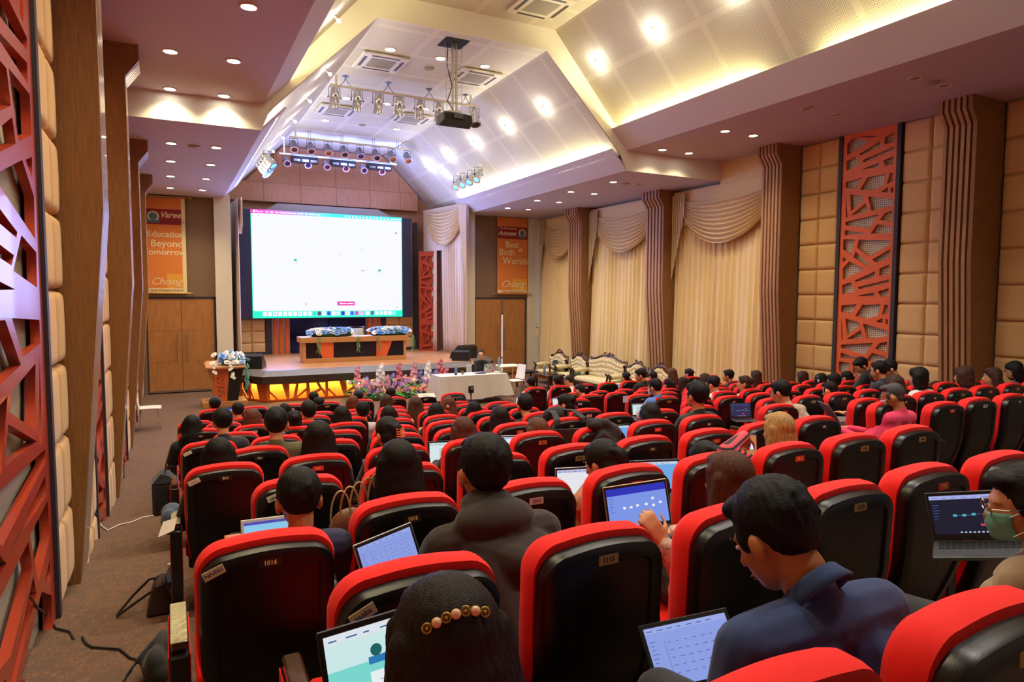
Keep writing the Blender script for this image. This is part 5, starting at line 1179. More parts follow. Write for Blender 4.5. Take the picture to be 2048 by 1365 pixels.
# --- near people
near = .0085
o, HP, Q, B0 = person('person with long dark hair held by a pearl hair clip, nearest the camera', P_(893, 1315, 1.05), 12, 0, yaw=0, pitch=.35, style='long', hc='1d1210', shirt='1b1a1f', vox=near, L=.42, cx=.42, s=1.06)
mb = MB(); mp_ = []; Cc = Vector(P_(893, 1315, 1.05))
# pearl clip across the back of the head
hc_o = [c for c in o.children if c.name.startswith('hair')][0]
def hair_surface(o, hair_o, dirv, start):
    """first hit on the hair from outside towards the head centre"""
    s_ = Vector(start)+Vector(dirv).normalized()*.4-o.location; ok, loc, nrm, _ = hair_o.ray_cast(s_, -Vector(dirv).normalized()); return (loc, nrm) if ok else (Vector(start)-o.location+Vector(dirv).normalized()*.11, Vector(dirv).normalized())
clipb = empty('hair_clip', (0, 0, 0)); clipb.parent = o
cam_dir = (Vector((0, 0, CZ))-Cc).normalized(); sx = _R
pts = []
for k in range(7):
    t = (k-3)/3; uu = 912+t*58; vv = 1238-t*20-9*(1-t*t)-(0 if t < .4 else -12*(t-.4))
    d = ray(uu, vv).normalized(); org = Vector((0, 0, CZ))-o.location; ok, loc, nrm, _ = hc_o.ray_cast(org, d)
    pts.append(loc if ok else (Cc-o.location))
for k, p in enumerate(pts):
    off = -ray(900, 1240).normalized()*.006
    if k % 2: MB().ell(p+off, (.0085, .0085, .0085), n=14, m=10).build('pearl', mat('pearl', 'e8b89c', .2, coat=.8), clipb, smooth=True)
    else:
        mb = MB(); f = ray(900, 1240).normalized(); qm = f.to_track_quat('Z', 'Y').to_matrix()
        mb.tube([p+off+qm @ Vector((.0068*cos(a), .0068*sin(a), 0)) for a in [2*pi*j/14 for j in range(14)]], .0024, 6, closed=True); mb.ell(p+off, (.0035, .0035, .0035), n=8, m=6); mb.build('gold_bead', M_BRASS, clipb)
MB().tube([p+ray(900, 1240)*.002 for p in pts], .003, 6).build('clip_bar', M_BRASS, clipb)
o, HP, Q, B0 = person('person in a navy polo shirt bending over a laptop, right foreground', P_(1548, 1078, 1.07), 12, 1, yaw=.12, pitch=.62, style='short', hc='0d0d10', shirt='1a3468', skin='b0703f', vox=near, sleeve='short', face=True, cx=1.27, s=1.0, wide=1.32, arms={-1: ((.96, .98, 1.66), (.99, 1.25, 1.66)), 1: ((1.62, .98, 1.66), (1.5, 1.25, 1.66))})
# stand collar of the polo
nbp = Vector(P_(1548, 1078, 1.07))-B0; ax = (Q @ Vector((0, -.3, -1))).normalized(); c0 = nbp+Q @ Vector((0, -.04, -.095)); e1 = Q @ Vector((1, 0, 0)); e2 = ax.cross(e1)
mb = MB(); mb.loft([[c0+ax*h+e1*(rr*cos(a))+e2*(rr*sin(a)) for a in [2*pi*k/24 for k in range(24)]] for h, rr in ((.008, .058), (.012, .063), (.03, .069), (.048, .077))], cap=False)
cl_ = mb.build('collar', cloth_mat('1a3468'), o, smooth=True); cl_.modifiers.new('t', 'SOLIDIFY').thickness = .006
person('person in a dark brown hooded sweatshirt with short black hair', P_(967, 945, 2.22), 11, 1, yaw=-.05, pitch=.1, style='short', hc='0f0c0b', shirt='2a201e', vox=.0095, hood=True, sleeve='long', cx=1.08, skin='b87a50', s=1.08, wide=1.18)
person('person in glasses and a green face mask with beige shirt at the right edge', P_(2046, 1012, .98), 12, 3, yaw=.75, pitch=.22, style='short', hc='14100f', shirt='a8957c', skin='c08058', vox=near, glasses='metal', mask='6fae9c', cx=2.15, s=.86, arms={-1: ((1.98, .98, 1.72), (2.12, 1.22, 1.72)), 1: ((2.42, 1.05, 1.72), (2.36, 1.26, 1.72))})
person('person with thinning black hair in a navy shirt at the left aisle end', P_(597, 1003, 2.75), 10, 0, yaw=0, pitch=.3, style='short', hc='131010', shirt='1c1f45', wide=1.05, skin='b87548', vox=.0095, s=.98)
person('person with straight long black hair in the fourth row near the left', P_(795, 935, 3.0), 10, 1, style='long', hc='110d0c', shirt='222024', vox=.012, L=.34)
person('person with dark updo hair and orange patterned top leaning on one hand', P_(1205, 930, 2.85), 10, 3, yaw=.35, pitch=.35, style='updo', hc='14100f', shirt=mat('orange_pattern', 'b06a44', .8, var=.5, vscale=(14, 14, 14)), skin='b0734a', vox=.0095, face=True, sleeve='short', arms={-1: (P_(1150, 1010, 2.95), P_(1183, 962, 2.98), (Vector((.2, .05, 1)), Vector((1, 0, 0)), .9))})
person('person with straight copper brown hair beside the large tilted laptop', P_(1455, 968, 2.02), 11, 2, yaw=.05, pitch=.12, style='long', hc='4c2a1b', shirt=mat('striped_sleeve', 'b89a8c', .8, var=.5, vscale=(4, 60, 60)), vox=.0095, L=.5, cx=1.95, s=1.04, arms={-1: (P_(1365, 1150, 2.0), P_(1328, 1090, 2.05), (Vector((-.3, .2, .6)), Vector((0, 1, 0)), .5)), 1: ((2.2, 2.1, 1.75), P_(1342, 1068, 2.2), (Vector((-.6, .3, .1)), Vector((0, 0, -1)), .6))})
person('person with black hair and a small white clip, low behind the copper haired person', P_(1412, 928, 2.95), 10, 4, pitch=.6, style='updo', hc='120f10', shirt='2a2730', vox=.012)
strip = mat('striped_red', 'c84a58', .8)
nt = strip.node_tree; wv = nt.nodes.new('ShaderNodeTexWave'); wv.inputs['Scale'].default_value = 12; tcn = nt.nodes.new('ShaderNodeTexCoord'); nt.links.new(tcn.outputs['Object'], wv.inputs[0]); wv.bands_direction = 'Z'
cr_ = nt.nodes.new('ShaderNodeValToRGB'); cr_.color_ramp.elements[0].position = .55; cr_.color_ramp.elements[0].color = (*lin('c84a58'), 1); cr_.color_ramp.elements[1].position = .65; cr_.color_ramp.elements[1].color = (*lin('181420'), 1); nt.links.new(wv.outputs[0], cr_.inputs[0]); nt.links.new(cr_.outputs[0], nt.nodes['Principled BSDF'].inputs['Base Color'])
person('person with blonde streaked long hair in a red striped top holding up a phone', P_(1556, 866, 2.95), 10, 5, style='long', hc='a5824f', shirt=strip, vox=.0095, L=.36, arms={-1: (P_(1452, 905, 2.75), P_(1490, 872, 3.0), (Vector((.35, .3, -.3)), Vector((0, .3, -1)), .8))})
# --- audience table: (u, v, head y, row, n, yaw, pitch, style, hair, shirt, extras, label)
K = '110f0f'; BR = '3c251b'; B2 = '583523'
AUD = [
 (1300, 835, 4.85, 8, 6, 0, .3, 'long', K, '24202a', {}, 'person with parted black hair low behind a seat, left of the dark green shirt'),
 (1392, 793, 4.75, 8, 7, .1, -.02, 'spiky', K, '16241f', dict(s=1.05), 'person with tousled black hair and dark green shirt sitting upright'),
 (1309, 776, 7.6, 5, 10, .3, .2, 'short', K, '5a82c8', dict(face=True, mask='e4e4ea', sleeve='short'), 'person in a light blue polo shirt and face mask reading a document screen'),
 (1560, 786, 5.0, 8, 9, .35, .3, 'short', K, 'b8a890', dict(face=True, sleeve='short'), 'person resting the chin on a hand beside a dark workflow laptop'),
 (1784, 795, 3.85, 9, 9, .5, .3, 'buzz', '4a4648', 'd8305a', dict(face=True, mask='d8d2e2', glasses=True, skin='b87a50'), 'person with grey cropped hair, white mask and bright pink shirt'),
 (1757, 742, 5.75, 7, 14, .3, .2, 'short', K, '2a2a3a', dict(glasses=True), 'person with glasses in front of the orange lattice, beneath the leaning ones'),
 (1836, 756, 4.85, 8, 13, .6, .1, 'bob', K, 'd8d4d0', {}, 'person with a glossy black bob right of the orange lattice'),
 (1928, 753, 4.8, 8, 15, .3, .2, 'bob', BR, '4a3a36', {}, 'person with a brown bob in front of the right ribbed column'),
 (1984, 755, 4.8, 8, 16, .7, .1, 'long', BR, 'b8aca4', dict(face=True), 'person with wavy brown hair in profile at the right'),
 (2028, 742, 4.85, 8, 17, .9, .25, 'bob', K, '22285a', dict(glasses=True, face=True), 'person with glasses and navy sports jacket at the far right edge'),
 (1872, 781, 5.75, 7, 16, .2, .35, 'bob', BR, '5a4a40', {}, 'person with brown hair bent low near the right wall'),
 (1788, 773, 4.8, 8, 12, 0, .3, 'long', BR, '3a3436', {}, 'person with dark brown hair just beyond the grey haired person'),
 (1667, 765, 6.7, 6, 15, .2, .25, 'short', K, '1c1a1e', {}, 'person with black hair left of the orange lattice foot'),
 (1660, 783, 5.75, 7, 12, 0, .3, 'buzz', K, '1a191c', {}, 'person in black bent low behind a seat left of the blue screen'),
 (1693, 757, 7.75, 5, 17, .1, .2, 'updo', K, '2e2a30', {}, 'person with pinned up hair right under the orange lattice'),
 (1642, 762, 7.7, 5, 16, 0, .3, 'bob', K, '2c2a30', {}, 'person with black hair and pale headphones'),
 (1605, 756, 8.7, 4, 18, .4, .2, 'bob', BR, '403838', {}, 'person with dark brown hair looking left under the tan cushions'),
 (1511, 755, 8.7, 4, 16, .2, .05, 'long', BR, '26242a', {}, 'person with long dark brown hair before the nearest drape'),
 (1488, 768, 7.65, 5, 13, .75, .05, 'bun', BR, 'dcd8d4', dict(face=True), 'person in a white shirt with smooth bun, seen in profile'),
 (1456, 753, 9.65, 3, 16, .5, .1, 'short', K, '3a3a44', dict(face=True), 'person with a bowl haircut in profile before the nearest drape'),
 (1424, 770, 7.65, 5, 12, .4, .3, 'short', K, 'd4d0cc', dict(face=True), 'person with black hair in a white shirt looking down to the left'),
 (1409, 762, 8.7, 4, 14, 0, .2, 'long', BR, '3a2c2c', {}, 'person with brown hair directly behind the white shirted person'),
 (1377, 749, 11.55, 1, 17, .4, .15, 'bun', K, '2e2e36', {}, 'person with pulled back hair and a pale scrunchie before the drapes'),
 (1366, 768, 9.65, 3, 14, 0, .2, 'long', '2a1418', '4a2a30', {}, 'person with reddish dark hair left of the pinned hair person'),
 (1344, 749, 10.6, 2, 16, 0, .15, 'long', B2, '6a4a40', {}, 'person with reddish brown hair at the right end of the sofas'),
 (1337, 771, 9.65, 3, 13, 0, .2, 'pony', K, 'b8202c', {}, 'person with a ponytail and red shirt in the middle right rows'),
 (1305, 755, 11.5, 1, 15, 0, .1, 'short', K, '2e2e3a', {}, 'person with short black hair before the small carved armchair'),
 (1281, 752, 10.6, 2, 14, .8, .3, 'short', K, '1c1c22', dict(face=True, s=1.1), 'person with a black jacket in profile looking down to the left'),
 (1252, 757, 11.5, 1, 14, 0, .2, 'short', K, 'b8606c', {}, 'person with a small white bow before the long sofa'),
 (1160, 783, 9.7, 3, 10, .2, .4, 'buzz', '1c1a1a', '3a3a42', {}, 'person with cropped hair bent low near the open blank laptop'),
 (1137, 763, 11.95, 1, 12, .5, .3, 'thin', '262020', 'd8d4d0', dict(face=True), 'older person in a white shirt leaning left before the sofas'),
 (1113, 764, 11.5, 1, 11, 0, .05, 'short', K, 'cfc6cc', {}, 'person with short black hair beside the older person in white'),
 (1061, 767, 11.5, 1, 10, 0, .05, 'short', K, 'dcdad8', dict(s=1.0), 'person in a white shirt seated alone right of the presenter table'),
 (1049, 812, 7.0, 6, 6, -.1, .15, 'spiky', K, mat('plaid_base', '8a2a30', .8), dict(s=1.06), 'person in a red and black plaid shirt in the centre'),
 (1131, 810, 6.65, 6, 6, .6, .3, 'bun', K, '1f3a7a', dict(face=True, glasses=True), 'person with hair tied back looking left beside a black backpack'),
 (998, 838, 5.98, 7, 4, 0, .1, 'long', '1d1718', '1c2a5a', dict(L=.32), 'person with long dark hair and navy top behind a blue laptop screen'),
 (1075, 868, 4.75, 8, 4, 0, .3, 'long', B2, '3a2c2a', {}, 'person with chestnut hair low beside a wide white laptop'),
 (926, 868, 4.75, 8, 3, 0, .2, 'long', '4a2820', '2c2426', {}, 'person with dark reddish hair in the fifth row centre'),
 (871, 828, 7.7, 5, 4, 0, .3, 'long', K, '26262c', {}, 'person with black hair bent low left of the clip haired person'),
 (947, 824, 7.65, 5, 5, 0, .25, 'long', K, '202026', {}, 'person with smooth black hair below the camera tripod'),
 (897, 812, 8.65, 4, 5, .1, .1, 'long', B2, '5a4a44', dict(L=.3, cx=3.19), 'person with brown hair and a pink clip behind the empty seat paper'),
 (921, 808, 10.6, 2, 7, 0, .35, 'thin', '1c1817', '3a3f6a', {}, 'person with thinning black hair directly below the presenter table'),
 (830, 812, 8.65, 4, 4, 0, .0, 'long', '4a3024', 'cfc8c0', dict(L=.42, cx=2.61), 'person with very long brown hair below the flower arrangement'),
 (775, 870, 4.75, 8, 2, .25, .3, 'updo', K, '2a2426', dict(face=True), 'person with an orange claw hair clip'),
 (636, 880, 4.8, 8, 1, 0, .1, 'long', '150f0e', '1c1a1c', dict(L=.34, s=1.05), 'person with straight black hair parted in the middle, left centre'),
 (553, 850, 5.75, 7, 0, -.2, .1, 'short', K, '4e4a2a', dict(s=1.1, wide=1.3, cx=.78), 'broad person in an olive shirt with thick black hair'),
 (588, 845, 7.65, 5, 1, 0, .2, 'bun', K, '1e1c20', {}, 'person with a messy black bun right of the olive shirted person'),
 (617, 825, 8.6, 4, 2, 0, .05, 'spiky', K, 'b8a48c', dict(s=1.08), 'person with fluffy black hair left of the centre'),
 (637, 810, 11.45, 1, 3, .2, .1, 'short', K, '2a2a32', {}, 'person with smooth black hair in the front row beside a fluffy haired head'),
 (627, 799, 11.95, 1, 2, 0, .2, 'short', K, '30303a', dict(cx=1.95), 'person with short black hair before the glowing stage lattice'),
 (725, 824, 8.6, 4, 3, -.05, .05, 'short', K, 'c9bcc0', dict(s=1.05, cx=2.15), 'person with round black hair and pale pinkish shirt, left centre'),
 (716, 796, 11.7, 1, 4, 0, .1, 'beanie', '1c2348', '2a2a3a', dict(cx=2.95), 'person wearing a navy beanie in front of the flower arrangement'),
 (706, 808, 10.6, 2, 4, 0, .1, 'bob', B2, '4a3a32', {}, 'person with light brown hair just behind the navy beanie'),
 (683, 835, 7.7, 5, 2, 0, .2, 'long', K, '222228', {}, 'person with black hair low left of the pale shirted person'),
 (781, 790, 11.75, 1, 5, 0, .25, 'short', K, '18181c', dict(cx=3.5), 'person in black before the middle of the flower arrangement'),
 (774, 806, 10.6, 2, 5, 0, .2, 'bob', BR, '3a302e', {}, 'person with brown hair against a front row seat under the flowers'),
 (777, 834, 7.7, 5, 3, 0, .2, 'long', K, '2a2226', {}, 'person with centre parted black hair above the orange clip person'),
 (445, 845, 6.7, 6, 0, .05, .15, 'short', K, '1e1e26', dict(cx=.4), 'person with thick black hair in the seventh row at the left aisle'),
 (505, 838, 8.65, 4, 1, 0, .05, 'bob', '5e382c', '3a2e30', {}, 'person with reddish brown hair left of the olive shirted person'),
 (476, 823, 10.6, 2, 1, 0, .15, 'short', K, '26262e', {}, 'person with black hair beside a glowing laptop near the lectern'),
 (430, 811, 11.55, 1, 0, 0, .1, 'beanie', '181a30', '23233a', {}, 'person wearing a dark beanie at the front left near the lectern'),
 (384, 855, 8.55, 4, 0, 0, .2, 'long', K, '131315', dict(s=1.1), 'person with black hair and black clothes leaning into the left aisle'),
 (437, 915, 4.8, 8, 0, 0, .2, 'long', '0f0d0e', '151417', {}, 'person with smooth black hair low behind the third left aisle seat'),
 (569, 824, 10.6, 2, 2, 0, .15, 'bob', K, '24242c', {}, 'person with black hair against a front row seat left of centre'),
]
pb = mat('plaid_base', '8a2a30', .8); nt = pb.node_tree; ck = nt.nodes.new('ShaderNodeTexBrick'); ck.inputs['Color1'].default_value = (*lin('8a2a34'), 1); ck.inputs['Color2'].default_value = (*lin('5a2028'), 1); ck.inputs['Mortar'].default_value = (*lin('1c1618'), 1); ck.inputs['Scale'].default_value = 14; ck.inputs['Mortar Size'].default_value = .12
tcn = nt.nodes.new('ShaderNodeTexCoord'); mpn = nt.nodes.new('ShaderNodeMapping'); mpn.inputs['Rotation'].default_value = (radians(90), 0, 0); nt.links.new(tcn.outputs['Object'], mpn.inputs[0]); nt.links.new(mpn.outputs[0], ck.inputs[0]); nt.links.new(ck.outputs[0], nt.nodes['Principled BSDF'].inputs['Base Color'])
HEADS = {}
for (u, v, y, r, n, yw, pt, st, hcol, sc_, ex, lab) in AUD:
    ex = dict(ex); bean = st == 'beanie'; C = P_(u, v, y)
    vx = .012 if y < 5.2 else (.015 if y < 8 else .018)
    o, HP, Q, B0 = person(lab, C, r, n, yaw=yw, pitch=pt, style='short' if bean else st, hc=hcol if not bean else K, shirt=sc_, vox=vx, group=None, **ex)
    HEADS[(u, v)] = (o, HP, Q, B0, C)
    if bean:
        mb = MB(); CC = C-B0; mb.ell(CC+Q @ Vector((0, -.018, .055)), (.094, .108, .092), Q, 16, 12); mb.ell(CC+Q @ Vector((0, -.012, .03)), (.098, .112, .035), Q, 16, 8); remeshed(mb, 'beanie', cloth_mat(hcol), .014, o, 1)
# small hair accessories
def acc(key, fn):
    o, HP, Q, B0, C = HEADS[key]; fn(o, C-B0, Q)
def claw(o, C, Q):
    mb = MB(); P = lambda x, y, z: C+Q @ Vector((x, y, z))
    for s in (-1, 1):
        for k in range(4): mb.tube([P(.03+s*.006, -.135, -.0+k*.018-.04), P(.03+s*.03, -.14, .0+k*.018-.035), P(.03+s*.028, -.115, .0+k*.018-.03)], .006, 6)
    mb.tube([P(.03, -.14, -.045), P(.03, -.145, .02)], .009, 6); mb.build('claw_clip', mat('claw_orange', 'd8784a', .3), o)
acc((775, 870), claw)
def scrunch(c, x=0, y=-.13, z=.05, r=.022):
    def f(o, C, Q):
        mb = MB(); mb.tube([C+Q @ Vector((x+r*cos(a), y-.01, z+r*sin(a))) for a in [2*pi*k/12 for k in range(12)]], .009, 6, closed=True); mb.build('hair_tie', mat('tie_'+c, c, .7), o, smooth=True)
    return f
acc((1377, 749), scrunch('e8dcd0', 0, -.155, .045, .025)); acc((1252, 757), scrunch('f0e4e8', .03, -.11, 0, .02)); acc((1693, 757), scrunch('c8b088', .02, -.14, .03)); acc((897, 812), scrunch('e89aa0', -.06, -.09, 0, .012))
def phones(o, C, Q):
    mb = MB(); mb.tube([C+Q @ Vector((.093*sin(a), -.01, .02+.105*cos(a))) for a in [(-.5+k/10)*pi for k in range(11)]], .006, 6); [mb.ell(C+Q @ Vector((s*.094, -.01, .0)), (.014, .03, .034), Q, 10, 8) for s in (-1, 1)]; mb.build('headphones', mat('pale_plastic', 'd8d4dc', .4), o)
acc((1642, 762), phones)
# two persons bent over in front of the orange lattice
person('person in black leaning far to the left in front of the orange lattice', P_(1722, 733, 6.65), 6, 16, yaw=1.1, pitch=.7, style='short', hc=K, shirt='17161a', vox=.012, face=True, shy=.4)
person('person in a black shirt bending left, right of the one with glasses', P_(1778, 739, 5.9), 7, 15, yaw=.9, pitch=.5, style='short', hc=K, shirt='131216', vox=.012, face=True, shy=.4)
# ---------------------------------------------------------------- laptops
def lvl(y):
    for r in range(12, 2, -1):
        if rowD(r)-.12 <= y < rowD(r)+.85: return floorZ(r)
    return 0. if y > 5 else floorZ(12)
def lay(pts):
    out = []
    for a, b_ in zip(pts[:-1], pts[1:]):
        for k in range(10): p = a.lerp(b_, k/10); out.append(Vector((p.x, p.y, max(p.z if p.x < XL+.2 and p.z > lvl(p.y)+.05 else 0, max(lvl(p.y+.015), lvl(p.y-.015))+.009))))
    return out+[pts[-1]]
def on_floor(u, v, dz=0.):
    best = None
    for k in range(1260, -5, -1):
        z = k/1000.; p = at_z(u, v, z+dz); e = abs(lvl(p.y)-z)
        if e < .0006: return p
        if best is None or e < best[0]: best = (e, p)
    return best[1]
BEZ = {'black': mat('laptop_black', '17171a', .4), 'silver': mat('laptop_silver', 'a9abb0', .35, .7), 'white': mat('laptop_white', 'dcdcda', .4), 'gold': mat('laptop_gold', 'b9ad8c', .35, .6), 'grey': mat('laptop_grey', '4d5056', .4, .5)}
def sh(c, s=.56): return emi(c, c, s)
def laptop(label, TL, TR, y0, y1, th, theme='light', body='black', asp=.66, base=True, yr=0, bez=.012):
    A, B = at_y(*TL, y0), at_y(*TR, y1); w_ = (B-A).length; X = (B-A).normalized()
    up0 = (Vector((0, 0, 1))-X*X.z).normalized(); nrm = X.cross(up0).normalized()       # points away from the reader
    if nrm.y < 0: nrm = -nrm
    U = (up0*cos(th)+nrm*sin(th)).normalized(); h = w_*asp; N = X.cross(U).normalized()*-1 # towards reader
    if N.y > 0: N = -N
    O = (A+B)/2-U*h; rt = tag(empty('laptop', O), label, 'laptop')
    def fr(o, x, y, z): return o-O+0*X if False else Matrix.Identity(4)
    M = Matrix(((X.x, U.x, N.x, 0), (X.y, U.y, N.y, 0), (X.z, U.z, N.z, 0), (0, 0, 0, 1)))
    if M.to_3x3().determinant() < 0: M = Matrix(((X.x, U.x, -N.x, 0), (X.y, U.y, -N.y, 0), (X.z, U.z, -N.z, 0), (0, 0, 0, 1))); f = -1
    else: f = 1
    lid = MB().bbox(-w_/2, w_/2, 0, h, -.006 if f > 0 else 0, 0 if f > 0 else .006, .002, M=M).build('lid', BEZ[body], rt)
    bz = MB().box(-w_/2+.004, w_/2-.004, .004, h-.004, f*.0002-.0002, f*.0012+.0002, M=M).build('bezel', BEZ['black'] if theme != 'whitebody' and body != 'white' else BEZ['white'], lid)
    x0, x1, y0_, y1_ = -w_/2+bez, w_/2-bez, .022, h-bez-.002
    T = {'light': ('eef1f6', 'c0c8f0', '3a4a8a'), 'blue': ('7f9cf0', '2a34c0', '2f4a9a'), 'sky': ('6fb0f0', 'c8dcf4', '204a8a'), 'dark': ('181a30', 'aeb4f0', '5a7ad0'), 'site': ('d4f2f2', 'e8eef8', '2a6a9a'), 'doc': ('dff0f4', 'd0e4e4', '6a8a9a'), 'off': ('1c2024', '1c2024', '1c2024'), 'purple': ('2a2050', '2a3a90', '5ac0d0'), 'peri': ('8fa4ec', '9fb0f0', '4a5aa0'), 'whitebody': ('8fd0f4', '5a4ab8', '2a5a9a')}[theme]
    e = f*.002
    def q(mb, a, b_, c, d, lift=0, mi=0):
        ee = e+f*lift; mb.add([M @ Vector(p) for p in ((a, b_, ee), (c, b_, ee), (c, d, ee), (a, d, ee))], [(0, 1, 2, 3)], mi)
    if theme == 'off':
        mb = MB(); q(mb, x0, y0_, x1, y1_); mb.build('display', mat('dark_display', '20251f', .25), lid)
    else:
        mb = MB(); q(mb, x0, y0_, x1, y1_); dsp = mb.build('display', sh(T[0]), lid); W = x1-x0; Hh = y1_-y0_
        g = lambda a, b_, c, d: (x0+W*a, y0_+Hh*b_, x0+W*c, y0_+Hh*d)
        mb = MB(); q(mb, *g(0, .90, 1, 1), .0004, 0)
        if theme in ('blue',): q(mb, *g(0, .82, 1, .92), .0005, 0)
        mb.build('tab_strip', sh(T[1]), lid)
        R = random.Random(int(TL[0])); mb = MB()
        for k in range(7): a = .03+k*.12; q(mb, *g(a, .93, a+R.uniform(.04, .08), .945), .0008)
        if theme in ('doc',):
            for k in range(16): q(mb, *g(.3, .1+k*.045, .3+R.uniform(.4, .6), .115+k*.045), .0008)
        elif theme in ('blue', 'dark', 'light', 'purple', 'sky', 'peri'):
            for k in range(6): q(mb, *g(.03, .75-k*.07, .03+R.uniform(.04, .08), .76-k*.07), .0008)
            if theme == 'peri':
                for j in range(5):
                    for k in range(7): a = .24+k*.1; q(mb, *g(a, .7-j*.13, a+R.uniform(.03, .06), .71-j*.13), .0008)
                q(mb, *g(.2, .1, .204, .74), .0008)
        mb.build('page_text', sh(T[2], .5), lid)
        if theme in ('blue', 'dark', 'purple'):
            mb = MB(); pts = [(.25, .45), (.36, .45), (.47, .47), (.62, .47), (.74, .6), (.74, .42), (.86, .47)]
            for a, b_ in pts: q(mb, *g(a, b_, a+.045, b_+.06), .0008)
            mb.build('workflow_nodes', sh('f2f6ff' if theme == 'blue' else '4ab0c8', .6), lid)
            mb = MB()
            for (a, b_), (c, d) in zip(pts[:-1], pts[1:]): q(mb, *g(a+.045, b_+.028, c, b_+.034), .0006)
            mb.build('workflow_lines', sh('9aa8d8', .5), lid)
            mb = MB(); q(mb, *g(.55, .2, .68, .25), .0008); mb.build('red_button', sh('d83a4a', .7), lid)
            mb = MB(); 
            for k in range(9): q(mb, *g(.3+k*.05, .03, .325+k*.05, .06), .0008)
            mb.build('task_icons', sh('e8eefc', .5), lid)
        if theme == 'site':
            mb = MB(); q(mb, *g(0, .3, 1, .62), .0004); mb.build('page_banner', sh('7fe0d8'), lid)
            mb = MB(); q(mb, *g(.28, .58, 1, .66), .0008); mb.build('menu_band', sh('2a7ab8', .6), lid)
            mb = MB(); c0 = g(.34, .72, .34, .72); mb.lathe([(.011, 0), (.013, .0003), (.006, .0005)], 14, M=M @ Matrix.Translation((c0[0], c0[1], e+f*.0008))); q(mb, *g(.42, .73, .75, .745), .0008); mb.build('site_emblem', sh('1a6a6a', .5), lid)
            mb = MB(); q(mb, *g(.28, .02, .9, .5), .0007); mb.build('card', sh('f2fbfb'), lid)
            mb = MB()
            for k in range(6): q(mb, *g(.34, .12+k*.055, .34+.05+.35*((k*37) % 10)/10, .127+k*.055), .001)
            mb.build('card_text', sh('7aa0a8', .5), lid)
            mb = MB(); q(mb, *g(.6, .26, .74, .31), .001); mb.build('button', sh('1a7a8a', .5), lid)
    if base:
        # base plane: horizontal-ish, towards the reader
        Bz = Vector((0, 0, 1)); Bd = (N-Bz*N.dot(Bz)).normalized(); Bx = X
        z_ = Bx.cross(Bd).normalized()
        if z_.z < 0: z_ = -z_
        M2 = Matrix(((Bx.x, Bd.x, z_.x, 0), (Bx.y, Bd.y, z_.y, 0), (Bx.z, Bd.z, z_.z, 0), (0, 0, 0, 1)))
        dp = w_*.66; MB().bbox(-w_/2, w_/2, 0, dp, -.016, -.001, .003, M=M2).build('base', BEZ['silver' if body in ('silver', 'gold') else ('white' if body == 'white' else 'grey' if body == 'grey' else 'black')], rt)
        kb = MB(); n_ = 13
        for j in range(5):
            for k in range(n_): a = -w_/2+.02+k*(w_-.04)/n_; b_ = .02+j*.019*w_/.33; kb.box(a, a+(w_-.04)/n_-.003, b_, b_+.015*w_/.33, -.001, .001, M=M2)
        kb.build('keyboard', mat('key_black', '131316', .5), rt); MB().box(-.05, .05, .02+.1*w_/.33, dp-.015, -.0012, -.0002, M=M2).build('touchpad', BEZ['grey'], rt)
    return rt, w_
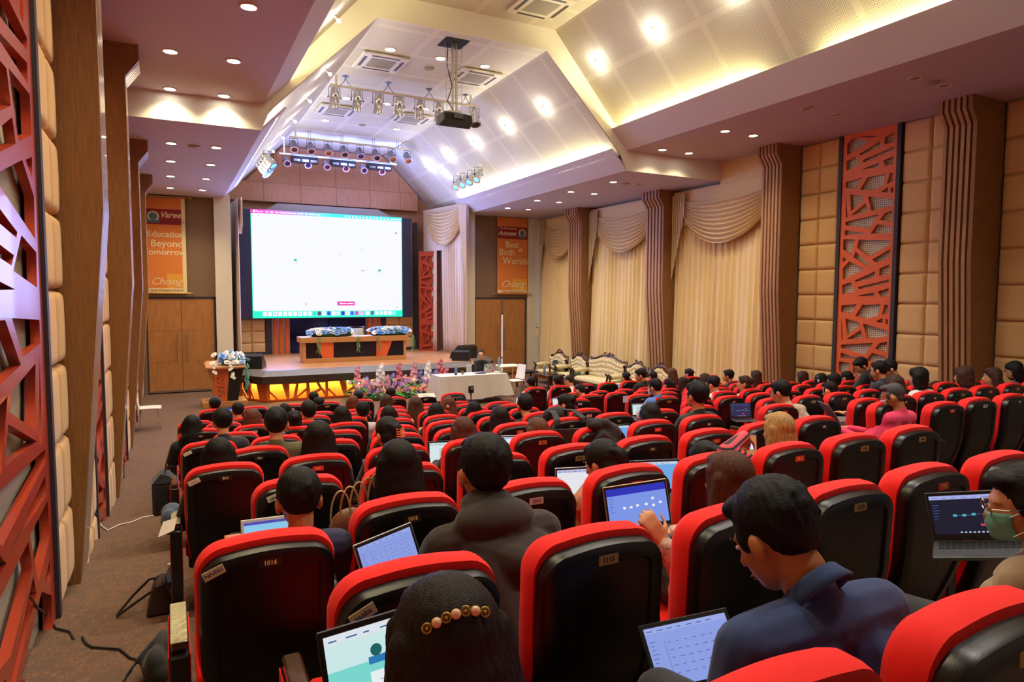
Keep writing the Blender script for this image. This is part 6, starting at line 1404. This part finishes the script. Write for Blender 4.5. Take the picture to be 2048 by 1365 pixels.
LP = [
 ('laptop with a bright cyan school page in front of the hair clip person', (632, 1268), (925, 1180), 1.42, 1.42, .25, 'site', 'black', .68),
 ('laptop with pale violet table page in front of the navy polo person', (1275, 1253), (1452, 1215), 1.5, 1.40, .75, 'peri', 'black', .72),
 ('black laptop with dark workflow screen used by the green masked person', (1848, 987), (2035, 978), 1.55, 1.30, .2, 'dark', 'grey', .6),
 ('gold rimmed laptop with blue workflow screen right of the hooded person', (1205, 976), (1332, 957), 2.42, 2.34, .2, 'blue', 'gold', .68),
 ('grey laptop with sky blue page left of the white hair clip person', (1258, 922), (1358, 918), 3.2, 3.1, .3, 'sky', 'grey', .62),
 ('silver laptop with white page behind the orange topped person', (1110, 937), (1200, 932), 3.25, 3.25, .2, 'light', 'silver', .66),
 ('white laptop left of the thinning haired person', (481, 1042), (590, 1028), 3.1, 3.1, .3, 'whitebody', 'white', .68),
 ('grey laptop tilted to one side between two red seats', (705, 1092), (822, 1044), 2.15, 2.2, .35, 'peri', 'silver', .62),
 ('laptop showing a text document behind the large central seat', (856, 884), (925, 880), 5.2, 5.2, .15, 'doc', 'black', .85),
 ('wide silver laptop with white page beside the chestnut haired person', (983, 873), (1053, 870), 5.1, 5.1, .25, 'light', 'silver', .6),
 ('laptop with light blue page left of the navy topped person', (962, 852), (1000, 850), 7.0, 7.0, .2, 'sky', 'black', .66),
 ('laptop with light page between heads below the tripod', (910, 836), (945, 834), 7.95, 7.95, .3, 'light', 'black', .6),
 ('black laptop with sky blue screen behind the draped black coat', (1197, 853), (1259, 848), 5.3, 5.2, .2, 'sky', 'black', .72),
 ('laptop with dark purple workflow screen beside the chin resting person', (1459, 807), (1501, 806), 5.4, 5.3, .25, 'purple', 'grey', .72),
 ('laptop with a spreadsheet in front of the light blue polo person', (1263, 808), (1292, 807), 8.0, 7.95, .2, 'doc', 'gold', .8),
 ('laptop with blank white page beside the bent cropped haired person', (1103, 796), (1133, 794), 8.9, 8.9, .2, 'light', 'black', .75),
 ('small bright laptop between front row heads before the long sofa', (1234, 769), (1246, 767), 12.0, 12.0, .2, 'sky', 'silver', .7),
 ('laptop with violet page beside the dark beanie near the lectern', (441, 816), (466, 815), 12.0, 12.0, .2, 'blue', 'black', .7),
 ('laptop with sky blue page just behind the grey haired person', (1742, 775), (1775, 774), 6.3, 6.2, .2, 'sky', 'black', .6),
 ('laptop glowing blue in front of the pink shirted person', (1750, 810), (1790, 806), 4.35, 4.25, .5, 'sky', 'black', .6),
 ('dark switched off laptop under the black backpack straps', (1097, 860), (1165, 857), 5.2, 5.1, .1, 'off', 'black', .62),
 ('laptop with dim page at the left aisle beside the thick haired person', (560, 862), (572, 861), 7.0, 7.0, .2, 'sky', 'black', .9),
]
for l in LP: r_ = laptop(l[0], l[1], l[2], l[3], l[4], l[5], l[6], l[7], l[8])
# silver laptop seen edge-on from behind, right of centre
g = tag(empty('laptop', at_y(1668, 838, 4.9)), 'silver laptop opened wide, seen from the side behind a red seat', 'laptop')
MB().bbox(-.15, .15, 0, .006, 0, .22, .002, M=Matrix.Rotation(radians(60), 4, 'Z') @ Matrix.Rotation(radians(-35), 4, 'X')).build('lid', BEZ['silver'], g); MB().bbox(-.15, .15, -.22, 0, -.014, 0, .003, M=Matrix.Rotation(radians(60), 4, 'Z')).build('base', BEZ['silver'], g)
# phones
def phone(label, p, rot, scr='sky'):
    g = tag(empty('phone', p), label, 'phone'); g.rotation_euler = rot
    MB().bbox(-.037, .037, -.004, .004, -.075, .075, .003).build('body', M_BLACK, g); MB().box(-.034, .034, -.0048, -.0042, -.07, .07).build('display', sh({'sky': '4a78a8', 'photo': 'd08a50'}[scr], .5), g)
    if scr == 'photo': MB().box(-.015, .015, -.0052, -.0049, -.02, .02).build('bright_spot', sh('b8c4ff', .9), g)
phone('phone held in front of the gold rimmed laptop', at_y(1322, 1078, 2.12), (radians(-50), radians(-25), radians(-20)))
phone('phone raised to take a picture of the screen', at_y(1502, 893, 3.1), (radians(-10), 0, radians(-30)), 'photo')
phone('pale blue phone held up near the lattice foot', at_y(1741, 773, 6.55), (0, radians(8), 0))
# ---------------------------------------------------------------- loose things in the seats
def sheet(label, pts, m, name='paper_sheet', cat='paper'):
    c = sum((Vector(p) for p in pts), Vector())/len(pts); mb = MB(); q = [Vector(p)-c for p in pts]; n = (q[1]-q[0]).cross(q[2]-q[0]).normalized()*.0006
    mb.add([p-n for p in q]+[p+n for p in q], [(3, 2, 1, 0), (4, 5, 6, 7)]+[(i, (i+1) % 4, 4+(i+1) % 4, 4+i) for i in range(4)]); o = mb.build(name, m, None, c); return tag(o, label, cat)
PAP = mat('paper_white', 'e4e2e0', .8)
sheet('white paper sheet sticking out at a slant beyond a right side seat', [at_y(1830, 848, 3.35), at_y(1892, 886, 3.15), at_y(1870, 872, 3.0)+Vector((0, 0, .0)), at_y(1838, 850, 3.25)+Vector((0, 0, -.004))], mat('paper_lilac', 'cdbfd6', .8))
sheet('pink paper corner below the light blue polo', [at_y(1290, 806, 6.0), at_y(1312, 817, 6.0), at_y(1300, 826, 5.8), at_y(1280, 822, 5.8)], mat('paper_pink', 'e0a0a8', .8))
sheet('pale paper taped to a front right seat edge', [at_y(1246, 793, 8.3), at_y(1256, 792, 8.3), at_y(1256, 805, 8.3), at_y(1246, 806, 8.3)], mat('paper_lilac', 'cdbfd6', .8))
fs = seats[(1, 6)].location; sheet('white paper lying over the front row seat top near the tripod', [fs+Vector((-.12, -.03, 1.04)), fs+Vector((.2, -.03, 1.03)), fs+Vector((.2, -.11, .965)), fs+Vector((-.12, -.11, .975))], PAP)
def blob(name, label, cat, prims, m, vox=.012, ridge=True, loc=(0, 0, 0), sm=3):
    mb = MB()
    for p in prims:
        if p[0] == 'e': mb.ell(p[1], p[2], None, 14, 10)
        else: chain(mb, p[1], p[2])
    o = remeshed(mb, name, m, vox, None, sm, loc); return tag(o, label, cat) if label else o
# black coat over a seat back (fifth/sixth row) and the black backpack with straps
s_ = seats[(8, 5)].location
blob('draped_coat', 'black padded coat draped over a seat back behind the updo haired person', 'coat', [('e', (.05, -.08, .93), (.15, .07, .12)), ('e', (.12, -.06, .82), (.1, .06, .16)), ('e', (-.04, -.07, 1.03), (.10, .06, .05)), ('c', [(-.1, -.05, 1.06), (.02, -.1, 1.04), (.14, -.09, .95), (.2, -.07, .75)], (.03, .045, .05, .04)), ('c', [(-.12, -.1, .9), (-.02, -.13, .95), (.08, -.12, .88)], (.03, .04, .04))], cloth_mat('1b1b1e'), .011, loc=s_)
s_ = seats[(7, 5)].location
bp = blob('backpack', 'black backpack with wide straps hanging over a seat in the middle', 'backpack', [('e', (0, .24, .86), (.19, .10, .2)), ('e', (0, .2, 1.0), (.16, .08, .09))], cloth_mat('1a1a1d'), .014, loc=s_)
for sgn in (-1, 1):
    mb = MB(); L1 = [Vector((sgn*.07, .2, 1.05)), Vector((sgn*.12, .05, 1.06)), Vector((sgn*.15, -.08, 1.0)), Vector((sgn*.20, -.11, .85)), Vector((sgn*.27, -.08, .72))]
    for a, b_ in zip(L1[:-1], L1[1:]): t = Vector((.032, .0, .0)); mb.add([a-t, a+t, b_+t, b_-t, a-t+Vector((0, -.008, .008)), a+t+Vector((0, -.008, .008)), b_+t+Vector((0, -.008, .008)), b_-t+Vector((0, -.008, .008))], [(0, 1, 2, 3), (7, 6, 5, 4), (0, 4, 5, 1), (2, 6, 7, 3), (1, 5, 6, 2), (3, 7, 4, 0)])
    mb.build('strap', cloth_mat('262629'), bp)
# gold-strapped handbag between the third and fourth rows
p0 = at_y(700, 985, 3.0); g = tag(empty('handbag', p0), 'handbag with looped gold straps between two left centre seats', 'bag')
blob('bag_body', None, None, [('e', (0, 0, -.16), (.10, .05, .09))], mat('tan_leather', '7a4a2e', .5), .012).parent = g
mb = MB()
for k in range(5): a = -.05+k*.025; mb.tube([(a+.045*cos(t)+.02*k, .012*k-.03, -.1+(.12+.012*k)*sin(t)) for t in [pi*(j-1)/10 for j in range(13)]], .0045, 6)
mb.build('gold_strap', mat('pale_gold', 'd9c48c', .35, .5), g)
# aisle things
b_ = at_y(329, 985, 6.9); g = tag(empty('carrier_bag', (b_.x, 6.9, .78)), 'black bag hanging beside the aisle armrest of the seventh row', 'bag')
mb = MB(); mb.bbox(-.1, .1, -.13, .13, 0, .3, .02); mb.add([(-.1, -.13, .3), (.1, -.13, .3), (.1, .13, .3), (-.1, .13, .3), (-.03, -.1, .38), (.04, -.1, .36), (.04, .1, .37), (-.03, .1, .38)], [(0, 1, 5, 4), (1, 2, 6, 5), (2, 3, 7, 6), (3, 0, 4, 7), (4, 5, 6, 7)]); mb.build('bag_body', cloth_mat('161618'), g)
MB().tube([(0, -.08, .36), (.03, -.03, .44), (.03, .03, .44), (0, .08, .36)], .006, 6).build('handle', cloth_mat('161618'), g)
s_ = seats[(8, 0)].location
g = blob('cloth_bundle', 'grey blue cloth bundle on the aisle armrest of the fifth row', 'cloth', [('e', (-.31, .36, .62), (.07, .06, .07)), ('e', (-.33, .3, .58), (.05, .06, .09))], cloth_mat('4a5a72'), .011, loc=s_)
sheet('white paper tag hanging from the fifth row aisle armrest', [s_+Vector((-.36, .05, .66)), s_+Vector((-.28, .02, .685)), s_+Vector((-.30, -.06, .63)), s_+Vector((-.39, -.03, .59))], PAP)
f = on_floor(300, 1222); g = tag(empty('handbag', f), 'brown handbag with long dark straps lying in the left aisle', 'bag')
mb = MB(); mb.add([(-.02, -.12, 0), (.14, -.12, 0), (.14, .12, 0), (-.02, .12, 0), (.03, -.09, .2), (.09, -.09, .21), (.09, .09, .22), (.03, .1, .19)], [(0, 3, 2, 1), (4, 5, 6, 7), (0, 1, 5, 4), (1, 2, 6, 5), (2, 3, 7, 6), (3, 0, 4, 7)]); o = mb.build('bag_body', mat('brown_leather', '33201a', .5), g); o.modifiers.new('b', 'BEVEL').width = .015; MB().bbox(-.0, .03, -.09, .09, .08, .2, .005, M=Matrix.Rotation(radians(12), 4, 'Y')).build('flap', mat('brown_leather', '33201a', .5), g)
MB().tube([(-.19, .0, .012), (-.1, .05, .1), (0, .06, .19), (.06, .04, .2)], .009, 6).tube([(-.19, -.02, .012), (-.08, -.02, .08), (.0, -.05, .14), (.05, -.06, .16)], .009, 6).build('strap', cloth_mat('1c1512'), g)
def bottle(label, p, s=1.0, tint='a8c4e8'):
    g = tag(empty('water_bottle', p), label, 'bottle'); MB().lathe([(.028*s, 0), (.032*s, .01*s), (.031*s, .07*s), (.033*s, .12*s), (.028*s, .16*s), (.013*s, .19*s), (.013*s, .205*s)], 14).build('body', mat('clear_plastic_'+tint, tint, .1, trans=.6), g, smooth=True)
    MB().lathe([(.015*s, .203*s), (.015*s, .222*s), (.001, .224*s)], 12).build('cap', mat('bottle_cap', 'dfe6ee', .4), g); MB().lathe([(.0335*s, .075*s), (.0335*s, .12*s)], 14).build('label_band', mat('bottle_label', '4a78b8', .5), g)
bottle('clear water bottle standing behind the brown handbag in the aisle', on_floor(322, 1215)+Vector((.06, .12, 0)), 1.1)
pts = [on_floor(u, v, .006) for u, v in ((98, 1236), (112, 1258), (140, 1265), (172, 1288), (185, 1296), (240, 1300), (262, 1318), (300, 1326))]
pw = [at_x(60, 1195, XL+.06), at_x(75, 1215, XL+.06)]+[Vector((p.x, p.y, max(p.z, lvl(p.y)+.008))) for p in pts]
pw = lay(pw); tag(MB().tube([p-pw[0] for p in pw], .006, 6).build('power_cable', M_BLACK, None, pw[0]), 'black power cable running from the lattice across the near aisle carpet', 'cable')
pw = [on_floor(u, v, .006) for u, v in ((188, 1040), (203, 1053), (215, 1062), (240, 1050), (262, 1046), (285, 1036), (310, 1032), (338, 1024))]
pw = lay(pw); tag(MB().tube([p-pw[0] for p in pw], .006, 6).build('power_cable', mat('white_cable', 'e0ddd6', .5), None, pw[0]), 'white cable crossing the left aisle carpet to the seats', 'cable')
pw = [on_floor(u, v, .006) for u, v in ((218, 985), (212, 1008), (200, 1022), (207, 1032), (196, 1036), (186, 1034))]
tag(MB().tube([p-pw[0] for p in pw], .005, 6).build('power_cable', M_BLACK, None, pw[0]), 'short dark cable loop at the foot of the second left column', 'cable')
g = on_floor(300, 1362); blob('dark_bag', 'dark cloth bag on the carpet at the bottom left by the aisle seat', 'bag', [('e', (.04, .0, .08), (.08, .14, .08)), ('e', (.06, .05, .14), (.05, .10, .08)), ('e', (.03, -.06, .12), (.05, .07, .08)), ('c', [(-.13, -.02, .015), (-.05, .02, .12), (.05, .05, .21)], (.012, .012, .014))], cloth_mat('2a2928'), .013, loc=g)
# white cafe chair against the left wall
g = tag(empty('cafe_chair', (-.42, 15.75, 0), radians(-90)), 'white cafe chair with thin chrome legs by the far left columns', 'chair')
mb = MB(); mb.grid(lambda u, v: (-.21+.42*u, -.2+.42*v, .45+.015*(2*u-1)**2-.02*max(0, v-.8)*5*.5), 8, 8); o = mb.build('seat', mat('white_shell', 'e8e4dc', .35), g, smooth=True); o.modifiers.new('t', 'SOLIDIFY').thickness = .02
mb = MB(); mb.grid(lambda u, v: (-.2+.4*u, -.2-.06*v, .46+.34*v), 6, 6); o = mb.build('backrest', mat('white_shell', 'e8e4dc', .35), g, smooth=True); o.modifiers.new('t', 'SOLIDIFY').thickness = .015
for x in (-1, 1):
    for y in (-1, 1): MB().tube([(x*.14, y*.14, .44), (x*.2, y*.2, 0)], .009, 6).build('leg', M_CHROME, g)
# ---------------------------------------------------------------- presenter, table and things on it
tb = tag(empty('folding_table', (7.02, 16.05, 0)), 'long folding table under the white cloth of the presenter', 'table')
MB().bbox(-.92, .92, -.3, .3, .71, .745, .005).build('table_top', mat('table_board', 'c8c0b0', .6), tb)
for x in (-.8, .8):
    for y in (-.24, .24): MB().tube([(x, y, 0), (x, y, .71)], .016, 8).build('leg', M_METAL, tb)
    MB().tube([(x, -.24, .06), (x, .24, .06)], .014, 8).build('foot_bar', M_METAL, tb)
mb = MB(); hw_, hd_ = .95, .33
def clothf(u, v):     # u around the perimeter, v down
    per = [(-hw_, -hd_), (hw_, -hd_), (hw_, hd_), (-hw_, hd_)]; k = int(u*4) % 4; t = u*4-int(u*4); a, b_ = Vector(per[k]), Vector(per[(k+1) % 4]); p = a.lerp(b_, t)
    n_ = Vector((b_.y-a.y, -(b_.x-a.x))).normalized(); c = (min(t, 1-t))
    out = v*(.03+.09*math.exp(-c*14))+v*.018*sin(t*(34 if k % 2 == 0 else 14)+k)
    cn = p.normalized()*(out if c < .02 else 0); q = p+n_*out if c >= .02 else p+cn*1.4
    return (q.x, q.y, .752-.60*v+.03*v*sin(t*9+k))
mb.grid(clothf, 128, 10); mb.add([(-hw_, -hd_, .752), (hw_, -hd_, .752), (hw_, hd_, .752), (-hw_, hd_, .752)], [(0, 1, 2, 3)])
tc_ = mb.build('tablecloth', mat('white_linen', 'd9d3cc', .85, bump=.3, bscale=(9, 9, 4)), None, (7.02, 16.05, 0), smooth=True, angle=60); tag(tc_, 'white cloth draped over the presenter table', 'tablecloth')
Cp = at_y(962, 711, 16.75)
rw = at_y(946, 730, 16.6); re_ = at_y(948, 750, 16.6)
person('presenter in a black top and glasses raising one hand behind the table', Cp, None, None, yaw=pi-.45, pitch=.15, style='thin', s=1.1, hc='1c1716', shirt='181a22', skin='d6a07c', feet=(7.62, 16.85, -.07), shy=pi, vox=.0105, face=True, glasses=True, pants='3a3a46', arms={1: (re_, rw, (Vector((-.15, -.1, 1)), Vector((0, -1, 0)), .25)), -1: ((7.95, 16.6, .86), (7.8, 16.35, .80), (Vector((-.4, -.8, 0)), Vector((0, 0, -1)), .3))})
cc_ = tag(empty('white_chair', (7.62, 16.98, 0), pi), 'white chair the presenter sits on', 'chair')
MB().bbox(-.21, .21, -.2, .22, .40, .43, .01).build('seat', mat('white_shell', 'e8e4dc', .35), cc_); MB().bbox(-.2, .2, -.24, -.21, .5, .86, .01).build('backrest', mat('white_shell', 'e8e4dc', .35), cc_)
for x in (-.18, .18):
    for y in (-.18, .18): MB().tube([(x, y, 0), (x, y, .4)], .01, 6).build('leg', M_CHROME, cc_)
# presenter's laptop: back of the lid with stickers towards the camera
g = tag(empty('laptop', (7.62, 16.12, .754)), 'silver laptop covered in colourful stickers in front of the presenter', 'laptop'); g.rotation_euler = (0, 0, radians(8))
Ml = Matrix.Rotation(radians(12), 4, 'X'); lid = MB().bbox(-.18, .18, -.004, .004, .0, .245, .003, M=Ml).build('lid', BEZ['silver'], g); MB().bbox(-.18, .18, 0, .24, 0, .014, .003).build('base', BEZ['silver'], g)
for x, z, r_, c in ((-.11, .16, .03, '3aa84a'), (-.12, .09, .028, 'e8e0d0'), (-.03, .05, .026, 'd8a0b0'), (.1, .19, .03, 'e0883a'), (.12, .12, .026, 'e85a8a'), (.11, .05, .03, 'd83a6a'), (-.13, .21, .02, '3a6ad0'), (.0, .13, .022, '222226')):
    MB().lathe([(r_, 0), (r_, .001), (.001, .0012)], 10, M=Ml @ basis((1, 0, 0), (0, 0, 1), (0, -1, 0), (x, -.005, z))).build('sticker', mat('sticker_'+c, c, .6), lid)
bottle('water bottle with blue label standing on the presenter table', at_y(914, 752, 16.05)*0+Vector((6.65, 16.1, .754)), 1.15)
g = tag(empty('cup', (6.8, 16.02, .754)), 'small olive green glass on the presenter table', 'cup'); MB().lathe([(.03, 0), (.035, .1), (.031, .1), (.026, .01), (.001, .01)], 14).build('cup_body', mat('olive_glass', '6a6a3a', .2), g, smooth=True, angle=40)
tag(MB().lathe([(.001, 0), (.03, .005), (.042, .03), (.03, .055), (.001, .06)], 14).build('small_pouch', mat('dark_red_leather', '4a2424', .5), None, (6.58, 15.95, .754), smooth=True), 'small dark red round object at the left end of the presenter table', 'object')
tag(MB().bbox(-.13, .13, -.09, .09, 0, .02, .005).build('notebook', mat('navy_cover', '2a3560', .6), None, (7.3, 16.0, .754)), 'navy notebook on the white cloth left of the sticker laptop', 'notebook')
tag(MB().tube([(0, 0, .006), (.1, .03, .006), (.2, -.04, .006), (.1, -.08, .006), (.25, -.1, .006), (.33, 0, .006)], .006, 6).build('cable', M_BLACK, None, (7.75, 16.0, .754)), 'tangled black cable on the right end of the white cloth', 'cable')
# phone camera on a tripod in front of the seats
g = tag(empty('camera_tripod', (5.43, 12.35, 0)), 'slim black tripod carrying a small camera in front of the table', 'tripod')
MB().tube([(0, 0, .25), (0, 0, .78)], .012, 8).build('pole', M_BLACK, g); MB().bbox(-.055, .055, -.03, .03, .83, .98, .01).tube([(0, 0, .78), (0, 0, .84)], .02, 8).build('camera', M_BLACK, g); MB().lathe([(.03, 0), (.03, .02), (.02, .022)], 12, M=basis((1, 0, 0), (0, 0, 1), (0, -1, 0), (0, -.03, .93))).build('lens_ring', mat('lens_grey', '888a90', .2, .5), g)
for a in range(3): MB().tube([(0, 0, .3), (.22*cos(a*2.1+.5), .22*sin(a*2.1+.5), 0)], .009, 6).build('leg', M_BLACK, g)
# white pole lamp, side table and chairs right of the presenter
g = tag(empty('light_stand', (8.94, 18.0, 0)), 'tall slim glowing white tube standing before the right doors', 'light')
MB().lathe([(.2, 0), (.2, .015), (.03, .03)], 16).build('foot', M_WHITE, g); MB().tube([(0, 0, .03), (0, 0, 2.3)], .017, 8).build('tube', mat('tube_glow', 'dfe4f4', .3, emit=(.8, .85, 1), es=.25), g)
mb = MB()
for k in range(7): mb.tube([(.022, 0, 2.3+k*.06), (-.022, 0, 2.33+k*.06)], .006, 5)
mb.tube([(0, 0, 2.3), (0, 0, 2.75)], .012, 6); mb.build('coiled_top', M_DARKF, g)
for z in (.95, 2.28): MB().tube([(0, 0, z-.02), (0, 0, z+.02)], .027, 8).build('joint', M_BLACK, g)
g = tag(empty('side_table', (8.75, 17.3, 0)), 'white square side table with steel legs right of the presenter', 'table')
MB().bbox(-.38, .38, -.3, .3, .76, .79, .006).build('table_top', M_WHITE, g)
for x in (-.34, .34):
    for y in (-.26, .26): MB().box(x-.015, x+.015, y-.015, y+.015, 0, .76).build('leg', M_METAL, g)
bottle('water bottle on the white side table before the right doors', (8.5, 17.3, .79), 1.1)
tag(MB().tube([(0, 0, 0), (0, 0, .55)], .055, 12).build('copper_lamp', mat('copper_glow', 'e07a3a', .2, .8, emit=(1, .35, .1), es=1.2), None, (8.62, 17.35, .02)), 'glowing copper coloured tube heater under the side table', 'heater')
def cafe(x, y, rz, label, legm=M_CHROME, seatm=None):
    g = tag(empty('cafe_chair', (x, y, 0), rz), label, 'chair'); sm = seatm or mat('white_shell', 'e8e4dc', .35)
    MB().bbox(-.2, .2, -.2, .2, .43, .455, .01).build('seat', sm, g); MB().add([(-.2, -.19, .48), (.2, -.19, .48), (.17, -.27, .88), (-.17, -.27, .88), (-.2, -.17, .48), (.2, -.17, .48), (.17, -.25, .88), (-.17, -.25, .88)], [(0, 1, 2, 3), (7, 6, 5, 4), (3, 2, 6, 7), (0, 3, 7, 4), (1, 5, 6, 2), (0, 4, 5, 1)]).build('backrest', sm, g)
    for a in (-1, 1):
        for b_ in (-1, 1): MB().tube([(a*.15, b_*.15, .43), (a*.2, b_*.19, 0)], .01, 6).build('leg', legm, g)
cafe(8.25, 16.75, radians(-60), 'white cafe chair turned sideways beside the presenter')
cafe(8.6, 16.5, radians(100), 'white cafe chair with its seat under the side table edge')
g = tag(empty('stool', (9.75, 17.9, 0)), 'dark square stool with black legs before the right doors', 'stool'); MB().bbox(-.28, .28, -.24, .24, .46, .52, .01).build('seat', M_BLACK, g)
for x in (-.24, .24):
    for y in (-.2, .2): MB().box(x-.02, x+.02, y-.02, y+.02, 0, .46).build('leg', M_BLACK, g)
# ---------------------------------------------------------------- carved sofas along the right wall
M_BROC = mat('cream_brocade', 'cdbf95', .7, var=.25, vscale=(22, 22, 22), bump=.3, bscale=(60, 60, 60)); M_CARV = mat('carved_rosewood', '3a1a14', .25, coat=.4)
def sofa(y0, y1, label, x=11.32, h=1.0, arms=(1, 1)):
    w_ = y1-y0; g = tag(empty('carved_sofa', (x, (y0+y1)/2, 0)), label, 'sofa', 'carved parlour suite'); H2 = w_/2
    crest = lambda t: h-.14+.12*max(0, cos(t*pi))**1.5+.05*abs(sin(t*pi*1.5))
    def back(u, v):
        t = (u-.5); y = (t)*(w_-.12); z = .42+(crest(t*1.6)-.05-.42)*v; n_ = max(2, round(w_/.13)); b_ = abs(sin(u*n_*pi+(.5*pi if int(v*4) % 2 else 0)))*abs(sin(v*4*pi))
        return (-.05+.03*v-.045*b_*min(1, 6*v*(1-v)+.1), y, z)
    mb = MB(); mb.grid(back, max(16, round(w_/.02)), 24); mb.build('tufted_back', M_BROC, g, smooth=True)
    MB().box(.02, .09, -H2+.06, H2-.06, .3, h-.22).build('back_board', M_CARV, g)
    mb = MB(); mb.bbox(-.6, -.02, -H2+.07, H2-.07, .28, .44, .05); mb.build('seat_cushion', M_BROC, g, smooth=True, angle=60)
    MB().bbox(-.62, .02, -H2+.03, H2-.03, .2, .28, .01).build('seat_rail', M_CARV, g)
    n_ = 28; mb = MB(); mb.tube([(.05, -H2+.03+(w_-.06)*k/n_, crest((k/n_-.5)*1.6)) for k in range(n_+1)], .03, 8)
    for s in (-1, 1): mb.tube([(.05, s*(H2-.03), crest(.8)), (.02, s*(H2-.01), .75), (-.04, s*(H2-.04), .5)], .032, 8)
    mb.build('carved_frame', M_CARV, g, smooth=True)
    R = random.Random(int(y0*10)); mb = MB()
    for k in range(int(14+8*w_)):
        t = R.gauss(0, .13 if w_ > 1.3 else .2); t = max(-.45, min(.45, t)); zz = crest(t*1.6)+R.uniform(0, .11)*max(.15, 1-abs(t)*3.2); mb.ell((.05, t*w_, zz), (.02, R.uniform(.02, .04), R.uniform(.015, .03)), None, 6, 5)
    mb.build('carved_crest', M_CARV, g, smooth=True)
    for s, on in zip((-1, 1), arms):
        if not on: continue
        mb = MB(); mb.tube([(-.02, s*(H2-.06), .6), (-.3, s*(H2-.06), .6), (-.55, s*(H2-.05), .57)], .06, 10); mb.build('padded_arm', M_BROC, g, smooth=True)
        mb = MB(); mb.tube([(-.6, s*(H2-.05), .2), (-.63, s*(H2-.05), .4), (-.58, s*(H2-.05), .6), (-.66, s*(H2-.05), .66)], .03, 8); mb.build('arm_scroll', M_CARV, g, smooth=True)
    for s in (-1, 1):
        for xx in (-.57, .03): MB().tube([(xx, s*(H2-.07), .22), (xx-.03, s*(H2-.05), .1), (xx, s*(H2-.06), 0)], [.035, .02, .03], 8).build('leg', M_CARV, g)
    return g
sofa(17.9, 18.95, 'carved cream armchair with a black bag on it, nearest the right doors', 11.2)
sofa(16.88, 17.86, 'carved cream armchair second from the right doors'); sofa(15.0, 16.84, 'long tufted cream sofa with a carved crest against the drapes', h=1.08)
sofa(14.05, 14.96, 'carved cream armchair just right of the long sofa'); sofa(13.1, 14.0, 'carved cream armchair at the right end of the suite beside the ribbed column')
sb = blob('shoulder_bag', 'black bag slumped on the armchair nearest the right doors', 'bag', [('e', (0, 0, .12), (.13, .2, .13)), ('e', (.05, .1, .24), (.09, .12, .09))], cloth_mat('1c1e2c'), .014, loc=(10.95, 18.2, .44))
g = tag(empty('coffee_table', (10.1, 17.2, 0)), 'low carved dark red coffee table before the armchairs', 'table')
MB().bbox(-.3, .3, -.5, .5, .44, .49, .02).build('table_top', M_CARV, g, smooth=True, angle=40); MB().bbox(-.25, .25, -.45, .45, .36, .44, .01).build('apron', M_CARV, g)
for x in (-.22, .22):
    for y in (-.4, .4): MB().tube([(x, y, .38), (x*1.2, y*1.1, .2), (x*1.05, y, 0)], [.04, .025, .035], 8).build('leg', M_CARV, g)
bottle('water bottle on the carved coffee table', (10.05, 17.35, .49), 1.15)
tag(MB().bbox(-.1, .1, -.15, .15, 0, .02, .004).build('tray', mat('dark_tray', '2a1410', .3), None, (10.1, 16.95, .49)), 'dark tray lying on the carved coffee table', 'tray')
g = tag(empty('tissue_box', (10.55, 16.6, .49)), 'blue green gift bundle beside the older person in white', 'box')
g.location = (10.9, 16.95, .44); MB().bbox(-.12, .12, -.14, .14, 0, .14, .02).build('wrapping', mat('teal_wrap', '5a9aa8', .5, var=.5, vscale=(30, 30, 30)), g)
# tassel on the white strip right of the doors
g = tag(empty('curtain_tassel', (11.78, 20.9, 1.55)), 'gold curtain tassel hanging beside the right doors', 'tassel')
MB().tube([(0, .1, .35), (0, 0, .2)], .008, 6).lathe([(.02, .2), (.05, .16), (.03, .12)], 10).build('knot', M_BRASS, g); MB().lathe([(.035, .12), (.06, -.12), (.02, -.1)], 12).build('fringe', M_CURT, g)
